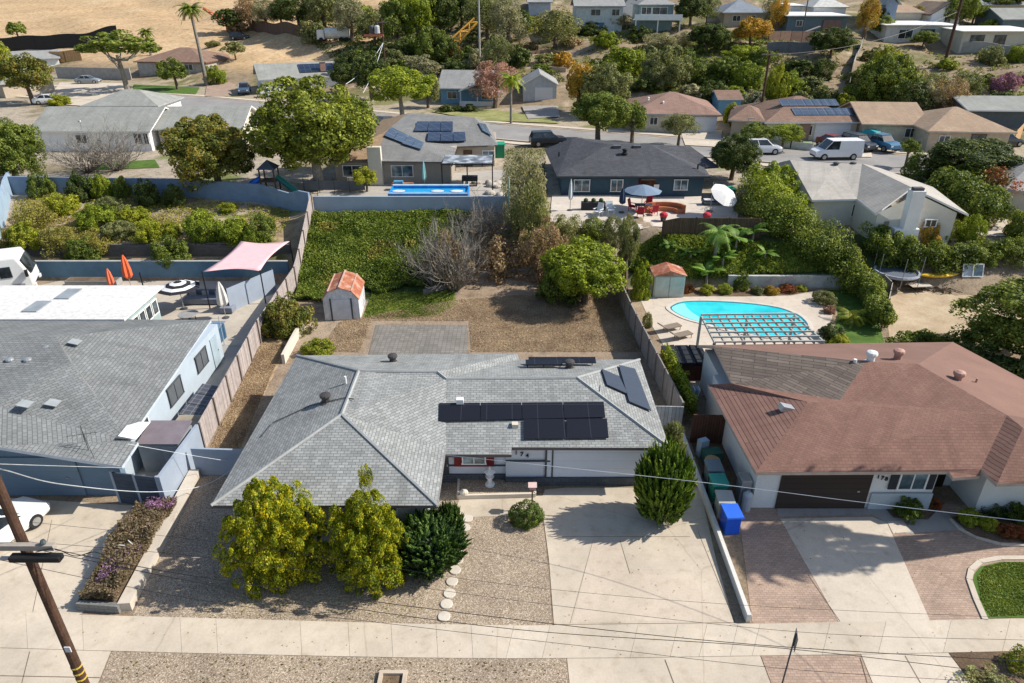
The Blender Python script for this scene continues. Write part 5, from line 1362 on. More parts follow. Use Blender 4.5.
def house(name, label, pl, pr, depth, wall, roofm, kind='hip', rise=1.6, wh=2.5, zg=None, over=.5, wins=(), doors=(), fascia=None, parts=None, storeys=1, cat='house', group=None, base=2.5):
    """front eave from pixel pl to pixel pr; zg = ground height there"""
    m_ = TH((pl[0]+pr[0])/2, (pl[1]+pr[1])/2, wh); z = m_.z-wh
    if base > 5: A, B = PY(pl[0], (pl[1]+pr[1])/2, m_.y), PY(pr[0], (pl[1]+pr[1])/2, m_.y)
    else: A, B = P(pl[0], pl[1], z+wh), P(pr[0], pr[1], z+wh)
    d = B-A; rot = math.atan2(d.y, d.x); w = d.length-2*over
    if isinstance(rot, float) and abs(rot) > .6: pass
    nx = Vector((-math.sin(rot), math.cos(rot), 0)); o = (A+B)/2+nx*over; o.z = z
    root = thing(name, o, label, cat, group, rot)
    V, F = hipgrid(w, depth, 0, rise, kind, wh, over)
    fm = fascia or FASG
    roofmesh(root, V, F, [roofm], fm, w=False)
    mb = MB().prism([(-w/2, 0), (w/2, 0), (w/2, depth), (-w/2, depth)], -base, wh-.03)
    if kind == 'gable':
        r = rise*depth/(depth+2*over)
        for s in (-w/2, w/2): mb.add([(s, 0, wh-.03), (s, depth, wh-.03), (s, depth/2, wh-.03+r)], [(0, 1, 2)])
    if kind == 'gablef':
        r = rise*w/(w+2*over)
        for s in (0, depth): mb.add([(-w/2, s, wh-.03), (w/2, s, wh-.03), (0, s, wh-.03+r)], [(0, 1, 2)])
    mb.build('wall', wall, root)
    a, b = (-w/2, 0), (w/2, 0)
    for q in wins:   # fraction, sill, w, h
        window(root, a, b, q[0]*w, q[1], q[2], q[3], q[4] if len(q) > 4 else WHITE, WIN if len(q) < 6 else q[5], world=False)
    for q in doors:
        door(root, a, b, q[0]*w, q[1], q[2], q[3], q[4], q[5] if len(q) > 5 else 'door', world=False)
    return root
def chimney(root, x, y, z0, z1, mat, w=.8, d=.6):
    o = MB().box((x, y, (z0+z1)/2), (w, d, z1-z0)).build('chimney', mat, root)
    MB().box((x, y, z1+.04), (w+.16, d+.16, .08)).build('cap', plain('chimney_cap', (.3, .29, .27), .9), o)
def vents(root, pts, mat=METALG):
    for (x, y, z) in pts: MB().lathe([(.18, 0), (.14, .1), (.14, .25), (.2, .3), (.1, .42)], (x, y, z), 8).build('roof_vent', mat, root)
GARW = boards('white_garage_door', (.66, .67, .68), .5, None, True, .03, .85)
WHW = plain('white_siding', (.80, .80, .78), .8, .06)
TANW = plain('tan_stucco', (.42, .35, .27), .85, .08)
CRW = plain('cream_wall', (.55, .50, .40), .85, .08)
NAVYW = plain('navy_siding', (.035, .075, .105), .7, .08)
SKYW = plain('sky_blue_siding', (.16, .33, .47), .7, .08)
SLATEW = plain('slate_siding', (.12, .17, .19), .7, .08)
RG = shingle('light_grey_far_roof', (.33, .33, .32), (.29, .29, .28), .6, .3, .75, .12)
RG2 = shingle('sage_grey_roof', (.31, .315, .29), (.28, .285, .26), .6, .3, .8, .1)
RB = shingle('brown_far_roof', (.26, .17, .125), (.22, .14, .105), .6, .3, .7, .15)
RT = shingle('tan_far_roof', (.40, .29, .20), (.36, .26, .18), .6, .3, .8, .1)
RN = shingle('navy_grey_roof', (.085, .088, .098), (.065, .068, .078), .4, .2, .7, .2)
RW2 = plain('white_flat_roof', (.74, .73, .70), .7, .06)
BRICK = blocks('red_brick', (.30, .13, .09), .25, .09, 1.5, (.4, .35, .3))
SOLF = solar('far_solar_panel', (.018, .028, .055), (.10, .11, .13), 1.0, 1.6, .25)
SOLB = solar('bright_solar_panel', (.055, .08, .12), (.2, .22, .25), 1.0, 1.6, .2)

# ---- navy house (custom roof)
root = thing('navy_house', (12, 70, 3), 'dark navy house with a charcoal hip roof and patio, above the brown board fence', 'house')
zt = 5.55
def Q(px, py, z): return P(px, py, z)
V = [Q(557.5, 178.5, zt), Q(713, 178.5, zt), Q(608, 144, 7.35), Q(650, 144.5, 7.35), Q(545, 149, zt), Q(573, 137.5, 6.9), Q(690, 146, 6.9), Q(719, 166.5, zt-.1), Q(704, 167.5, zt-.1), Q(592, 141.5, 7.1), Q(640, 147.5, zt), Q(585, 145.5, zt)]
V[0] = Vector((V[0].x, 66.3, zt)); V[1] = Vector((V[1].x, 66.3, zt))
F = [([0, 1, 3, 2], 0), ([0, 2, 9, 5, 4], 0), ([1, 8, 6, 3], 0), ([8, 7, 6], 0), ([5, 9, 2, 3, 10, 11], 0), ([3, 6, 10], 0)]
roofmesh(root, V, F, [RN], plain('dark_navy_fascia', (.05, .06, .07), .6))
xa, xb = V[0].x+.5, V[1].x-.5
wallbox(root, [(xa, 66.8), (xb, 66.8), (xb, 79), (xa, 79)], 2.5, zt-.03, NAVYW)
a, b = (xa, 66.8), (xb, 66.8)
sc = (xb-xa)/(708-562)
def fx(px): return (px-562)*sc
for (c, z0, w_, h_) in ((583, 3.95, 1.5, 1.15), (619, 3.95, 1.15, 1.15), (685, 4.1, 1.3, 1.0)): window(root, a, b, fx(c), z0, w_, h_, WHITE, WINB)
o = door(root, a, b, fx(650), 3.1, 1.7, 2.1, glassy('dark_opening', (.02, .015, .012)), 'sliding_door', frame=None)
MB().box((xa+fx(660), 66.72, 4.2), (.5, .08, .9)).build('shutter', WHITE, root, world=True)
for (px, py) in ((617, 146), (637, 146)):
    q = Q(px, py, 7.3); MB().box((q.x, q.y, 7.25), (.75, .5, .25)).build('skylight', plain('dome_dark', (.12, .11, .11), .3), root, world=True)
q = Q(625, 150, 7.2); vent_pipe(root, (q.x, q.y, 6.9), .2, .45, BLACK)
for (px, py) in ((559, 154), (670, 148), (698, 166)):
    q = Q(px, py, 6.2); vent_pipe(root, (q.x, q.y, 5.9), .08, .5, BLACK, False, 'vent_pipe')

# ---- tan house with solar (custom roof)
root = thing('tan_house', (-10, 75, 3.5), 'tan house with a half brown half grey roof, solar panels and a tall chimney', 'house')
ze = 6.1
V = [Q(328, 161, ze), Q(374, 161, ze), Q(453, 162, ze), Q(386, 131, 7.5), Q(408, 113, 7.7), Q(474, 117, 7.6), Q(498, 145, ze), Q(456, 146.5, ze), Q(382, 120, ze), Q(490, 124, ze), Q(415, 117, ze)]
F = [([0, 1, 3], 1), ([1, 2, 3], 0), ([0, 3, 4, 8], 1), ([2, 7, 5, 4, 3], 0), ([7, 6, 5], 0), ([6, 9, 5], 0), ([5, 9, 10, 4], 0), ([4, 10, 8], 1)]
RBR = shingle('lichen_brown_roof', (.34, .24, .15), (.28, .19, .12), .4, .2, .7, .2)
RGT = shingle('dark_grey_roof', (.22, .22, .215), (.19, .19, .185), .4, .2, .75, .15)
tanroof = roofmesh(root, V, F, [RGT, RBR], plain('dark_fascia', (.12, .10, .10), .7))
xa, xb = V[0].x+.5, V[2].x-.4; yf = V[0].y+.5; TW = plain('taupe_wall', (.33, .285, .235), .85, .08)
wallbox(root, [(xa, yf), (xb, yf), (xb, yf+14), (xa, yf+14)], 2.5, ze-.03, TW)
y2 = V[7].y+.6; wallbox(root, [(xb-.1, y2), (V[6].x-.4, y2), (V[6].x-.4, y2+8), (xb-.1, y2+8)], 2.5, ze-.03, TANW)
sc = (xb-xa)/(448-333)
window(root, (xa, yf), (xb, yf), (350-333)*sc, 4.45, 1.9, 1.1, WHITE, WIN); window(root, (xa, yf), (xb, yf), (400-333)*sc, 4.4, 2.2, 1.15, WHITE, WINB)
wa, wb = (xb, y2), (V[6].x-.4, y2)
window(root, wa, wb, 3.7, 4.5, 1.3, 1.0, WHITE, WINB)
door(root, wa, wb, 1.4, 3.6, 1.0, 2.0, TIMB, 'door')
p = Q(374, 190, 3.6); MB().box((p.x, yf-.35, 5.3), (1.35, .7, 4.4)).build('chimney', CREAM, root, world=True)
from mathutils.bvhtree import BVHTree
bv = BVHTree.FromPolygons([root.matrix_basis @ v.co for v in tanroof.data.vertices], [list(p.vertices) for p in tanroof.data.polygons])
def hit(px, py): r = ray(px, py); h = bv.ray_cast(Vector((0, 0, CAMH)), r); return h[0]
def lay(px, nx_, mat):
    c = [hit(*q) for q in px]
    if None in c: return
    for i in range(nx_):
        u0, u1 = (i+.02)/nx_, (i+.98)/nx_
        q = [c[0]*(1-u0)+c[1]*u0, c[0]*(1-u1)+c[1]*u1, c[3]*(1-u1)+c[2]*u1, c[3]*(1-u0)+c[2]*u0]
        nn = (q[1]-q[0]).cross(q[2]-q[0]).normalized(); nn = nn if nn.z > 0 else -nn
        t_ = [p+nn*.2 for p in q]; b_ = [p+nn*.13 for p in q]
        MB().add(t_+b_, [(3, 2, 1, 0), (4, 5, 6, 7), (0, 1, 5, 4), (1, 2, 6, 5), (2, 3, 7, 6), (3, 0, 4, 7)]).build('solar_panel', mat, root, world=True)
lay([(391, 128.5), (408, 137), (403, 144.5), (384, 137)], 2, SOLB)
lay([(409, 137), (424, 144.5), (421, 151), (402, 145)], 2, SOLB)
lay([(417, 123), (453, 123), (453, 132.5), (414, 132.5)], 3, SOLF)
lay([(428, 133.5), (465, 133.5), (466, 142.5), (427, 142.5)], 3, SOLF)
lay([(477.5, 124), (485, 125.5), (491, 137), (482, 132)], 2, SOLB)

# ---- light grey gabled house on the right
root = thing('gabled_house', (33, 57, 3), 'pale house with a light grey gabled roof and white chimney behind the trampoline hedge', 'house')
V = [Q(912, 187.5, 7.1), Q(862, 163.5, 7.1), Q(969, 214.5, 5.5), Q(933, 187, 5.5), Q(876, 214, 5.5), Q(857, 199, 5.5), Q(845, 172, 6.85), Q(812, 200, 5.5), Q(790, 160, 7.0), Q(836, 163, 7.0), Q(768, 165, 5.5), Q(880, 168, 5.6), Q(795, 165, 5.6)]
F = [([0, 2, 3, 1], 0), ([0, 1, 9, 5, 4], 0), ([7, 5, 9, 8], 0), ([10, 7, 8], 0), ([8, 9, 1, 11, 12], 0), ([1, 3, 11], 0), ([10, 8, 12], 0)]
RPG = shingle('pale_grey_roof', (.43, .40, .355), (.39, .365, .325), .5, .25, .85, .08)
roofmesh(root, V, F, [RPG], WHITE)
yw = V[2].y+.6; xl, xr = V[4].x+.4, V[2].x-.6; pk = V[0]
PW = plain('pale_cream_siding', (.63, .60, .52), .8, .05)
MB().add([(xl, yw, 2), (xr, yw, 2), (xr, yw, 5.45), (pk.x, yw+.6, 6.85), (xl, yw, 5.45)], [(0, 1, 2, 3, 4)]).add([(xr, yw, 2), (xr, yw+7, 2), (xr, yw+7, 5.35), (xr, yw, 5.45)], [(0, 1, 2, 3)]).add([(xl, yw, 2), (xl, yw+4, 2), (xl, yw+4, 5.35), (xl, yw, 5.45)], [(3, 2, 1, 0)]).build('wall', PW, root, world=True)
wallbox(root, [(V[7].x+.4, V[7].y+.5), (xl+.2, V[7].y+.5), (xl+.2, V[7].y+5), (V[10].x+1.2, V[7].y+5)], 2, 5.45, PW, 'side_wall')
window(root, (V[7].x+.4, V[7].y+.5), (xl+.2, V[7].y+.5), 4.2*1.0, 3.9, 1.5, 1.1, WHITE, WIN)
window(root, (xl, yw), (xr, yw), (xr-xl)*.70, 4.3, .9, .6, WHITE, WIN); 
for dx in (.9, 4.0): MB().box((xl+dx, yw-.04, 3.8), (.35, .06, 1.9)).build('shutter', plain('taupe_shutter', (.25, .2, .16), .7), root, world=True)
p = P(913, 190, 7.2); MB().box((p.x-.1, yw-.3, 4.9), (1.05, .8, 5.0)).box((p.x-.3, yw-.3, 3.2), (2.0, .85, 2.2)).build('chimney', WHW, root, world=True)
MB().box((p.x-.1, yw-.3, 7.5), (.8, .5, .25)).build('chimney_cap', DGREY, root, world=True)
for (px, py) in ((836, 165), (853, 165)):
    q = Q(px, py, 6.9); vent_pipe(root, (q.x, q.y, 6.75), .2, .45, DGREY)

# ---- left grey house of the upper row
r_ = house('grey_roofed_house', 'white walled house with a plain sage grey gable roof behind the leafless grey shrub', (27, 131), (150, 131.5), 9, WHW, RG2, 'gable', 2.1, wins=((.90, .9, 1.0, 1.3), (.97, .9, .6, 1.3), (.4, 1.0, 1.4, 1.0)), fascia=WHITE)
vents(r_, [(-2, 1.5, 3.0), (4.5, 2.0, 3.0)])
r_ = house('grey_roofed_house', 'low cream wing with sage grey roof, partly behind the round olive tree', (153, 129), (243, 128), 9, CRW, RG2, 'gable', 1.9, doors=((.12, 0, 2.6, 2.2, plain('beige_door', (.4, .36, .3), .7), 'garage_door'),), fascia=WHITE)
r_ = house('garage_house', 'small grey hip roof rising behind the white walled house', (80, 106), (158, 106), 8, WHW, RG2, 'hip', 1.7)
# ---- across the street, left to right
r_ = house('brown_roofed_house', 'house with a brown hip roof and small lawn beside the tall palm', (133, 61.5), (206, 62.5), 13, plain('grey_beige_wall', (.40, .36, .32), .85), RB, 'hip', 2.3, wins=((.35, .9, 1.6, 1.2), (.75, .9, 1.8, 1.2)), doors=((.12, 0, 3.4, 2.2, plain('grey_garage', (.38, .37, .36), .7), 'garage_door'),), fascia=plain('brown_trim', (.16, .08, .06), .7))
run('yard_wall', 'long pale wall behind the parked grey sedan', 'wall', [T(58, 78), T(90, 79), T(132, 80)], 2.3, plain('greyish_wall', (.36, .34, .32), .85), None, .2)
run('timber_fence', 'new orange timber fence panels above the parked grey sedan', 'fence', [T(52, 62), T(66, 62), T(82, 60)], 2.3, WOODT, None, .07, plain('timber_post', (.45, .26, .12), .8), 3)
run('silt_fence', 'black plastic silt fence along the foot of the sand slope', 'fence', [PY(-30, 34, 190), PY(118, 36, 186)], 3.2, plain('black_plastic', (.012, .012, .014), .5), None, .05, BLACK, 6)
run('retaining_wall', 'dark brown timber wall beyond the white tank truck', 'wall', [T(253, 30), T(268, 33), T(315, 38)], 2.5, boards('dark_timber', (.14, .09, .065), .25), None, .1)
r_ = house('white_house', 'white house with a grey roof and two blue solar arrays below the silt fence', (2, 60), (60, 58), 9, WHW, RG, 'gable', 1.4, wins=((.7, 1, 1.4, 1.0),))
wd = r_
for (x, y) in ((-1.5, 1.0), (4.5, 1.2)):
    MB().box((x, y+1.2, 3.0), (3.6, 2.2, .06), 0, None, Matrix.Rotation(R(14), 4, 'X')).build('solar_panel', SOLB, r_)
r_ = house('cottage', 'grey shingled cottage at the far left edge behind the round trees', (-40, 80), (0, 84), 9, TANW, RG2, 'hip', 1.5)
r_ = house('solar_house', 'grey gabled house with a dark solar array and red chimney behind the great green tree', (258, 80), (345, 76), 10, WHW, RG2, 'gable', 2.2, doors=((.35, 0, 2.6, 2.1, DGREY, 'garage_door'),), wins=((.7, 1, 1.3, 1),))
MB().box((3.2, 2.6, 3.85), (6.5, 3.2, .07), 0, None, Matrix.Rotation(R(21), 4, 'X')).build('solar_panel', SOLF, r_)
chimney(r_, 4.2, 1.6, 2.5, 4.9, BRICK, 1.0, .8)
r_ = house('blue_cottage', 'sky blue cottage with a grey roof and a white gabled porch', (437, 88), (500, 89), 8, SKYW, RG, 'gable', 2.4, wins=((.2, .8, 1.6, 1.1), (.82, .8, 1.8, 1.1)), fascia=WHITE)
V2 = [(-1.3, -2.6, 2.35), (4.9, -2.6, 2.2), (1.8, -2.6, 3.5), (-1.3, 1.2, 2.35), (4.9, 1.2, 2.2), (1.8, 2.0, 3.5)]
roofmesh(r_, V2, [([0, 2, 5, 3], 0), ([1, 4, 5, 2], 0)], [RG], WHITE, 'porch_roof', w=False)
for x in (-1.0, 1.8, 4.6): MB().box((x, -2.4, 1.1), (.16, .16, 2.3)).build('post', WHITE, r_)
MB().box((1.8, -2.3, .3), (6, .15, .9)).build('porch_wall', WHW, r_)
r_ = house('grey_garage', 'pale grey garage with a white roller door at the end of the shaded drive', (521, 85), (559, 85), 8, plain('pale_grey_siding', (.45, .48, .50), .8), RG, 'gablef', 1.7, doors=((.62, 0, 2.9, 2.1, GARW, 'garage_door'),), fascia=WHITE, over=.35)
r_ = house('brown_roofed_house', 'cream house with a reddish brown hip roof and a white double garage', (630, 113.5), (722, 115), 12, CRW, shingle('red_brown_roof', (.30, .19, .15), (.26, .165, .13), .6, .3, .8, .12), 'hip', 2.0, wins=((.25, 1.0, 1.0, 1.0, WHITE), (.48, 1.0, .9, .9)), doors=((.84, 0, 3.6, 2.15, GARW, 'garage_door'),))
vents(r_, [(-1.5, 2.6, 3.3), (-3.4, 4.2, 3.6)], WHITE)
r_ = house('blue_shed_house', 'small light blue outbuilding with a brown roof right of the white double garage', (718, 99), (744, 99), 5, SKYW, RB, 'gable', .9, 2.3, fascia=WHITE, over=.3)
r_ = house('solar_roof_house', 'brown roofed house with a large solar array, brick pillars and white garage', (765, 122.5), (866, 122), 12, CRW, RB, 'hip', 2.3, wins=((.22, .8, 1.4, 1.2), (.42, .8, 1.8, 1.2)), doors=((.72, 0, 4.6, 2.2, GARW, 'garage_door'),), fascia=WHITE)
for s in (.35, .55, .97): pass
for x in (-1.0, 6.3): MB().box((x, -.06, 1.2), (1.3, .14, 2.4)).build('brick_pillar', BRICK, r_)
for (x0, y0, n_) in ((-2.6, 3.6, 7), (-1.6, 1.4, 8)):
    for k in range(n_):
        MB().box((x0+k*1.1, y0+.5, 2.55+.36*(y0+1.0)), (1.05, 1.75, .05), 0, None, Matrix.Rotation(math.atan(.36), 4, 'X')).build('solar_panel', SOLB, r_)
r_ = house('brown_wing', 'low brown roofed wing behind the utility pole and lilac shrubs', (728, 120), (766, 122), 8, TANW, RB, 'hip', 1.3)
r_ = house('tan_roofed_house', 'wide house with a sand coloured hip roof and cream garage left of it', (862, 124), (932, 125), 10, plain('peach_wall', (.50, .40, .29), .85), RT, 'gable', 1.9, wins=((.78, .9, 1.3, 1.1),), doors=((.38, 0, 4.4, 2.2, plain('cream_garage', (.58, .50, .36), .6), 'garage_door'),), fascia=plain('cream_fascia2', (.5, .42, .32), .7))
r_ = house('tan_roofed_house', 'sand coloured hip roofed wing ending at the timber side gate', (928, 131), (1018, 132.5), 10, plain('peach_wall', (.50, .40, .29), .85), RT, 'hip', 2.0, wins=((.2, .9, 1.2, 1.0), (.62, .9, 1.6, 1.2, TIMB)), fascia=plain('cream_fascia2', (.5, .42, .32), .7))
r_ = house('flat_roofed_house', 'dark grey house with a pale flat roof edge at the right edge of the picture', (968, 110), (1060, 111), 9, plain('dark_slate_wall', (.10, .12, .13), .8), RG2, 'gable', 1.2, fascia=WHITE)
r_ = house('grey_roofed_house', 'corner house with a plain grey roof behind the red flowering hedge', (1004, 190), (1110, 195), 9, CRW, RG, 'hip', 1.6)
# ---- the top of the hillside
def far(lab, pl, pr, depth, wall, roofm, kind='gable', rise=1.8, wh=2.8, **k): return house('hillside_house', lab, pl, pr, depth, wall, roofm, kind, rise, wh, base=6, **k)
far('pale blue grey hilltop house left of the pale two storey house', (527, 2), (553, 2), 9, plain('pale_blue_far', (.42, .47, .54), .8), RG)
r_ = far('pale two storey house with blue window bands on the hilltop', (574, 6), (626, 6), 9, plain('pale_green_far', (.52, .56, .55), .8), RG, 'gable', 1.6, 5.4, wins=((.42, 3.6, 2, 1.2), (.3, .6, 2.2, 1.5, WHITE, WINB), (.85, 3.6, 1.6, 1.2)), doors=((.5, 0, 2.2, 2.3, plain('blue_panel', (.05, .15, .3), .5), 'door'),))
r_ = far('white cottage gable seen between the two larger hilltop houses', (622, 3), (641, 3), 7, WHW, RG, 'gablef', 1.6)
r_ = far('hilltop house with a long white balcony above the dark shaded slope', (638, 4), (677, 5), 9, plain('teal_grey_far', (.22, .30, .31), .8), RG, 'hip', 1.8, 5.2, wins=((.2, 3.4, 2, 1.3), (.6, 3.4, 3, 1.3)))
MB().box((0, -1.6, 2.5), (9.5, 2.4, .15)).box((0, -2.8, 3.0), (9.5, .08, 1.0)).build('balcony', WHW, r_)
for x in (-4.4, 0, 4.4): MB().box((x, -2.6, 1.0), (.2, .2, 3.0)).build('post', WHITE, r_)
r_ = far('low house with a blue grey roof and white eave behind the orange tree', (723, 12), (770, 12.5), 11, TANW, shingle('blue_grey_roof', (.24, .27, .31), (.21, .24, .28), .6, .3, .8, .1), 'hip', 2.2, 2.6, wins=((.3, .9, 1.6, 1.1), (.65, .9, 1.6, 1.1)), fascia=WHITE)
r_ = far('dark green grey house with a white roof edge and timber stairs', (787, 15), (852, 16), 10, SLATEW, RW2, 'flat', 1.0, 3.0, wins=((.2, 1.1, 1.2, 1.0),), fascia=WHITE)
MB().box((2.8, -.25, 1.2), (3.4, .35, 2.0)).build('brick_panel', plain('rust_panel', (.22, .14, .12), .8), r_)
M_ = Matrix.Rotation(R(-20), 4, 'Y'); MB().box((-2.5, -1.6, .2), (5.5, .9, .15), 0, None, M_).build('stair', plain('pale_wood', (.42, .38, .33), .8), r_)
r_ = far('white roofed outbuilding behind the dark green grey hilltop house', (790, 6), (806, 5), 6, WHW, RW2, 'flat', 1, 3.2)
r_ = far('pale tent roofed house far behind the dark green grey hilltop house', (813, 7), (850, 7), 8, WHW, plain('pale_roof', (.52, .52, .48), .8), 'hip', 2.0, 2.2)
r_ = far('long white roofed hilltop house with an open patio below the white gable', (886, 23.5), (959, 26), 8, plain('pale_far_wall', (.50, .50, .47), .8), RW2, 'flat', 1.0, 3.0, wins=((.3, .6, 2.6, 1.6, WHITE), (.62, .6, 2.6, 1.6, DGREY)), fascia=WHITE)
r_ = far('white gabled house with a dark window standing behind the long white roof', (931, 14), (966, 15), 9, WHW, RT, 'gablef', 2.2, 2.4, wins=((.55, .9, 1.3, 1.1),), fascia=TIMB)
r_ = far('cream gabled house at the top left of the white gabled house', (892, 13), (926, 12), 10, CRW, RT, 'hip', 2.0, 2.2)
r_ = far('hilltop house with a broad white patio roof at the right edge', (963, 30), (1045, 32), 9, CRW, RW2, 'flat', 1.2, 2.8, wins=((.2, .5, 2.4, 1.6, DGREY), (.5, .5, 2.0, 1.6, DGREY)), fascia=WHITE)
r_ = far('grey roofed house above the white patio roof at the right edge', (1003, 19), (1045, 19.5), 9, SLATEW, RG2, 'gable', 1.8, 2.6)
r_ = far('flat grey house at the very top right of the hill', (972, 5), (1030, 5), 8, CRW, RG, 'gable', 1.2, 2.4)
r_ = far('blue grey town house at the top edge above the cream gabled house', (885, 4), (902, 4), 8, plain('blue_grey_far', (.2, .26, .34), .8), RG, 'gablef', 1.5, 4.0)
run('timber_fence', 'brown timber fence above the grey retaining wall on the hillside', 'fence', [T(768, 43), T(790, 42), T(812, 42)], 1.9, plain('far_brown_fence', (.30, .19, .14), .85), None, .1, TIMB, 3)
run('retaining_wall', 'grey block retaining wall below the brown hillside fence', 'wall', [T(766, 53), T(790, 52), T(815, 52)], 1.7, plain('far_block_wall', (.17, .17, .18), .9), None, .3)
run('retaining_wall', 'pale stone wall with pillars on the slope under the broad white patio roof', 'wall', [T(960, 53), T(990, 54), T(1040, 56)], 1.8, plain('far_pale_wall', (.36, .34, .31), .9), None, .3)
run('hillside_stair', 'slanting timber and concrete steps on the slope below the two storey house', 'steps', [T(565, 58), T(580, 54), T(596, 48)], .8, plain('far_step', (.26, .22, .2), .9), None, .5)
run('retaining_wall', 'low brown terrace edge on the slope left of the timber steps', 'wall', [T(525, 55), T(548, 53), T(566, 56)], .6, plain('terrace_brown', (.22, .14, .1), .9), None, .3)
run('retaining_wall', 'curved pale terrace wall beside the grey garage on the hillside', 'wall', [T(538, 70), T(552, 71), T(566, 72)], .7, plain('terrace_pale', (.45, .32, .22), .9), None, .3)
run('chain_link_fence', 'thin grey fence running up the dirt path on the right hillside', 'fence', [T(848, 92), T(852, 70), T(862, 45)], 1.3, plain('thin_fence', (.33, .31, .28), .8), None, .05, DGREY, 5)
run('white_fence', 'white picket fence in front of the pale green lawn beside the white van', 'fence', [T(768, 147), T(790, 149), T(812, 151)], .9, plain('picket_white', (.55, .58, .55), .7), None, .05, WHITE, 2)
run('timber_gate', 'orange brown timber gate at the right end of the sand coloured roofs', 'gate', [T(1012, 147), T(1020, 138)], 2.0, WOODT, None, .07)
run('garage_fence', 'dark red side fence between the solar array house and the sand coloured roof', 'fence', [T(868, 132), T(868, 120)], 2.0, plain('dark_red_fence', (.2, .07, .05), .8), None, .07)

# ---------------------------------------------------------------- vehicles
def loftbody(secs, mat, name, root, bevel=0, smooth=False):
    """secs: (x, half width bottom, half width top, z bottom, z top)"""
    mb = MB(); vs = []; fs = []
    for (x, wb, wt, zb, zt_) in secs:
        m_ = (zb+zt_)/2
        vs += [(x, -wb*.93, zb), (x, wb*.93, zb), (x, wb, zb+(zt_-zb)*.25), (x, wb, m_+(zt_-zb)*.1), (x, wt, zt_), (x, -wt, zt_), (x, -wb, m_+(zt_-zb)*.1), (x, -wb, zb+(zt_-zb)*.25)]
    n = 8
    for i in range(len(secs)-1):
        for k in range(n): fs.append((i*n+k, i*n+(k+1) % n, (i+1)*n+(k+1) % n, (i+1)*n+k))
    fs.append(list(range(n))[::-1]); fs.append([(len(secs)-1)*n+k for k in range(n)])
    mb.add(vs, fs)
    return mb.build(name, mat, root, bevel=bevel)
TYRE = plain('tyre_rubber', (.02, .02, .02), .8); RIM = plain('wheel_rim', (.45, .46, .47), .3, metal=.7)
CGL = glassy('car_glass', (.02, .025, .03), .05); LAMP = plain('head_lamp', (.75, .76, .74), .2); TAIL = plain('tail_lamp', (.45, .02, .02), .3)
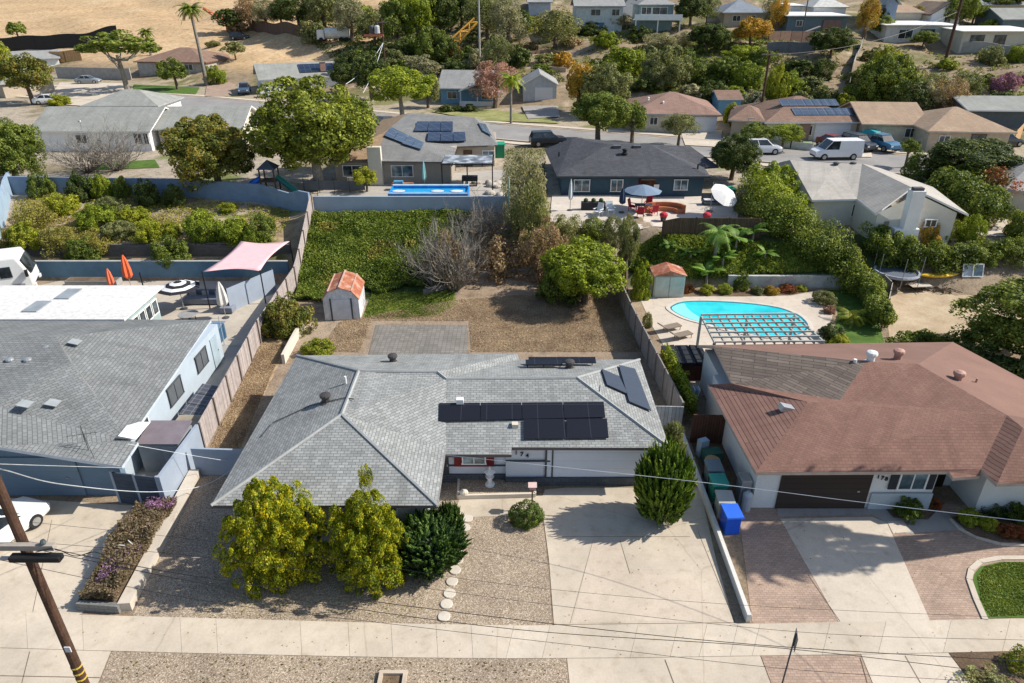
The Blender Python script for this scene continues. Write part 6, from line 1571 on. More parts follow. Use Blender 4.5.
def car(kind, p, rz, paint, label, group=None):
    root = thing({'sedan': 'parked_sedan', 'suv': 'parked_suv', 'van': 'parked_van', 'pickup': 'pickup_truck', 'coupe': 'parked_car'}[kind], p, label, 'van' if kind == 'van' else 'pickup truck' if kind == 'pickup' else 'car', group, rz)
    pt = plain('paint_%.2f_%.2f_%.2f' % paint, paint, .25, .03, 1, 10, .0, .6, .02)
    if kind in ('sedan', 'coupe'):
        secs = [(-2.3, .78, .72, .35, .85), (-2.15, .88, .82, .25, 1.0), (-1.4, .9, .84, .2, 1.02), (.7, .9, .84, .2, .98), (1.6, .88, .8, .2, .88), (2.2, .8, .7, .25, .7), (2.32, .7, .62, .35, .6)]
        gb = [(-1.75, 1.0, .78), (-1.0, 1.42, .60), (.25, 1.45, .60), (1.05, .96, .78)]; roofx = (-1.0, .25, 1.45); L_ = 1.38; wr = .33
    elif kind == 'suv':
        secs = [(-2.3, .85, .8, .4, 1.05), (-2.2, .92, .86, .3, 1.12), (1.0, .93, .86, .28, 1.1), (1.9, .9, .8, .3, 1.02), (2.25, .85, .72, .35, .85)]
        gb = [(-2.2, 1.1, .82), (-1.95, 1.7, .68), (.35, 1.72, .68), (1.1, 1.08, .8)]; roofx = (-1.95, .35, 1.72); L_ = 1.4; wr = .37
    elif kind == 'van':
        secs = [(-2.75, .95, .9, .4, 1.25), (-2.7, 1.0, .95, .35, 1.3), (1.4, 1.0, .95, .35, 1.25), (2.1, .97, .85, .35, 1.15), (2.65, .9, .75, .4, .95)]
        gb = [(-2.7, 1.26, .96), (-2.65, 2.1, .85), (.9, 2.12, .85), (1.75, 1.2, .9)]; roofx = (-2.65, .9, 2.12); L_ = 1.7; wr = .38
    else:
        secs = [(-2.75, .92, .9, .5, 1.1), (-2.7, .98, .95, .4, 1.15), (-.6, .98, .95, .38, 1.15), (1.3, .98, .92, .38, 1.18), (2.3, .95, .85, .4, 1.1), (2.65, .9, .78, .45, .9)]
        gb = [(-.75, 1.16, .86), (-.55, 1.75, .72), (.75, 1.78, .72), (1.45, 1.15, .84)]; roofx = (-.55, .75, 1.78); L_ = 1.75; wr = .40
    loftbody(secs, pt, 'body', root, smooth=False)
    mb = MB(); vs = []
    for (x, z, hw) in gb: vs += [(x, -hw, z), (x, hw, z)]
    z0 = gb[0][1]-.05; bx = [gb[0][0], gb[3][0]]; hw = gb[0][2]
    low = [(gb[0][0], -hw, z0), (gb[0][0], hw, z0), (gb[3][0], hw, z0), (gb[3][0], -hw, z0), (gb[1][0], -gb[1][2], gb[1][1]), (gb[1][0], gb[1][2], gb[1][1]), (gb[2][0], gb[2][2], gb[2][1]), (gb[2][0], -gb[2][2], gb[2][1])]
    mb.add(low, [(0, 3, 2, 1), (4, 5, 6, 7), (0, 4, 7, 3), (1, 2, 6, 5), (0, 1, 5, 4), (2, 3, 7, 6)])
    if kind == 'van':
        mb2 = MB().box(((-2.7+.1)/2, 0, 1.68), (2.84, 2.0, .96), top=.95); mb2.build('cargo_box', pt, root)
    mb.build('window', CGL, root)
    MB().box(((roofx[0]+roofx[1])/2, 0, roofx[2]+.02), (roofx[1]-roofx[0]+.12, gb[1][2]*2+.06, .06)).build('roof', pt, root, bevel=.02)
    for s in (-1, 1):
        mb = MB()
        for (a, b) in ((low[0] if s < 0 else low[1], low[4] if s < 0 else low[5]), (low[3] if s < 0 else low[2], low[7] if s < 0 else low[6])): mb.tube([a, b], .045, 4)
        m0 = ((low[0][0]+low[3][0])/2, s*hw*1.0, z0); m1 = ((low[4][0]+low[7][0])/2, s*gb[1][2]*1.02, gb[1][1]); mb.tube([m0, m1], .04, 4)
        mb.build('pillar', pt, root)
    if kind == 'pickup':
        MB().box((-1.75, 0, 1.17), (1.8, 1.5, .06)).build('bed', BLACK, root)
    for sx in (-L_, L_):
        for s in (-1, 1):
            y = s*(secs[2][1]-.06)
            o = MB().tube([(sx, y-.11*s, wr), (sx, y+.09*s, wr)], wr, 14).build('wheel', TYRE, root)
            MB().tube([(sx, y+.08*s, wr), (sx, y+.105*s, wr)], wr*.62, 10).build('rim', RIM, o)
    fx_, bx_ = secs[-1][0], secs[0][0]
    for s in (-1, 1):
        MB().box((fx_-.06, s*secs[-1][1]*.75, secs[-1][4]-.1), (.16, .3, .14)).build('headlight', LAMP, root)
        MB().box((bx_+.03, s*secs[0][1]*.82, secs[0][4]-.15), (.1, .2, .18)).build('taillight', TAIL, root)
    MB().box((fx_-.02, 0, .42), (.12, 1.2, .16)).build('grille', BLACK, root)
    return root
def on(px, py, dz=.06): p = T(px, py); p.z += dz; return p
car('sedan', P(2, 548, .03)+Vector((-.5, .3, 0)), R(72), (.74, .74, .73), 'white car in the left driveway beside the utility pole')
VEH = 'vehicles parked across the back street'
car('sedan', on(89, 84, .14), R(10), (.22, .25, .28), 'blue grey sedan on the concrete drive below the timber fence')
car('pickup', on(245, 94, .14), R(-75), (.06, .10, .16), 'dark blue pickup with its nose to the street beside the paver drive')
car('suv', on(240, 40, .1), R(5), (.035, .04, .045), 'dark car parked at the foot of the sand slope near the orange boom')
car('suv', on(548, 146, .06), R(8), (.012, .014, .02), 'black car parked behind the left end of the charcoal hip roof')
car('van', on(834, 159, .06), R(183), (.78, .78, .78), 'white cargo van parked on the right of the back street')
car('suv', on(857, 150, .1), R(-70), (.035, .035, .045), 'dark suv in front of the brick garage pillar beside the white van')
car('pickup', on(878, 150, .14), R(-72), (.04, .14, .24), 'bright blue pickup on the drive right of the dark suv')
car('suv', on(760, 154, .06), R(3), (.72, .72, .72), 'white suv on the back street behind the dark round tree')
car('sedan', on(852, 152, .1)+Vector((-1.5, 2.0, 0)), R(-70), (.20, .03, .03), 'dark red car half hidden behind the dark suv')
car('sedan', on(252, 100, .06)+Vector((2.5, 4, 0)), R(20), (.6, .62, .62), 'pale car in the shade at the right of the dark blue pickup')
car('sedan', on(50, 104, .06), R(15), (.7, .7, .7), 'white car half hidden by the brown leaved tree on the left')
car('sedan', on(1003, 146, .06)+Vector((0, 0, 0)), R(5), (.03, .035, .04), 'small dark car far right on the back street')
# aqua tarp boat by the blue pickup
p = on(868, 144, .14); root = thing('covered_trailer', p, 'trailer under an aqua tarp between the garage pillar and the blue pickup', 'trailer', None, R(-60))
mb = MB(); vs = []
for (x, w_, z_) in ((-2, .5, .9), (-1, .9, 1.5), (0, 1.0, 1.75), (1, .9, 1.5), (2, .4, .9)): vs += [(x, -w_, .5), (x, w_, .5), (x, w_*.5, z_), (x, -w_*.5, z_)]
fs = [(i*4+k, i*4+(k+1) % 4, (i+1)*4+(k+1) % 4, (i+1)*4+k) for i in range(4) for k in range(4)]+[(3, 2, 1, 0), (16, 17, 18, 19)]
mb.add(vs, fs).build('tarp', plain('aqua_tarp', (.03, .35, .36), .5), root)
for s in (-.8, .8): MB().tube([(0, s-.1, .35), (0, s+.1, .35)], .35, 10).build('wheel', TYRE, root)
# tank truck
p = on(335, 42, .05); root = thing('tank_truck', p, 'white tank truck standing on the graded sand', 'truck', None, R(3))
mb = MB(); pth = [(-1.9, 0, 1.75), (3.4, 0, 1.75)]; mb.tube(pth, 1.15, 12); mb.build('tank', plain('tank_white', (.72, .71, .66), .5), root)
MB().box((-2.9, 0, 1.5), (1.7, 2.2, 1.9), top=.88).build('cab', plain('tank_white', (.72, .71, .66), .5), root, bevel=.08)
MB().box((-3.4, 0, 1.9), (.9, 2.0, .6), top=.9).build('windscreen', CGL, root)
MB().box((0, 0, .75), (7.4, 1.0, .2)).build('chassis', BLACK, root)
for sx in (-2.8, 1.6, 2.8):
    for s in (-1, 1): MB().tube([(sx, s*.8, .5), (sx, s*1.15, .5)], .5, 12).build('wheel', TYRE, root)
# booms
def boom(a, b, w_, mat, label, name='crane_boom', extra=True):
    root = thing(name, a, label, 'boom'); n = max(3, int((b-a).length/1.2)); mb = MB(); d = (b-a).normalized(); u = d.cross(Vector((0, 1, 0))).normalized()*w_
    v_ = Vector((0, w_, 0))
    for (s, t) in ((-1, -1), (1, -1), (1, 1), (-1, 1)): mb.tube([a+u*s+v_*t, b+u*s*.5+v_*t*.5], w_*.22, 4)
    mb.build('chord', mat, root, world=True); mb = MB()
    for i in range(n):
        t0, t1 = i/n, (i+1)/n; p0 = a*(1-t0)+b*t0; p1 = a*(1-t1)+b*t1; k0, k1 = 1-.5*t0, 1-.5*t1; s = 1 if i % 2 else -1
        for t in (-1, 1): mb.tube([p0+u*s*k0+v_*t*k0, p1-u*s*k1+v_*t*k1], w_*.15, 4)
    mb.build('brace', mat, root, world=True)
    MB().box(a-Vector((0, 0, .6)), (w_*5, w_*4, 1.6)).build('base', mat, root, world=True)
    return root
a = on(449, 54, 1.2); r0 = boom(a, PY(476, 20, a.y+2), .9, plain('machine_orange', (.72, .38, .06), .5), 'orange yellow lattice boom rising from the scrub', 'conveyor_boom')
mbp = MB(); b = PY(468, 29, a.y+1.5); dv = (b-a); 
mbp.add([tuple(a+Vector((-.9, 0, 0))), tuple(a+Vector((.9, 0, 0))), tuple(b+Vector((.6, 0, 0))), tuple(b+Vector((-.6, 0, 0))), tuple(a+Vector((-.9, .3, -.2))), tuple(a+Vector((.9, .3, -.2))), tuple(b+Vector((.6, .3, -.2))), tuple(b+Vector((-.6, .3, -.2)))], [(0, 1, 2, 3), (7, 6, 5, 4), (0, 3, 7, 4), (1, 5, 6, 2)]).build('belt', plain('machine_yellow', (.74, .45, .12), .6), r0, world=True)
a = on(232, 31, 1.2); boom(a, PY(203, 8, a.y+1), .45, plain('machine_red', (.62, .16, .05), .5), 'orange red lattice boom leaning over the sand behind the tall palm')
# motorhome
root = thing('motorhome', (-41.3, 49.3, .05), 'white motorhome parked beside the sun room at the left edge', 'motorhome', None, R(24))
RVW = plain('rv_white', (.74, .74, .72), .4, .03)
prof = [(-6, .5), (3.1, .5), (3.5, 1.1), (3.45, 1.75), (2.9, 3.1), (-6, 3.1)]
mb = MB(); n = len(prof); mb.add([(x, -1.25, z) for x, z in prof]+[(x, 1.25, z) for x, z in prof], [list(range(n)), [i+n for i in range(n)][::-1]]+[((i+1) % n, i, i+n, (i+1) % n+n) for i in range(n)])
mb.build('body', RVW, root, bevel=.12)
MB().add([(3.52, -1.05, 1.85), (3.52, 1.05, 1.85), (3.12, 1.0, 2.85), (3.12, -1.0, 2.85)], [(0, 1, 2, 3)]).build('windscreen', CGL, root)
for x in (-4.2, -2.4, -.6, .9, 2.1): MB().box((x, -1.27, 2.15), (1.1 if x < 1 else .7, .05, .75)).build('window', CGL, root)
MB().box((-1.5, -1.27, 1.2), (9, .03, .12)).build('stripe', plain('rv_stripe', (.3, .3, .32), .5), root)
MB().box((-1, 0, 3.25), (1.2, .9, .3)).build('roof_unit', plain('rv_unit', (.55, .55, .54), .5), root, bevel=.04)
for sx in (-3.8, 2.2):
    for s in (-1, 1): MB().tube([(sx, s*.95, .45), (sx, s*1.2, .45)], .45, 12).build('wheel', TYRE, root)
for s in (-1, 1): MB().box((3.5, s*.95, .95), (.12, .35, .2)).build('headlight', LAMP, root)
MB().box((3.3, -1.45, 2.0), (.15, .25, .45)).build('mirror', BLACK, root)
root.scale = (1.14, 1.14, 1.14)

# ---------------------------------------------------------------- poles and wires
POLEM = plain('creosoted_pole', (.085, .045, .028), .85, .25, 3, 20, dirt=.35)
root = thing('utility_pole', (-12.6, 13.4, 0), 'tall dark brown wooden utility pole at the lower left corner', 'utility pole')
mb = MB().tube([(0, 0, 0), (0, 0, 11.6)], [.15, .12], 12); mb.build('pole', POLEM, root)
for k, z in enumerate((1.9, 2.15, 2.4, 2.7)): pass
q = PY(82, 672, 13.4)
for z in (q.z-.25, q.z, q.z+.25): MB().lathe([(.152, 0), (.152, .05)], (0, 0, z), 12).build('band', plain('yellow_band', (.6, .42, .06), .6), root)
q = PY(62, 645, 13.4); MB().box((.1, -.15, q.z), (.16, .03, .2)).build('tag', plain('aluminium_tag', (.6, .6, .62), .4), root)
q = PY(12, 541, 13.4)
MB().box((-.2, -.2, q.z), (2.3, .14, .16)).build('crossarm', plain('pale_crossarm', (.34, .3, .26), .8, .2), root)
MB().box((.45, -.3, q.z-.28), (1.3, .22, .16)).build('splice_case', BLACK, root, bevel=.03)
MB().box((-.1, -.1, q.z-.5), (1.1, .08, .08)).build('bracket', METALG, root)
for x in (-1.1, -.5, .7): MB().lathe([(.05, 0), (.08, .06), (.05, .14)], (x, -.2, q.z+.08), 8).build('insulator', WINB, root)
def wire(pts, Y, label, r=.011, mat=None, grp=None, ext=None):
    ws = []
    for q in pts:
        ws.append(PY(q[0], q[1], q[2] if len(q) > 2 else Y))
    o = []
    n = len(ws)
    for i in range(n-1):
        p0 = ws[max(i-1, 0)]; p1 = ws[i]; p2 = ws[i+1]; p3 = ws[min(i+2, n-1)]
        for k in range(8):
            t = k/8; o.append(.5*((2*p1)+(-p0+p2)*t+(2*p0-5*p1+4*p2-p3)*t*t+(-p0+3*p1-3*p2+p3)*t**3))
    o.append(ws[-1]); d = (o[-1]-o[-3]).normalized()
    if ext: o.append(o[-1]+d*ext)
    w_ = MB().tube(o, r, 4).build('wire', mat or BLACK); tag(w_, label, 'wire', grp)
WG_ = 'power and phone lines crossing the front of the picture'
wire([(14, 541), (200, 577), (512, 619), (760, 645), (1024, 661)], 13.4, 'upper thick black cable running across the whole front walk', .013, None, WG_, 6)
wire([(30, 548), (250, 592), (512, 629), (780, 648), (1024, 676)], 13.3, 'second thick black cable just below the upper one across the front', .012, None, WG_, 6)
wire([(20, 541), (230, 560), (512, 600), (800, 632), (1024, 640)], 13.5, 'thin wire crossing in front of the round green trees', .007, None, WG_, 6)
wire([(10, 520), (200, 540), (330, 558), (512, 585), (740, 605), (1024, 618)], 13.6, 'thinnest upper wire over the gravel yard', .006, None, WG_, 6)
wire([(0, 560), (200, 600), (400, 625), (600, 648), (800, 670), (1024, 684)], 13.2, 'lowest thin wire along the front walk', .008, None, WG_, 4)
wire([(36, 552), (55, 549), (75, 556), (95, 552), (110, 560)], 13.1, 'loose looped cable tail hanging at the utility pole', .015)
PALEW = plain('pale_cable', (.55, .58, .6), .5)
wire([(-30, 470, 14), (0, 469, 16), (60, 484, 20), (150, 492, 24), (205, 485, 26.5), (240, 463, 28)], 20, 'pale sagging service cable from the left to the grey roof corner', .018, PALEW)
wire([(-30, 463, 14), (60, 466, 20), (130, 468, 25.0)], 20, 'pale straight service cable to the blue garage roof', .012, PALEW)
wire([(128, 444, 26), (190, 455, 27), (240, 463, 28)], 20, 'pale cable linking the blue house gable and the grey roof corner', .012, PALEW)
wire([(445, 455, 26), (512, 462, 24), (700, 482, 22), (860, 502, 20), (1024, 521, 18), (1150, 535, 16)], 20, 'pale cable sweeping from the red window over the bins to the right edge', .014, PALEW)
wire([(512, 410, 33.5), (545, 397, 35)], 30, 'short dark conduit wire above the black solar collectors', .01)
# end-on street sign at the lower right
p = PY(781, 690, 15.3); z0 = 0
root = thing('street_sign', (9.2, 15.5, 0), 'thin street sign seen edge-on at the bottom right of the walk', 'street sign', None, R(75))
MB().tube([(0, 0, 0), (0, 0, 3.35)], .028, 8).build('pole', DGREY, root)
MB().box((0, -.04, 3.02), (.46, .02, .6)).build('sign_panel', plain('sign_back', (.12, .12, .13), .5), root)
def pole(px, pyb, pyt, r, label, mat=None, arms=(), name='utility_pole', cat='utility pole', wdt=2.4, base=None):
    b_ = base or T(px, pyb); t = PY(px, pyt, b_.y)
    root = thing(name, b_, label, cat); h = t.z-b_.z
    MB().tube([(0, 0, -.3), (0, 0, h)], [r, r*.75], 8).build('pole', mat or POLEM, root)
    for i, (f, w_) in enumerate(arms): MB().box((0, -.15, h*f), (w_, .14, .16)).build('crossarm', plain('arm_grey', (.25, .2, .16), .8), root)
    return root, h
r1, h1 = pole(386, 78, 18, .22, 'dark utility pole with a red crossarm behind the spreading street tree', None, ((.93, 1.8),))
MB().box((-1.6, -.2, h1*.72), (3.6, .3, .35)).build('crossarm', plain('red_arm', (.6, .16, .1), .6), r1)
MB().lathe([(.45, 0), (.5, .1), (.5, 1.2), (.3, 1.4)], (-.9, -.3, h1*.75), 10).build('transformer', plain('pale_can', (.5, .5, .5), .5), r1)
MB().lathe([(.4, 0), (.45, .1), (.45, 1.2), (.3, 1.4)], (-1.9, -.3, h1*.75), 10).build('transformer', DGREY, r1)
r2, h2 = pole(480, 68, -4, .2, 'tall pale grey pole in the trees left of the pink blossom tree', plain('grey_pole', (.38, .37, .34), .8))
r3, h3 = pole(758, 128, 52, .2, 'slim utility pole behind the brown wing and reddish roof', None, ((.97, 2.2),))
r4, h4 = pole(944, 66, -3, .3, 'thick brown pole on the right hillside below the white gabled house')
r5, h5 = pole(802, 34, -2, .14, 'thin dark pole in front of the dark green grey hilltop house', DGREY)
r6, h6 = pole(509, 228, 178, .09, 'thin pale green pole beside the feathery grey shrubs', plain('green_pole', (.3, .42, .3), .6), name='net_pole', cat='pole')
r7, h7 = pole(744, 150, 118, .05, 'short street lamp pole by the white suv', METALG, name='street_lamp', cat='street lamp')
MB().box((.3, 0, h7), (.8, .2, .1)).build('lamp_head', METALG, r7)
def span(a, b, sag, label, r=.03, mat=None, grp=None):
    o = [a*(1-t)+b*t-Vector((0, 0, sag*4*t*(1-t))) for t in np.linspace(0, 1, 17)]
    tag(MB().tube(o, r, 4).build('wire', mat or BLACK), label, 'wire', grp)
def topof(r_, h, f=.97): l = Vector(r_.location); return l+Vector((0, 0, h*f))
span(topof(r1, h1, .6), P(346, 84, 7.5), .8, 'pale guy wire left of the red crossarm pole', .05, PALEW)
span(topof(r1, h1, .6), P(352, 88, 6.5)+Vector((3, -6, 0)), .6, 'second pale guy wire right beside the first at the red crossarm pole', .05, PALEW)
span(topof(r3, h3, .5), P(735, 122, 4.5), .3, 'pale guy wire of the slim pole behind the brown wing', .04, PALEW)
span(topof(r3, h3), topof(r4, h4, .8), 1.5, 'high cable between the slim pole and the thick hillside pole', .025)
span(topof(r1, h1), topof(r2, h2, .6), 1.5, 'high cable between the red crossarm pole and the grey pole', .025)
# ---------------------------------------------------------------- vegetation
def quads_mesh(name, pos, nrm, size, mats, rs, asp=.62, rnd=None, td=None):
    """one leaf-sized quad per point"""
    n = len(pos)
    t = rs.normal(size=(n, 3)) if td is None else td.copy(); t -= (t*nrm).sum(1)[:, None]*nrm; t /= np.linalg.norm(t, axis=1)[:, None]+1e-9
    b = np.cross(nrm, t); s = size[:, None]
    bend = nrm*s*.18
    v = np.stack([pos-t*s-bend, pos-b*s*asp, pos+t*s-bend, pos+b*s*asp], 1).reshape(-1, 3)
    me = bpy.data.meshes.new(name)
    me.vertices.add(4*n); me.vertices.foreach_set('co', v.astype(np.float32).ravel())
    me.loops.add(4*n); me.loops.foreach_set('vertex_index', np.arange(4*n, dtype=np.int32))
    me.polygons.add(n); me.polygons.foreach_set('loop_start', np.arange(0, 4*n, 4, dtype=np.int32))
    me.polygons.foreach_set('loop_total', np.full(n, 4, np.int32))
    me.update(calc_edges=True)
    at = me.attributes.new('rnd', 'FLOAT', 'FACE'); at.data.foreach_set('value', (rs.random(n) if rnd is None else rnd).astype(np.float32))
    for m_ in mats: me.materials.append(m_)
    return me
def unit(v): return v/(np.linalg.norm(v, axis=-1, keepdims=True)+1e-9)
def crown(name, seed, n, clumps, leafs, low=-.55, rr=(.24, .4), rad=(.5, .82), jit=.75, inner=.12, taper=False):
    rs = np.random.default_rng(seed)
    d = unit(rs.normal(size=(clumps*4, 3))); d = d[d[:, 2] > low][:clumps]
    lobes = unit(rs.normal(size=(7, 3))); lw = rs.uniform(-.34, .30, 7)*(.5 if taper else 1)
    f = 1+((np.clip(d@lobes.T, 0, 1)**2.5)*lw).sum(1)
    c = d*(rs.uniform(rad[0], rad[1], len(d))*f)[:, None]; r = rs.uniform(rr[0], rr[1], len(d))*rs.choice([.7, 1, 1.15], len(d))
    c[:, 2] *= .95
    nb = max(2, len(d)//14); c[:nb] *= 1.12; r[:nb] *= .6
    k = rs.integers(0, len(d), n); dd = unit(rs.normal(size=(n, 3))+d[k]*.75+np.array([0, 0, .25]))
    pos = c[k]+dd*(r[k]*rs.uniform(.72, 1.08, n))[:, None]
    m_ = int(n*inner); pos[:m_] *= rs.uniform(.3, .9, (m_, 1))
    nr = unit(dd+rs.normal(size=(n, 3))*jit*.6)
    if taper: pos[:, :2] *= (1-.24*pos[:, 2:3])
    size = leafs*rs.uniform(.6, 1.35, n)
    return quads_mesh(name, pos, nr, size, [BARK], rs)
def spiky(name, seed, tufts, per, leafs, up=.9, out=.7, low=-.5, tl=.28):
    rs = np.random.default_rng(seed)
    d = unit(rs.normal(size=(tufts*3, 3))); d = d[d[:, 2] > low][:tufts]; T_ = len(d)
    base = d*rs.uniform(.6, .9, (T_, 1)); ax = unit(d*out+np.array([0, 0, up])+rs.normal(size=(T_, 3))*.15)
    k = np.repeat(np.arange(T_), per); n = len(k)
    t = rs.random(n); w = (1-t)*tl*.30
    off = rs.normal(size=(n, 3)); off -= (off*ax[k]).sum(1)[:, None]*ax[k]; off = unit(off)
    pos = base[k]+ax[k]*(t*tl*rs.uniform(.8, 1.25, n))[:, None]+off*w[:, None]
    nr = unit(off+d[k]*.4+rs.normal(size=(n, 3))*.3); td = ax[k]+rs.normal(size=(n, 3))*.2
    m_ = 9000; ci = unit(rs.normal(size=(m_, 3)))*rs.uniform(.5, .82, (m_, 1)); pos = np.concatenate([pos, ci]); nr = np.concatenate([nr, unit(ci+rs.normal(size=(m_, 3))*.4)]); td = np.concatenate([td, np.tile([0, 0, 1.], (m_, 1))]); n += m_
    rn = np.concatenate([.25+.75*t, np.zeros(m_)+.1])
    return quads_mesh(name, pos, nr, leafs*rs.uniform(.7, 1.3, n), [BARK], rs, .34, rn, td)
def twigs(name, seed, n, r=.012, spread=1.0, mat=None, depth=3):
    """bare branching shrub, unit size: radius 1, z 0..2"""
    rs = random.Random(seed); mb = MB()
    def br(p, d, l, r_, k):
        q = p+d*l; mid = (p+q)/2+Vector((rs.uniform(-1, 1), rs.uniform(-1, 1), rs.uniform(-1, 1)))*l*.09
        mb.tube([p, mid, q], [r_, r_*.8, r_*.55], 3, cap=False)
        if k == 0: return
        for _ in range(rs.choice((2, 3, 3))):
            nd = (d+Vector((rs.uniform(-1, 1), rs.uniform(-1, 1), rs.uniform(-.5, .9)))*.75).normalized()
            br(q if rs.random() < .6 else (p+q)/2, nd, l*rs.uniform(.55, .85), r_*.6, k-1)
    for i in range(n):
        a = rs.uniform(0, 6.28); e = rs.uniform(.15, 1)*spread
        d = Vector((math.cos(a)*e, math.sin(a)*e, 1)).normalized()
        br(Vector((math.cos(a)*.08, math.sin(a)*.08, 0)), d, rs.uniform(.5, .9), r*2.2, depth)
    me_o = mb.build(name, mat or BARKG, uv=False); me = me_o.data; bpy.data.objects.remove(me_o)
    return me
PRO = {}
def proto(kind, seed=0):
    k = (kind, seed)
    if k in PRO: return PRO[k]
    s = seed*13+5
    if kind == 'near': me = crown('leaf_mass', s, 38000, 150, .030, -.85, (.12, .26), (.55, .92), .9)
    elif kind == 'mid': me = crown('leaf_mass', s, 12000, 90, .043, -.7, (.14, .28), (.55, .9), .9)
    elif kind == 'citrus': me = crown('leaf_mass', s, 60000, 330, .021, -.95, (.07, .16), (.45, .97), 1.0, .06, True)
    elif kind == 'far': me = crown('leaf_mass', s, 2600, 40, .085, -.6, (.18, .34), (.5, .88))
    elif kind == 'flat': me = crown('leaf_mass', s, 5200, 50, .06, -.25, (.14, .28), (.6, .9))
    elif kind == 'sparse': me = crown('leaf_mass', s, 2600, 40, .055, -.7, (.2, .4), (.4, .9), 1.2)
    elif kind == 'fine': me = crown('leaf_mass', s, 9000, 60, .034, -.8, (.2, .36), (.45, .88), 1.3)
    elif kind == 'spiky': me = spiky('leaf_mass', s, 560, 50, .055, .95, .75, -.85, .27)
    elif kind == 'clipped': me = crown('leaf_mass', s, 9000, 90, .04, -.7, (.2, .26), (.7, .78), .6, .05)
    elif kind == 'bare': me = twigs('twig_mass', s, 34, .009, 1.5)
    PRO[k] = me; return me
# leaf colours
LC = {
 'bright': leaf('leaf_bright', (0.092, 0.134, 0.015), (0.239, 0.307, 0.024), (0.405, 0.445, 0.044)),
 'citrus': leaf('leaf_citrus', (.075, .115, .010), (.265, .32, .018), (.66, .55, .025), 2.2, .38),
 'tall': leaf('leaf_tall', (.06, .085, .012), (.185, .225, .028), (.34, .37, .05)),
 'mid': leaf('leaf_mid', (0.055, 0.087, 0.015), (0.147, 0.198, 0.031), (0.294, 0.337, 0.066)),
 'dark': leaf('leaf_dark', (0.030, 0.051, 0.013), (0.078, 0.113, 0.026), (0.184, 0.217, 0.061)),
 'olive': leaf('leaf_olive', (0.090, 0.105, 0.040), (0.207, 0.225, 0.085), (0.342, 0.350, 0.150)),
 'rust': leaf('leaf_rust_olive', (0.059, 0.080, 0.016), (0.162, 0.190, 0.035), (0.378, 0.270, 0.060)),
 'gold': leaf('leaf_gold_olive', (0.135, 0.120, 0.030), (0.306, 0.280, 0.060), (0.450, 0.400, 0.110)),
 'grey': leaf('leaf_grey_green', (.15, .155, .09), (.30, .295, .18), (.46, .43, .29)),
 'yellow': leaf('leaf_yellow', (0.117, 0.150, 0.015), (0.297, 0.340, 0.030), (0.495, 0.480, 0.050)),
 'orange': leaf('leaf_orange', (.20, .17, .02), (.46, .29, .035), (.65, .38, .07)),
 'red': leaf('leaf_red', (.08, .10, .02), (.26, .12, .04), (.56, .09, .05)),
 'pink': leaf('leaf_pink', (.20, .12, .10), (.44, .24, .20), (.60, .38, .32)),
 'purple': leaf('leaf_purple', (.12, .08, .09), (.28, .14, .24), (.48, .24, .42)),
 'juniper': leaf('leaf_juniper', (0.021, 0.049, 0.006), (0.078, 0.148, 0.011), (0.221, 0.307, 0.033), .8, .12),
 'junidark': leaf('leaf_juniper_dark', (0.013, 0.032, 0.008), (0.041, 0.089, 0.017), (0.120, 0.198, 0.033), .8, .12),
 'box': leaf('leaf_box', (0.037, 0.064, 0.009), (0.092, 0.139, 0.017), (0.184, 0.238, 0.033), 2.0, .15),
 'brown': leaf('leaf_brown', (.18, .12, .07), (.36, .25, .15), (.54, .41, .27)),
 'ivy': leaf('leaf_ivy', (0.069, 0.104, 0.013), (0.161, 0.228, 0.031), (0.285, 0.327, 0.061), .5),
 'lav': leaf('leaf_lavender', (.11, .085, .05), (.21, .165, .10), (.32, .23, .17), 1.5),
 'banana': leaf('leaf_banana', (0.104, 0.194, 0.030), (0.224, 0.377, 0.070), (0.384, 0.551, 0.160), 1.0, .35),
}
TRUNKS = {}
def trunkmesh(h, r, cz, cr, seed, mat):
    rs = random.Random(seed); mb = MB()
    lean = Vector((rs.uniform(-.08, .08), rs.uniform(-.08, .08), 0))*h
    top = Vector((lean.x, lean.y, cz))
    mb.tube([(0, 0, -.3), (lean.x*.3, lean.y*.3, cz*.45), tuple(top*.85)], [r*1.3, r, r*.7], 8)
    for k in range(6):
        a = k*1.05+rs.uniform(0, .6); s = top*rs.uniform(.45, .85)
        e = Vector((math.cos(a)*cr*.62, math.sin(a)*cr*.62, cz+rs.uniform(-.1, .4)*cr)); m_ = (s+e)/2+Vector((0, 0, -.1*cr))
        mb.tube([s, m_, e], [r*.5, r*.35, r*.14], 5, cap=False)
    return mb
VN = [0]
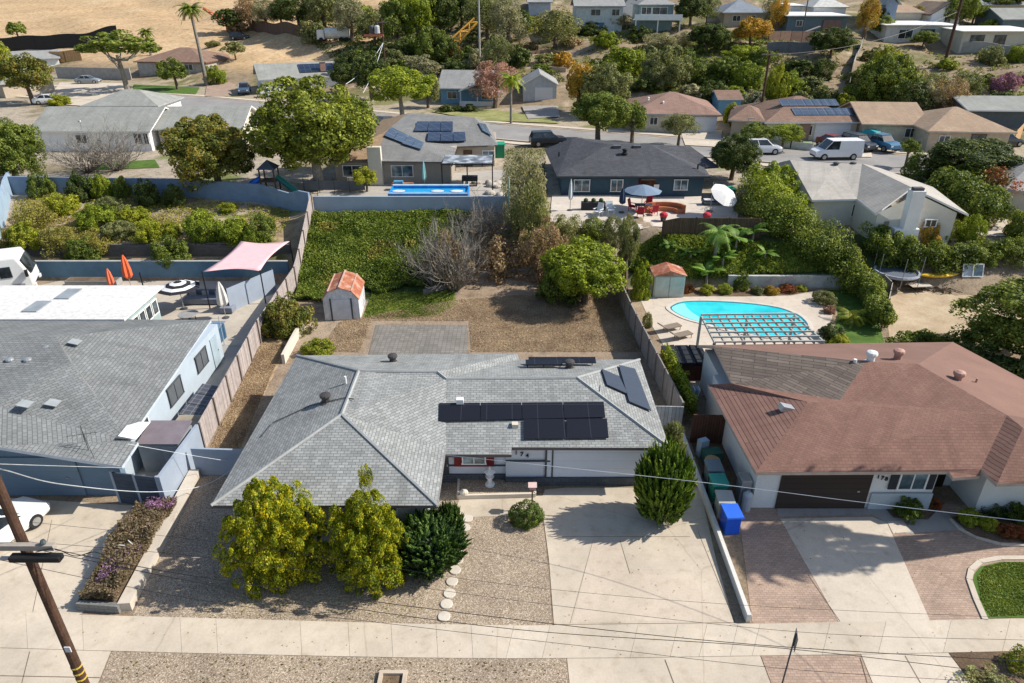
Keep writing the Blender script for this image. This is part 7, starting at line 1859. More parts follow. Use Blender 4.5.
def veg(kind, mat, bx, by, top, w, label, name='tree', cat='tree', group=None, cb=None, seed=None, rz=None, at=None, h=None, r=None, sq=1.0, bark=None, over=1.0):
    VN[0] += 1; seed = VN[0] if seed is None else seed
    base = Vector(at) if at else T(bx, by)
    if h is None: h = PY(bx, top, base.y).z-base.z
    h = max(h, .35)
    if r is None: r = w/2/pxm(base+Vector((0, 0, h*.6)))
    root = thing(name, base, label, cat, group, (seed*2.4) % 6.28)
    bush = cb is None
    cb_ = 0.0 if bush else cb
    if kind == 'bare':
        o = bpy.data.objects.new('branches', proto('bare', seed % 3)); COL.objects.link(o); o.parent = root
        o.scale = (r*.75, r*.75, h*.6); return root
    o = bpy.data.objects.new('crown', proto(kind, seed % (6 if kind in ('far', 'mid') else 4 if kind in ('near', 'fine') else 2))); COL.objects.link(o); o.parent = root
    lo = cb_*h-(.40*h if bush and kind != 'spiky' else .12*h if bush else 0); rz_ = (h-lo)/2/1.05
    o.scale = (r*.92*over, r*.92*sq*over, rz_); o.location = (0, 0, (h+lo)/2)
    o.material_slots[0].link = 'OBJECT'; o.material_slots[0].material = LC[mat] if isinstance(mat, str) else mat
    if not bush or h > 1.6:
        tr = max(.05, .035*h*(1 if bush else 1.2))
        trunkmesh(h, tr, (h+lo)/2, r, seed, bark or BARK).build('trunk', bark or BARK, root)
    return root
def cover(name, label, polypx, n, size, mat, hgt, seed=1, world=None, up=.6, z0=.02, cat='ground cover', thin=0):
    poly = world or [T(a, b) for a, b in polypx]
    rs = np.random.default_rng(seed)
    xs = [p[0] for p in poly]; ys = [p[1] for p in poly]
    x = rs.uniform(min(xs), max(xs), n*2); y = rs.uniform(min(ys), max(ys), n*2)
    k = inpoly(x, y, [(p[0], p[1]) for p in poly]); 
    if thin: k &= fbm(x, y, .8, seed) > thin-1
    x, y = x[k][:n], y[k][:n]
    bump = np.clip(fbm(x, y, 1.3, seed+3)*.5+.6, .1, 1.4)
    z = ground(x, y)+z0+bump*hgt*rs.uniform(.4, 1, len(x))
    pos = np.stack([x, y, z], 1); nr = unit(rs.normal(size=(len(x), 3))*.8+np.array([0, -.1, up*1.4]))
    me = quads_mesh(name, pos, nr, size*rs.uniform(.6, 1.4, len(x)), [LC[mat] if isinstance(mat, str) else mat], rs)
    o = bpy.data.objects.new(name, me); COL.objects.link(o); tag(o, label, cat, None, 'stuff'); return o
def hedge(name, label, pts, w, h, n, size, mat, seed=1, group=None, cat='hedge', world=False, lump=.3, acc=None):
    """leafy hedge along a path of points, one mesh"""
    P3 = [Vector(p) if world else T(*p) for p in pts]
    rs = np.random.default_rng(seed); segs = [(a, b, (b-a).length) for a, b in zip(P3[:-1], P3[1:])]; tot = sum(s[2] for s in segs)
    hs = h if isinstance(h, (list, tuple)) else [h]*len(P3); wsl = w if isinstance(w, (list, tuple)) else [w]*len(P3)
    C_, Rr, Hh = [], [], []
    nc = max(8, int(tot/ (min(wsl)*.28)))*7
    for i in range(nc):
        t = (i+.5)/nc*tot; k = 0
        while k < len(segs)-1 and t > segs[k][2]: t -= segs[k][2]; k += 1
        a, b, l = segs[k]; f = t/l; p = a*(1-f)+b*f; ww = wsl[k]*(1-f)+wsl[k+1]*f; hh = hs[k]*(1-f)+hs[k+1]*f
        q = unit(rs.normal(size=2)); q = q*ww/2*rs.uniform(.2, .75)
        cr = ww*rs.uniform(.16, .30); x, y = p.x+q[0], p.y+q[1]
        zc = (hh-cr)*rs.uniform(.25, 1.0)
        C_.append((x, y, G(x, y)+max(zc, cr*.4))); Rr.append(cr)
    C_ = np.array(C_); Rr = np.array(Rr)
    k = rs.integers(0, nc, n); dd = unit(rs.normal(size=(n, 3))+np.array([0, 0, .35]))
    pos = C_[k]+dd*(Rr[k]*rs.uniform(.75, 1.08, n))[:, None]
    nr = unit(dd+rs.normal(size=(n, 3))*.5)
    c0 = P3[0]
    me = quads_mesh(name, pos-np.array(c0), nr, size*rs.uniform(.6, 1.35, n), [LC[mat]], rs)
    o = bpy.data.objects.new(name, me); COL.objects.link(o); o.location = c0; tag(o, label, cat, group); return o
def palm(base, h, fr, nf, label, name='palm_tree', r=.2, mat='mid', group=None, droop=1.0, skirt=False, seed=1, lean=(0, 0), w_=.17):
    root = thing(name, base, label, 'palm tree', group); rs = random.Random(seed)
    top = Vector((lean[0]*h, lean[1]*h, h))
    mb = MB().tube([(0, 0, -.3), (lean[0]*h*.35, lean[1]*h*.35, h*.5), tuple(top)], [r*1.3, r, r*.85], 9); mb.build('trunk', BARKG, root)
    for i in range(nf):
        a = 2.4*i; el = math.sin(R(80))*(1-1.35*(i/nf)) if nf > 1 else .5
        d = Vector((math.cos(a), math.sin(a), 0)); p = Vector(top); v = (d*math.cos(el)+Vector((0, 0, math.sin(el)))).normalized(); mb = MB(); L_ = fr*rs.uniform(.85, 1.1); sg = 9; pts = [p.copy()]
        for k in range(sg): v = (v+Vector((0, 0, -.17*droop))).normalized(); p = p+v*L_/sg; pts.append(p.copy())
        sd = d.cross(Vector((0, 0, 1)))
        for k in range(1, sg+1):
            q0, q1 = pts[k-1], pts[k]
            for j in range(3):
                q = q0*(1-j/3)+q1*(j/3); t = (k+j/3)/sg; ll = L_*.30*math.sin(min(1, t*1.1+.12)*math.pi*.92)+.05; ax = (q1-q0).normalized()
                for s in (-1, 1):
                    tip = q+sd*s*ll*.8+ax*ll*.5-Vector((0, 0, ll*.35*droop)); wd = ax*w_*.35
                    mb.poly([q-wd*.5, q+wd*.5, tip])
        o = mb.build('frond', LC[mat] if not (skirt and i > nf*.7) else LC['brown'], root, uv=False)
        at = o.data.attributes.new('rnd', 'FLOAT', 'FACE'); at.data.foreach_set('value', np.random.default_rng(i).random(len(o.data.polygons)).astype(np.float32))
    return root
def paddle(px, py, h, label, n=9, mat='banana', group=None, seed=1, base=None):
    base = base or T(px, py); root = thing('banana_plant', base, label, 'plant', group); rs = random.Random(seed)
    MB().tube([(0, 0, 0), (0, 0, h*.45)], [.12, .07], 6).build('stem', BARKG, root)
    for i in range(n):
        a = i*2.4+rs.random(); d = Vector((math.cos(a), math.sin(a), 0)); sd = Vector((-d.y, d.x, 0)); p = Vector((0, 0, h*.35)); e = rs.uniform(.9, 1.4); v = (d*math.cos(e)+Vector((0, 0, math.sin(e)))); mb = MB(); L_ = h*rs.uniform(.6, .85); pts = []
        for k in range(9):
            t = k/8; wd = h*.14*math.sin(math.pi*min(1, max(0, (t-.22)/.78)))**.6 if t > .22 else .015
            pts.append((p-sd*wd-Vector((0, 0, wd*.2)), p.copy(), p+sd*wd-Vector((0, 0, wd*.2)))); v = (v+Vector((0, 0, -.2))+d*.05).normalized(); p = p+v*L_/8
        for k in range(8):
            for j in (0, 1): mb.poly([pts[k][j], pts[k][j+1], pts[k+1][j+1], pts[k+1][j]])
        mb.build('leaf', LC[mat], root, uv=False)
    return root
# ---- front yard
t = veg('citrus', 'citrus', 268, 590, 0, 0, 'large round yellow green citrus tree, leftmost of the two before the middle house', cb=-.22, at=(-9.75, 21.25, 0), h=5.2, r=2.15, name='citrus_tree')
t = veg('citrus', 'citrus', 365, 590, 0, 0, 'narrower yellow green citrus tree with a thin topmost sprout, right of the large one', cb=-.25, at=(-5.85, 21.1, 0), h=4.6, r=1.95, name='citrus_tree', seed=7)
o = bpy.data.objects.new('sprout', proto('sparse', 1)); COL.objects.link(o); o.parent = t; o.scale = (.3, .3, .8); o.location = (.1, .35, 5.3); o.material_slots[0].link = 'OBJECT'; o.material_slots[0].material = LC['citrus']
veg('spiky', 'junidark', 0, 0, 0, 0, 'spreading dark green juniper between the citrus trees and the stepping stones', name='juniper', cat='shrub', at=(-3.55, 21.9, 0), h=2.3, r=1.8, seed=1)
o = veg('spiky', 'junidark', 0, 0, 0, 0, 'smaller upright tip of dark juniper beside the entrance roof corner', name='juniper', cat='shrub', at=(-2.75, 23.0, 0), h=2.2, r=.75, seed=2)
veg('spiky', 'juniper', 0, 0, 0, 0, 'tall dense bright green juniper standing in front of the garage', name='juniper', cat='shrub', at=(6.85, 24.6, 0), h=4.15, r=1.45, seed=3)
veg('clipped', 'box', 0, 0, 0, 0, 'clipped round box bush at the top of the gravel yard', name='box_bush', cat='shrub', at=(.68, 24.4, 0), h=1.2, r=.88)
cover('lavender', 'purple flowering lavender filling the raised planting strip', [(84, 606), (120, 609), (176, 512), (140, 512)], 26000, .05, 'lav', 1.0, 4, z0=.25, world=[P(83, 607, 0), P(120, 609, 0), P(180, 509, 0), P(139, 512, 0)])
LC['bloom'] = leaf('lavender_bloom', (.14, .08, .14), (.30, .16, .32), (.42, .24, .46), 2)
cover('lavender_blossom', 'scattered purple blossom at both ends of the planting strip', [], 900, .035, 'bloom', .95, 5, z0=.4, world=[P(100, 596, 0), P(128, 590, 0), P(150, 560, 0), P(112, 566, 0)])
cover('lavender_blossom', 'purple blossom at the upper end of the planting strip', [], 700, .035, 'bloom', .95, 6, z0=.4, world=[P(150, 522, 0), P(176, 520, 0), P(182, 509, 0), P(150, 510, 0)])
DRYG = leaf('dry_tuft', (.24, .165, .11), (.43, .315, .22), (.60, .48, .35), .5)
WEED = leaf('weed_tuft', (.10, .09, .03), (.18, .16, .05), (.30, .25, .1), 1)
cover('dry_grass', 'straw coloured dry weeds in the side yard by the weathered fence', [], 18000, .032, DRYG, .14, 8, world=[P(210, 452, 0), P(262, 342, 0), P(285, 345, 0), P(240, 450, 0)])
cover('dry_grass', 'dry brown weeds over the open back yard', [(340, 322), (460, 300), (600, 290), (640, 320), (640, 352), (472, 352), (470, 321), (372, 321), (360, 352), (320, 352)], 90000, .030, DRYG, .14, 9)
cover('dry_grass', 'dry brown weeds on the bank right of the green ivy', [(478, 275), (470, 228), (545, 222), (600, 240), (600, 285), (536, 284)], 40000, .08, DRYG, .5, 10)
cover('grass', 'green weedy grass patch beside the white barn shed', [(364, 317), (372, 293), (455, 292), (452, 306), (438, 315), (405, 318)], 12000, .05, 'ivy', .12, 11)
cover('ivy', 'dense green ivy covering the slope behind the white barn shed', [(296, 300), (300, 255), (310, 216), (400, 214), (440, 212), (474, 216), (452, 226), (458, 240), (425, 250), (436, 266), (408, 276), (425, 288), (405, 287), (380, 296), (366, 290), (330, 304)], 70000, .085, 'ivy', .6, 12)
cover('ivy_weeds', 'brownish dead patches among the green ivy on the slope', [(300, 290), (308, 225), (460, 218), (440, 280), (372, 290)], 16000, .08, 'gold', .66, 41, thin=1.35)
cover('ivy', 'green ivy under the dark brown board fence of the pool garden', [(628, 272), (640, 246), (755, 244), (840, 248), (842, 272), (745, 278), (690, 282)], 32000, .09, 'ivy', .6, 13)
cover('lawn_grass', 'thick green lawn inside the pale curved kerb at the right edge', [], 16000, .035, LC['ivy'], .05, 14, world=[P(978, 577, 0), P(985, 567, 0), P(1003, 563, 0), P(1100, 563, 0), P(1100, 612, 0), P(990, 617, 0), P(981, 600, 0)])
cover('weeds', 'small weeds scattered in the gravel parkway', [], 500, .04, WEED, .05, 15, world=[P(125, 655, 0), P(560, 664, 0), P(560, 700, 0), P(120, 700, 0)])
# right neighbour planting
veg('mid', 'box', 0, 0, 0, 0, 'low spreading dark bush under the shuttered window', name='bush', cat='shrub', at=P(905, 511, 0), h=.85, r=1.25, sq=.6, rz=0, seed=11)
for i, (px, py, h, r, m_, lab) in enumerate([(968, 522, .7, .5, 'bright', 'bright green rosette bush at the left end of the flower bed'), (988, 528, .6, .5, 'yellow', 'yellow green bush in the middle of the flower bed'), (1006, 534, .55, .5, 'red', 'red flowering bush at the front of the flower bed'), (1016, 520, .9, .7, 'mid', 'green bush at the back of the flower bed'), (1022, 537, .5, .5, 'red', 'red flowering bush at the picture edge of the flower bed'), (935, 507, .45, .35, 'red', 'small red flowers beside the shuttered window'), (990, 512, .6, .6, 'dark', 'dark low bush against the terracotta house by the flower bed')]):
    veg('mid', m_, 0, 0, 0, 0, lab, name='flower_bush', cat='shrub', at=P(px, py, 0), h=h, r=r, group='plants in the right flower bed')
veg('sparse', 'yellow', 0, 0, 0, 0, 'thin yellow green bush at the bottom right corner in the parkway soil', name='bush', cat='shrub', at=P(1020, 668, 0), h=.9, r=.7)
veg('sparse', 'olive', 0, 0, 0, 0, 'wispy grey bush lowest at the bottom right corner', name='bush', cat='shrub', at=P(990, 690, 0), h=.6, r=1.0)
hedge('vine_hedge', 'climbing yellow green vine along the block wall beside the narrow passage', [(9.75, 38.5, 0), (9.95, 35, 0), (10.0, 32.2, 0)], .8, [2.1, 2.0, 1.9], 5000, .07, 'bright', 3, world=True)
veg('mid', 'olive', 0, 0, 0, 0, 'soft grey green shrub behind the tall juniper at the pale gate', name='shrub', cat='shrub', at=(8.15, 29.0, 0), h=2.5, r=.85)
veg('mid', 'rust', 0, 0, 0, 0, 'large dark leafy shrub leaning on the weathered fence beside the ringed umbrella', name='shrub', cat='shrub', at=P(286, 338, 0)+Vector((0, .8, 0)), h=2.9, r=1.9)
veg('mid', 'yellow', 0, 0, 0, 0, 'small yellow green shrub at the back corner of the middle house', name='shrub', cat='shrub', at=P(318, 352, 0), h=1.0, r=1.15)
# back yard
t = veg('near', 'bright', 584, 304, 235, 100, 'big bright green pepper tree in the middle back yard', cb=.04, seed=4)
veg('mid', 'mid', 560, 300, 250, 52, 'darker green bush joined to the left side of the pepper tree', name='bush', cat='shrub')
veg('mid', 'olive', 624, 292, 214, 22, 'slender pale leaved tree beside the right block wall', cb=.3)
veg('mid', 'bright', 640, 298, 262, 24, 'dense bright green bush at the corner of the pale green shed', name='bush', cat='shrub')
veg('clipped', 'olive', 647, 327, 311, 12, 'small clipped ball bush on the pool deck by the block wall', name='box_bush', cat='shrub')
veg('bare', 'grey', 436, 287, 212, 92, 'large grey leafless bush at the right end of the green ivy', name='bare_bush', cat='shrub', seed=1)
veg('bare', 'grey', 456, 290, 230, 80, 'tangle of grey bare branches lying at the foot of the bank', name='bare_bush', cat='shrub', seed=2)
veg('sparse', 'brown', 450, 280, 226, 60, 'thin brown leaved bush inside the grey bare branches', name='bush', cat='shrub')
veg('sparse', 'brown', 500, 272, 232, 50, 'dry brown bush on the bank below the rock garden', name='bush', cat='shrub')
veg('bare', 'grey', 488, 236, 196, 80, 'pale leafless bush spilling over the right end of the pale wall', name='bare_bush', cat='shrub', seed=0)
for (bx, by, tp, w_, m_, lab) in [(527, 214, 140, 42, 'grey', 'tall feathery grey green shrub beside the charcoal roofed house'), (532, 250, 176, 44, 'olive', 'feathery olive shrub below the tallest feathery one'), (545, 272, 214, 44, 'brown', 'brown twiggy shrub at the lower end of the feathery row'), (515, 240, 190, 26, 'grey', 'slim pale shrub next to the thin green pole'), (566, 240, 212, 36, 'olive', 'grey green shrub at the left end of the navy house patio'), (594, 236, 216, 34, 'mid', 'green shrub between the patio and the pepper tree'), (612, 240, 212, 26, 'olive', 'pale shrub at the left end of the dark brown board fence')]:
    veg('fine', m_, bx, by, tp, w_*1.15, lab, name='shrub', cat='shrub', group='feathery shrubs between the two upper gardens')
veg('mid', 'yellow', 367, 192, 167, 27, 'small yellow green tree in front of the taupe wall with the tall chimney', cb=.2)
# pool garden
BG = 'broad leaved plants above the pool'
for i, (px, py, h, lab) in enumerate([(706, 284, 3.0, 'broad leaved banana plant just right of the pale green shed'), (722, 268, 2.6, 'broad leaved plant in the middle of the pool garden slope'), (735, 252, 3.4, 'tall broad leaved plant under the middle of the brown board fence'), (752, 244, 3.2, 'broad leaved plant at the right end of the brown board fence'), (690, 262, 2.3, 'low broad leaved plant left on the pool garden slope'), (668, 252, 1.8, 'small broad leaved plant above the pale green shed'), (764, 262, 2.4, 'broad leaved plant farthest right on the slope')]):
    paddle(px, py, h*.72, lab, 10, 'banana', BG, i+3)
palm(T(714, 262), 2.6, 1.9, 16, 'small feather palm among the broad leaved plants', r=.12, seed=5, mat='banana')
palm(P(851, 322, 0), .5, 1.7, 14, 'low bright palm on the lawn beside the pool', name='small_palm', r=.12, seed=6, mat='yellow')
FB = 'bushes in the bed behind the pool'
for i, (px, py, h, r, m_, lab) in enumerate([(688, 292, .7, .5, 'red', 'red flowering bush beside the pale green shed'), (707, 293, .8, .7, 'yellow', 'yellow green bush second from the pale green shed'), (724, 293, .8, .6, 'bright', 'bright rounded bush third from the pale green shed'), (741, 289, 1.3, .8, 'mid', 'tallest green bush in the bed behind the pool'), (757, 293, .6, .6, 'olive', 'grey green bush right of the tallest bush'), (770, 293, .6, .7, 'orange', 'orange bush in the bed behind the pool'), (787, 291, .6, .7, 'red', 'reddish bush toward the right of the pool bed'), (800, 290, .5, .6, 'yellow', 'yellow bush at the right end of the pool bed')]):
    veg('mid', m_, 0, 0, 0, 0, lab, name='flower_bush', cat='shrub', at=P(px, py, 0), h=h, r=r, group=FB)
for (px, py, h, r, m_, lab) in [(824, 303, 1.0, .95, 'olive', 'rounded olive bush on the lawn at the right of the pool'), (831, 338, 1.0, 1.1, 'dark', 'dark bush beside the right end of the pergola'), (838, 345, .8, .8, 'yellow', 'yellow green bush at the house end of the pergola'), (829, 313, .6, .5, 'pink', 'pinkish small bush on the right edge of the pool deck')]:
    veg('mid', m_, 0, 0, 0, 0, lab, name='bush', cat='shrub', at=P(px, py, 0), h=h, r=r, group='bushes on the pool side lawn')
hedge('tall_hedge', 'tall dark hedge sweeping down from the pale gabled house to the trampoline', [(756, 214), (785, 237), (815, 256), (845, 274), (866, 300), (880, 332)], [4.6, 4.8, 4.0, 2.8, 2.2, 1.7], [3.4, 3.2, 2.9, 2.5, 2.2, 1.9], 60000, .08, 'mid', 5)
hedge('hedge_top', 'sunlit lighter upper part of the tall sweeping hedge beside the tipped umbrella', [(748, 205), (770, 220), (798, 238)], [3.4, 4.0, 3.6], [3.9, 3.9, 3.8], 14000, .09, 'bright', 6)  # sunlight on the hedge top put into a brighter leaf colour
hedge('low_hedge', 'low leafy hedge behind the terracotta roof, left of the open dirt', [(892, 350), (915, 347), (945, 346)], 1.6, [1.2, 1.3, 1.0], 6000, .08, 'mid', 7)
hedge('clipped_hedge', 'long clipped hedge behind the yellow kayak', [(912, 268), (950, 267), (1000, 264), (1060, 262)], 2.2, 2.1, 26000, .08, 'mid', 8)
hedge('clipped_hedge', 'short hedge row between the trampoline and the pale chimney', [(868, 255), (890, 264), (912, 268)], 2.2, 2.4, 11000, .09, 'mid', 18)
veg('near', 'mid', 0, 0, 0, 0, 'very large dark green tree at the right edge below the clipped hedge', cb=.05, at=P(1022, 368, 0), h=6.0, r=4.3, seed=3)
hedge('garden_hedge', 'dark hedge running along the terracotta roof at the right edge', [(955, 372), (985, 378), (1030, 392)], 2.6, 2.0, 14000, .085, 'dark', 9)
for (bx, by, tp, w_, m_, k, lab, cb_) in [(925, 243, 218, 30, 'orange', 'mid', 'orange topped round bush against the pale gabled wall', None), (968, 240, 214, 32, 'bright', 'mid', 'bright green round bush at the corner of the pale gabled house', None), (943, 243, 224, 16, 'mid', 'mid', 'small green bush between the orange and bright green ones', None),
    (1018, 240, 208, 30, 'mid', 'mid', 'green rounded shrub beside the curved white path', None), (962, 186, 137, 100, 'dark', 'near', 'wide dark green tree in front of the back street at the right', .12), (920, 180, 150, 34, 'mid', 'mid', 'lighter green bush at the left foot of the wide dark tree', None), (905, 168, 138, 24, 'mid', 'far', 'thin young street tree between the van and the wide dark tree', .4)]:
    veg(k, m_, bx, by, tp, w_, lab, name='tree' if cb_ else 'bush', cat='tree' if cb_ else 'shrub', cb=cb_)
hedge('tall_hedge', 'thick dark hedge bank right of the pale gabled house', [(940, 195), (965, 212), (990, 228)], [4.5, 5.5, 4.5], [3.0, 3.6, 3.2], 24000, .11, 'mid', 15)
hedge('bougainvillea', 'red flowering bougainvillea on top of the thick dark hedge bank', [(982, 205), (1000, 215)], 2.4, [3.9, 3.6], 3500, .09, 'red', 16, cat='shrub')
veg('mid', 'bright', 768, 206, 163, 62, 'bright yellow green bush in front of the pale grey roof', name='bush', cat='shrub')
veg('mid', 'grey', 745, 212, 180, 30, 'greyish twiggy shrub by the dark green bin', name='bush', cat='shrub')
veg('near', 'dark', 731, 180, 133, 54, 'round dark green tree at the right end of the charcoal roof', cb=.1, seed=5)
veg('mid', 'mid', 752, 150, 122, 40, 'flat topped green street tree left of the white van', cb=.35); veg('mid', 'bright', 782, 150, 124, 38, 'brighter flat topped street tree between the slim pole and the white van', cb=.35)
veg('fine', 'olive', 678, 146, 112, 46, 'thin olive street tree in front of the white double garage', cb=.3)
# upper left garden
LS = 'flowering shrubs on the left slope'
sl = [(38, 225, 190, 44, 'gold', 'wide rusty shrub at the left end of the slope'), (28, 246, 214, 36, 'yellow', 'yellow shrub just above the dark retaining wall at the far left'), (62, 246, 216, 44, 'gold', 'rusty orange shrub above the retaining wall, second from the left'), (60, 212, 186, 40, 'yellow', 'yellow flowering shrub at the upper left of the slope'), (98, 226, 196, 40, 'bright', 'bright green yellow shrub in the middle left of the slope'), (95, 250, 222, 42, 'gold', 'broad dry shrub above the retaining wall near the middle'), (122, 236, 212, 34, 'olive', 'olive shrub at the middle of the slope'), (135, 222, 198, 36, 'yellow', 'yellow green shrub left of the bare sandy gap'), (150, 240, 210, 34, 'yellow', 'golden shrub beside the bare sandy gap'), (172, 236, 214, 24, 'yellow', 'small golden shrub right beside the sandy gap'), (205, 238, 202, 40, 'bright', 'bright green shrub right of the sandy gap'), (236, 240, 208, 44, 'bright', 'widest bright green shrub on the right of the slope'), (262, 238, 206, 34, 'mid', 'green shrub nearest the weathered fence on the slope'), (228, 212, 194, 22, 'yellow', 'small yellow bush below the right end of the slate blue wall'), (86, 262, 236, 36, 'mid', 'dark green bush hanging over the retaining wall, left one'), (174, 262, 236, 40, 'mid', 'green bush hanging over the retaining wall, right one'),
      (45, 196, 172, 26, 'mid', 'shaded green bush against the slate blue wall, leftmost'), (84, 200, 170, 30, 'dark', 'dark bush against the slate blue wall beside the leafless shrub'), (103, 198, 174, 22, 'bright', 'bright sprig against the slate blue wall'), (124, 198, 176, 20, 'mid', 'pointed small bush in front of the slate blue wall'), (150, 204, 178, 30, 'dark', 'shaded dark bush at the middle of the slate blue wall'), (252, 250, 228, 26, 'bright', 'low bright bush above the pink shade sail'), (175, 205, 184, 22, 'dark', 'small dark bush below the round olive tree'), (12, 250, 226, 20, 'gold', 'rusty shrub by the pale blue wall end'), (112, 212, 196, 26, 'olive', 'greyish mound shrub at the middle top of the slope')]
for i, (bx, by, tp, w_, m_, lab) in enumerate(sl): veg('fine' if m_ == 'gold' else 'mid', m_, bx, by, tp+(8 if i < 14 else 0), w_, lab, name='flowering_shrub', cat='shrub', group=LS)
veg('bare', 'grey', 88, 172, 126, 96, 'wide leafless grey shrub before the white walled house', name='bare_bush', cat='shrub', seed=1)
veg('bare', 'grey', 118, 170, 132, 74, 'second leafless grey shrub, nearer the lawn by the white walled house', name='bare_bush', cat='shrub', seed=2)
veg('near', 'rust', 221, 192, 112, 96, 'large round olive brown tree behind the slate blue wall', cb=.08, seed=6)
veg('near', 'mid', 18, 184, 116, 66, 'green rounded tree at the left edge above the slope', cb=.05, seed=2)
veg('mid', 'rust', 34, 104, 52, 56, 'brown green tree near the left edge of the back street', cb=.2); veg('mid', 'yellow', 2, 96, 38, 40, 'yellow green tree at the far left edge', cb=.2)
veg('mid', 'yellow', 60, 105, 94, 26, 'low yellow bush by the white parked car', name='bush', cat='shrub')
veg('flat', 'mid', 128, 92, 32, 76, 'broad flat topped green tree over the concrete drive', cb=.48, seed=1, bark=BARKG)
palm(T(207, 86), 13.8, 3.2, 34, 'very tall palm in front of the brown hip roof', r=.3, seed=2, mat='mid', skirt=True, lean=(-.03, 0), w_=.5)
palm(T(151, 55), 5.0, 2.4, 22, 'short palm behind the brown hip roof', r=.25, seed=3, mat='mid', w_=.5)
veg('mid', 'mid', 178, 90, 58, 32, 'yellow green small tree before the brown roofed house', cb=.2); veg('mid', 'bright', 217, 84, 65, 22, 'rounded bright bush against the white side wall', name='bush', cat='shrub'); veg('mid', 'olive', 214, 46, 40, 18, 'low olive bush on the sand behind the brown roof', name='bush', cat='shrub'); veg('far', 'olive', 236, 60, 40, 24, 'grey green tree right of the brown roof end', cb=.2); veg('far', 'dark', 95, 38, 32, 14, 'little dark bush on the sand track', name='bush', cat='shrub'); veg('far', 'mid', 20, 42, 20, 22, 'small green tree by the black silt fence', cb=.2); veg('far', 'brown', 240, 32, 18, 26, 'brown dry bush at the foot of the sand slope', name='bush', cat='shrub')
veg('near', 'tall', 320, 190, 78, 128, 'great green tree between the two upper houses', cb=.1, seed=1, bark=BARKG)
veg('mid', 'mid', 355, 170, 90, 56, 'darker green tree filling the right of the great green tree', cb=.3)
veg('mid', 'bright', 403, 121, 66, 70, 'round green street tree with a forked pale trunk', cb=.28, bark=BARKG); veg('mid', 'dark', 372, 100, 52, 44, 'dark green tree behind the round street tree', cb=.1); veg('mid', 'dark', 345, 92, 62, 30, 'dark tree at the right end of the solar array roof', cb=.1); veg('mid', 'olive', 428, 108, 76, 26, 'olive green tree between the street tree and the sky blue cottage', cb=.1)
veg('fine', 'pink', 495, 108, 57, 50, 'pink blossom tree beside the sky blue cottage', cb=.15); palm(T(511, 124), 6.2, 2.6, 20, 'bright drooping palm right of the pink blossom tree', r=.16, seed=8, mat='bright', w_=.4)
for (bx, by, tp, w_, lab) in ((446, 112, 104, 18, 'round clipped bush left under the sky blue cottage'), (458, 112, 105, 14, 'small clipped bush in the middle under the sky blue cottage'), (470, 112, 103, 18, 'round clipped bush right under the sky blue cottage')): veg('far', 'dark', bx, by, tp, w_, lab, name='box_bush', cat='shrub', group='clipped bushes under the blue cottage')
veg('mid', 'orange', 578, 112, 60, 34, 'orange yellow topped tree behind the grey garage', cb=.1); veg('near', 'mid', 598, 142, 84, 68, 'big green tree on the back street above the charcoal roof', cb=.15, seed=8); veg('mid', 'olive', 606, 116, 62, 50, 'olive green tree behind the big street tree', cb=.1); veg('mid', 'mid', 632, 143, 100, 34, 'green tree closing the right side of the big street tree', cb=.2)
veg('far', 'dark', 652, 122, 112, 16, 'small dark bush before the cream house wall', name='bush', cat='shrub'); veg('mid', 'yellow', 730, 122, 102, 18, 'golden bush beside the light blue outbuilding', name='bush', cat='shrub'); veg('mid', 'dark', 738, 126, 106, 22, 'dark bush next to the golden one by the outbuilding', name='bush', cat='shrub')
# garden plants by the solar array house
veg('far', 'olive', 797, 146, 136, 14, 'cactus like grey bush before the brick pillar', name='bush', cat='shrub'); veg('far', 'yellow', 788, 146, 138, 10, 'small yellow bush before the brown house window', name='bush', cat='shrub')
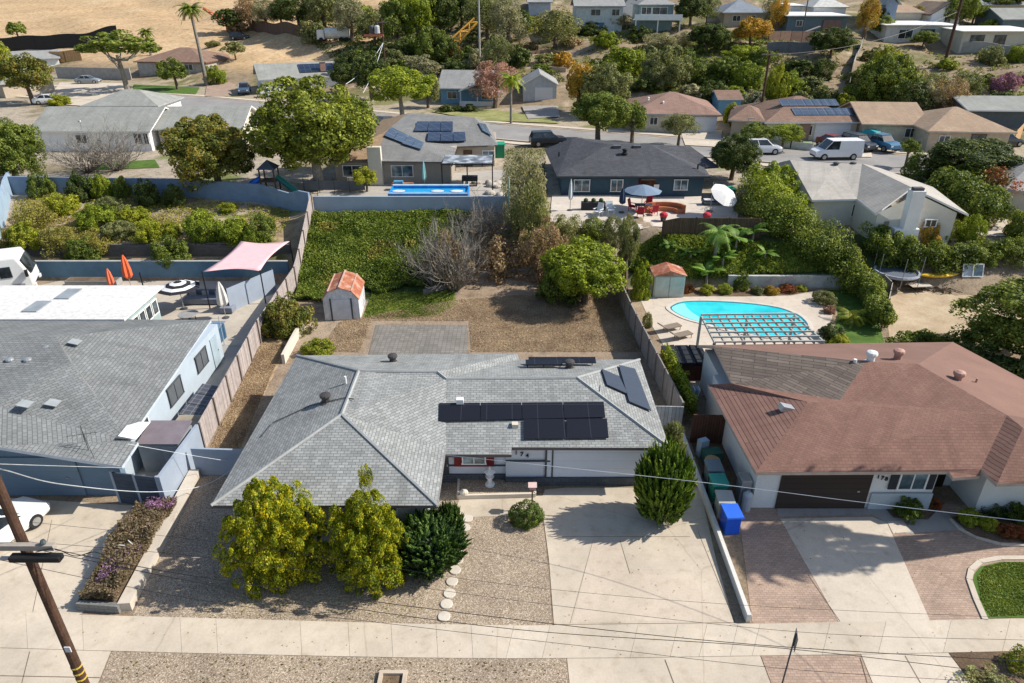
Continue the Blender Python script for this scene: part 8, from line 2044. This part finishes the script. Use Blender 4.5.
# ---- hillside
H = 'trees and bushes on the hillside'
hs = [  # base x, base y, top, width, colour, kind, crown base, label
 (268, 30, -4, 30, 'grey', 'fine', .1, 'grey bare tree left of the dark trees at the top'), (300, 30, -8, 36, 'dark', 'mid', .1, 'dark tree behind the sand pad, leftmost of the dark trees'), (326, 34, -10, 34, 'olive', 'mid', .1, 'olive tree right above the white tank truck'), (316, 40, 18, 30, 'olive', 'far', None, 'low olive bush beside the white tank truck'),
 (352, 42, -6, 38, 'grey', 'fine', .1, 'grey green gum tree left of the red crossarm'), (375, 46, 8, 30, 'olive', 'mid', .1, 'olive tree directly behind the red crossarm'), (398, 50, -8, 36, 'mid', 'mid', .1, 'tall green tree just right of the red crossarm'), (420, 50, -12, 34, 'bright', 'mid', .1, 'lighter tall tree over the dark thicket'), (442, 44, -14, 36, 'dark', 'mid', .1, 'dark tall tree left of the orange boom tip'), (462, 34, -14, 34, 'dark', 'mid', .1, 'dark tree behind the orange boom'), (488, 46, -12, 44, 'olive', 'fine', .1, 'tall airy gum tree right of the grey pole'), (508, 50, -8, 34, 'grey', 'fine', .1, 'pale airy tree by the pale blue grey hilltop house'), (410, 58, 34, 34, 'dark', 'mid', None, 'dark thicket bush behind the forked street tree'), (440, 60, 34, 36, 'dark', 'mid', None, 'dark thicket bush left of the orange boom foot'), (392, 68, 48, 30, 'olive', 'mid', None, 'olive bush under the red crossarm pole'), (418, 72, 54, 36, 'grey', 'mid', None, 'grey scrub behind the round street tree'), (366, 60, 44, 24, 'mid', 'far', None, 'green bush right of the tank truck'), (482, 66, 48, 26, 'grey', 'mid', None, 'grey scrub at the foot of the grey pole'), (470, 64, 44, 20, 'mid', 'far', None, 'small green bush right of the orange boom foot'), (455, 74, 60, 24, 'dark', 'far', None, 'dark scrub above the sky blue cottage roof'), (350, 78, 50, 30, 'dark', 'mid', None, 'dark bushy tree behind the red chimney'),
 (555, 48, 4, 46, 'olive', 'fine', .08, 'large feathery olive tree below the pale blue grey house'), (518, 66, 42, 26, 'dark', 'far', None, 'dark agave clump on the dry terraces'), (530, 52, 40, 20, 'brown', 'far', None, 'brown dry bush on the terraces, upper left'), (548, 62, 52, 22, 'olive', 'far', None, 'olive scrub in the middle of the terraces'), (540, 74, 62, 20, 'mid', 'far', None, 'green scrub under the terraces'), (572, 46, 36, 22, 'brown', 'far', None, 'brown scrub right of the feathery olive tree'), (605, 46, 30, 24, 'bright', 'mid', None, 'bright round bush under the two storey house'), (590, 34, 22, 30, 'dark', 'mid', None, 'shaded shrub mass under the two storey house'), (620, 30, 12, 22, 'grey', 'fine', .2, 'grey tree at the corner of the two storey house'), (562, 66, 50, 20, 'orange', 'far', None, 'rusty bush above the grey garage roof'), (532, 30, 14, 22, 'yellow', 'far', None, 'yellow patchy bush below the pale blue grey house'),
 (622, 74, 46, 46, 'bright', 'mid', None, 'wide bright green bush right of the timber steps'), (634, 70, 50, 28, 'yellow', 'mid', None, 'golden bush beside the wide bright green one'), (664, 86, 46, 50, 'olive', 'near', None, 'big rounded olive bush in the middle of the hillside'), (662, 48, 30, 34, 'grey', 'fine', None, 'grey scrub under the white balcony'), (684, 46, 30, 24, 'grey', 'fine', None, 'grey shrub right of the scrub under the balcony'), (706, 54, 18, 38, 'dark', 'near', .05, 'dark green tree below the blue grey roofed house'), (716, 44, 26, 24, 'mid', 'mid', None, 'green bush against the dark tree by the orange one'), (690, 28, -8, 34, 'dark', 'mid', .1, 'dark tall tree between the balcony house and the blue grey roof'), (706, 24, -6, 24, 'olive', 'fine', .1, 'pale trunked tree left of the blue grey roof'), (678, 22, 4, 8, 'bright', 'far', None, 'narrow bright bush at the balcony corner'), (750, 46, 16, 34, 'orange', 'mid', .1, 'orange autumn tree in front of the blue grey roof'),
 (700, 84, 60, 34, 'mid', 'mid', None, 'green bush right of the big rounded olive bush'), (726, 80, 56, 36, 'mid', 'mid', None, 'large green bush above the reddish roof'), (742, 62, 44, 36, 'bright', 'mid', None, 'bright green bush below the orange tree'), (744, 88, 62, 30, 'bright', 'mid', None, 'light green bush by the slim utility pole'), (712, 100, 80, 26, 'dark', 'mid', None, 'dark grey bush above the brown outbuilding roof'), (690, 98, 82, 26, 'grey', 'far', None, 'grey scrub behind the reddish brown roof'), (734, 98, 84, 20, 'bright', 'far', None, 'small bright bush above the light blue outbuilding'), (644, 92, 76, 24, 'dark', 'far', None, 'dark scrub under the big rounded olive bush'),
 (776, 36, -8, 18, 'orange', 'fine', .1, 'tall golden cypress like tree left of the dark green hilltop house'), (864, 38, -6, 24, 'orange', 'fine', .1, 'tall golden tree right of the dark green hilltop house'), (768, 30, -8, 14, 'grey', 'fine', .1, 'tall grey slim tree beside the golden one'), (830, 58, 27, 40, 'dark', 'near', .1, 'round dark green tree before the brown hillside fence'), (820, 78, 58, 22, 'dark', 'mid', None, 'dark bush on the path under the round dark tree'), (795, 74, 58, 28, 'dark', 'far', None, 'dark covered bush mass below the grey hillside wall'), (786, 94, 70, 34, 'bright', 'mid', None, 'bright green bush left on the slope above the solar array'), (776, 98, 64, 20, 'yellow', 'mid', None, 'yellow green bush at the path left of the dark mass'), (825, 104, 88, 24, 'dark', 'mid', None, 'dark round bush above the solar array'), (845, 108, 92, 18, 'yellow', 'far', None, 'yellow bush right of the dark round one'), (858, 84, 66, 20, 'olive', 'far', None, 'olive round bush along the dirt path'), (850, 96, 84, 18, 'bright', 'far', None, 'small bright bush beside the dirt path'),
 (885, 102, 50, 54, 'mid', 'near', None, 'largest green bush mass on the right hillside'), (882, 74, 46, 26, 'yellow', 'mid', None, 'yellow top bush behind the largest green mass'), (905, 110, 80, 34, 'dark', 'mid', None, 'dark lower part bush right of the largest green mass'), (922, 108, 78, 34, 'grey', 'mid', None, 'grey green bush beside the dark lower bush'), (944, 110, 72, 36, 'brown', 'fine', None, 'brown leafless scrub in the middle of the right hillside'), (965, 92, 70, 36, 'olive', 'fine', None, 'olive scrub above the dark slate house'), (922, 48, 30, 26, 'mid', 'mid', .1, 'round green tree before the long white roofed house'), (882, 38, 16, 22, 'mid', 'mid', .1, 'green tree at the left end of the long white roof'), (946, 68, 56, 22, 'bright', 'far', None, 'bright green bush below the thick brown pole'), (990, 64, 44, 24, 'olive', 'mid', None, 'olive bush before the pale stone wall'), (1004, 90, 72, 24, 'purple', 'mid', None, 'purple pink bougainvillea on the right hillside'), (1020, 84, 74, 20, 'pink', 'far', None, 'dusty pink bush at the right edge of the hillside'), (1018, 62, 44, 22, 'bright', 'mid', None, 'green bush at the right edge under the patio roof'), (972, 24, 2, 26, 'bright', 'mid', .1, 'bright green tree right of the white gabled house'), (956, 30, -10, 26, 'mid', 'mid', .1, 'leafy tree by the thick brown pole'), (1000, 10, -8, 40, 'mid', 'mid', .1, 'wide green tree at the top right corner'), (975, 112, 94, 24, 'bright', 'far', None, 'green agave bush above the sand roofed wing'), (962, 106, 96, 20, 'olive', 'far', None, 'low olive bush over the sand coloured roof'), (1000, 108, 88, 30, 'dark', 'far', None, 'dark bush behind the dark slate house'), (872, 24, 6, 20, 'dark', 'mid', .1, 'dark tree between the golden tree and the cream gable'), (914, 22, 4, 20, 'rust', 'fine', .1, 'rusty fruit tree before the cream gable'), (993, 30, 18, 22, 'yellow', 'far', None, 'pale yellow green bush above the white patio roof'), (860, 120, 100, 16, 'yellow', 'far', None, 'yellow grass clump beside the dark red side fence'), (800, 110, 90, 22, 'olive', 'far', None, 'olive scrub above the left of the solar array'), (754, 104, 88, 22, 'grey', 'far', None, 'grey scrub behind the slim utility pole'), (670, 108, 92, 20, 'mid', 'far', None, 'small green bush right behind the cream house roof'), (600, 74, 58, 24, 'mid', 'mid', None, 'mid green bush below the timber steps'), (648, 64, 44, 20, 'olive', 'far', None, 'olive bush above the wide bright green bush'), (232, 34, 6, 26, 'dark', 'far', .1, 'dark tree above the parked dark car on the sand'), (252, 30, -6, 30, 'brown', 'fine', .1, 'brown bare tree above the sand pad'), (283, 30, -2, 26, 'dark', 'mid', .1, 'dark rounded tree left of the white tank truck'), (345, 30, -10, 34, 'dark', 'mid', .1, 'tall dark tree behind the white tank truck'), (362, 34, -2, 26, 'bright', 'far', .1, 'lighter green tree left of the red crossarm'), (408, 36, -10, 30, 'dark', 'mid', .1, 'tall dark tree behind the lighter ones near the red crossarm'), (430, 60, 26, 34, 'mid', 'mid', None, 'green undergrowth bush left of the orange boom'), (452, 30, -12, 30, 'olive', 'fine', .1, 'olive gum tree above the orange boom tip'), (476, 30, -12, 26, 'mid', 'mid', .1, 'green tree touching the top of the grey pole'), (498, 70, 34, 34, 'olive', 'fine', .05, 'loose olive tree behind the pink blossom tree'), (520, 40, 6, 26, 'dark', 'far', .1, 'dark tree under the pale blue grey hilltop house'), (500, 30, -8, 24, 'dark', 'mid', .1, 'dark tree at the top edge right of the grey pole'), (386, 60, 40, 26, 'dark', 'far', None, 'dark bush at the foot of the red crossarm pole'), (405, 74, 58, 24, 'mid', 'far', None, 'green bush between the street tree and the red crossarm pole'), (615, 92, 74, 30, 'mid', 'mid', None, 'green bush above the left end of the reddish brown roof'), (638, 40, 24, 26, 'dark', 'far', None, 'dark shaded bush under the left of the white balcony'), (680, 66, 46, 26, 'mid', 'mid', None, 'green bush between the olive dome and the dark tree'), (760, 64, 46, 26, 'mid', 'mid', None, 'green bush left of the grey hillside wall'), (810, 92, 74, 26, 'olive', 'far', None, 'olive bush above the middle of the solar array'), (905, 78, 60, 24, 'dark', 'far', None, 'dark bush at the upper right of the largest green mass'), (935, 88, 70, 26, 'olive', 'fine', None, 'dry olive scrub right of the largest green mass'), (985, 88, 72, 22, 'mid', 'far', None, 'green bush left of the purple bougainvillea'), (1010, 108, 90, 24, 'olive', 'far', None, 'olive bush at the right edge above the dark slate house'), (870, 62, 46, 20, 'olive', 'far', None, 'olive bush at the top of the dirt path'),
 (572, 30, 14, 20, 'dark', 'far', None, 'dark bush at the left foot of the two storey house')]
for (bx, by, tp, w_, m_, k, cb_, lab) in hs:
    veg(k, m_, bx, by, tp, w_, lab, name='tree' if cb_ else 'bush', cat='tree' if cb_ else 'shrub', cb=cb_, group=H, over=1.2)
cover('scrub', 'low mottled scrub over the hillside above the street', [(470, 78), (480, 40), (560, 20), (700, 26), (860, 40), (1024, 60), (1024, 108), (880, 108), (700, 100), (620, 90)], 42000, .22, 'olive', .5, 31, thin=1.15)
cover('scrub', 'greener undergrowth between the hillside bushes', [(600, 88), (610, 50), (760, 40), (790, 70), (800, 100), (700, 100)], 14000, .22, 'mid', .7, 32, thin=1.0)
cover('scrub', 'dark undergrowth below the tall trees at the top', [(355, 70), (300, 34), (300, 10), (500, 6), (520, 60), (470, 80), (380, 80)], 26000, .25, 'dark', .9, 33, thin=.9)
cover('weeds', 'low weeds and leaf litter on the left slope', [(15, 250), (15, 195), (150, 195), (290, 210), (290, 245), (200, 245)], 16000, .07, 'gold', .35, 34, thin=.9)
cover('ground_plants', 'yellow green low plants between the shrubs of the left slope', [(15, 250), (15, 200), (150, 200), (290, 215), (290, 245), (200, 245)], 8000, .08, 'yellow', .4, 37, thin=1.3)
cover('lawn_weeds', 'dark leafy ground plants in the upper gardens', [(500, 200), (505, 150), (545, 150), (548, 205)], 4000, .09, 'olive', .4, 35)
cover('leaf_litter', 'fallen leaves scattered under the two citrus trees', [], 1500, .03, 'gold', .02, 51, world=[(-12.5, 18.9, 0), (-3.5, 18.9, 0), (-3.5, 22, 0), (-12.5, 22, 0)], z0=.025)
cover('leaf_litter', 'few dry leaves on the front walk and driveways', [], 260, .03, 'brown', .01, 52, world=[(-18, 17.2, 0), (20, 17.2, 0), (20, 24, 0), (2, 24, 0), (1, 19, 0), (-18, 19, 0)], z0=.045)
# two palms beyond the right edge whose shadows fall on the concrete drive
veg('clipped', 'mid', 0, 0, 0, 0, 'round headed tree beyond the right edge, shading the concrete drive', cb=.68, at=(26.5, 24.1, 0), h=13.3, r=2.2, seed=2, bark=BARK)
palm(Vector((28.9, 24.5, 0)), 15.2, 2.1, 60, 'tall palm beyond the right edge, shading the pink pavers', r=.18, seed=4, w_=.9)
# ---------------------------------------------------------------- camera, light, world
cam = bpy.data.cameras.new('camera'); co = bpy.data.objects.new('camera', cam); COL.objects.link(co)
co.location = (0, 0, CAMH); co.rotation_euler = (R(90)-PITCH, 0, 0)
cam.sensor_width = 36; cam.lens = FPX/1024*36; cam.clip_end = 3000; cam.clip_start = .5
SC.camera = co
SUN_EL, SUN_AZ = R(40), R(6)     # azimuth measured from +X towards +Y
d = Vector((math.cos(SUN_EL)*math.cos(SUN_AZ), math.cos(SUN_EL)*math.sin(SUN_AZ), math.sin(SUN_EL)))
sl = bpy.data.lights.new('sun', 'SUN'); sl.energy = 4.9; sl.angle = R(.55); sl.color = (1, .94, .85)
so = bpy.data.objects.new('sun', sl); COL.objects.link(so); so.rotation_euler = d.to_track_quat('Z', 'Y').to_euler()
w = bpy.data.worlds.new('World'); SC.world = w; w.use_nodes = True
nt = w.node_tree; nt.nodes.clear()
sky = nt.nodes.new('ShaderNodeTexSky'); sky.sky_type = 'NISHITA'; sky.sun_disc = False
sky.sun_elevation = SUN_EL; sky.sun_rotation = R(90)-SUN_AZ
bg = nt.nodes.new('ShaderNodeBackground'); bg.inputs[1].default_value = .12
wo = nt.nodes.new('ShaderNodeOutputWorld')
nt.links.new(sky.outputs[0], bg.inputs[0]); nt.links.new(bg.outputs[0], wo.inputs[0])
SC.view_settings.view_transform = 'Standard'; SC.view_settings.look = 'None'
SC.view_settings.exposure = 0.42; SC.view_settings.gamma = 1
SC.render.engine = 'CYCLES'
SC.cycles.max_bounces = 6; SC.cycles.diffuse_bounces = 3; SC.cycles.glossy_bounces = 2; SC.cycles.transmission_bounces = 4
SC.cycles.use_denoising = True
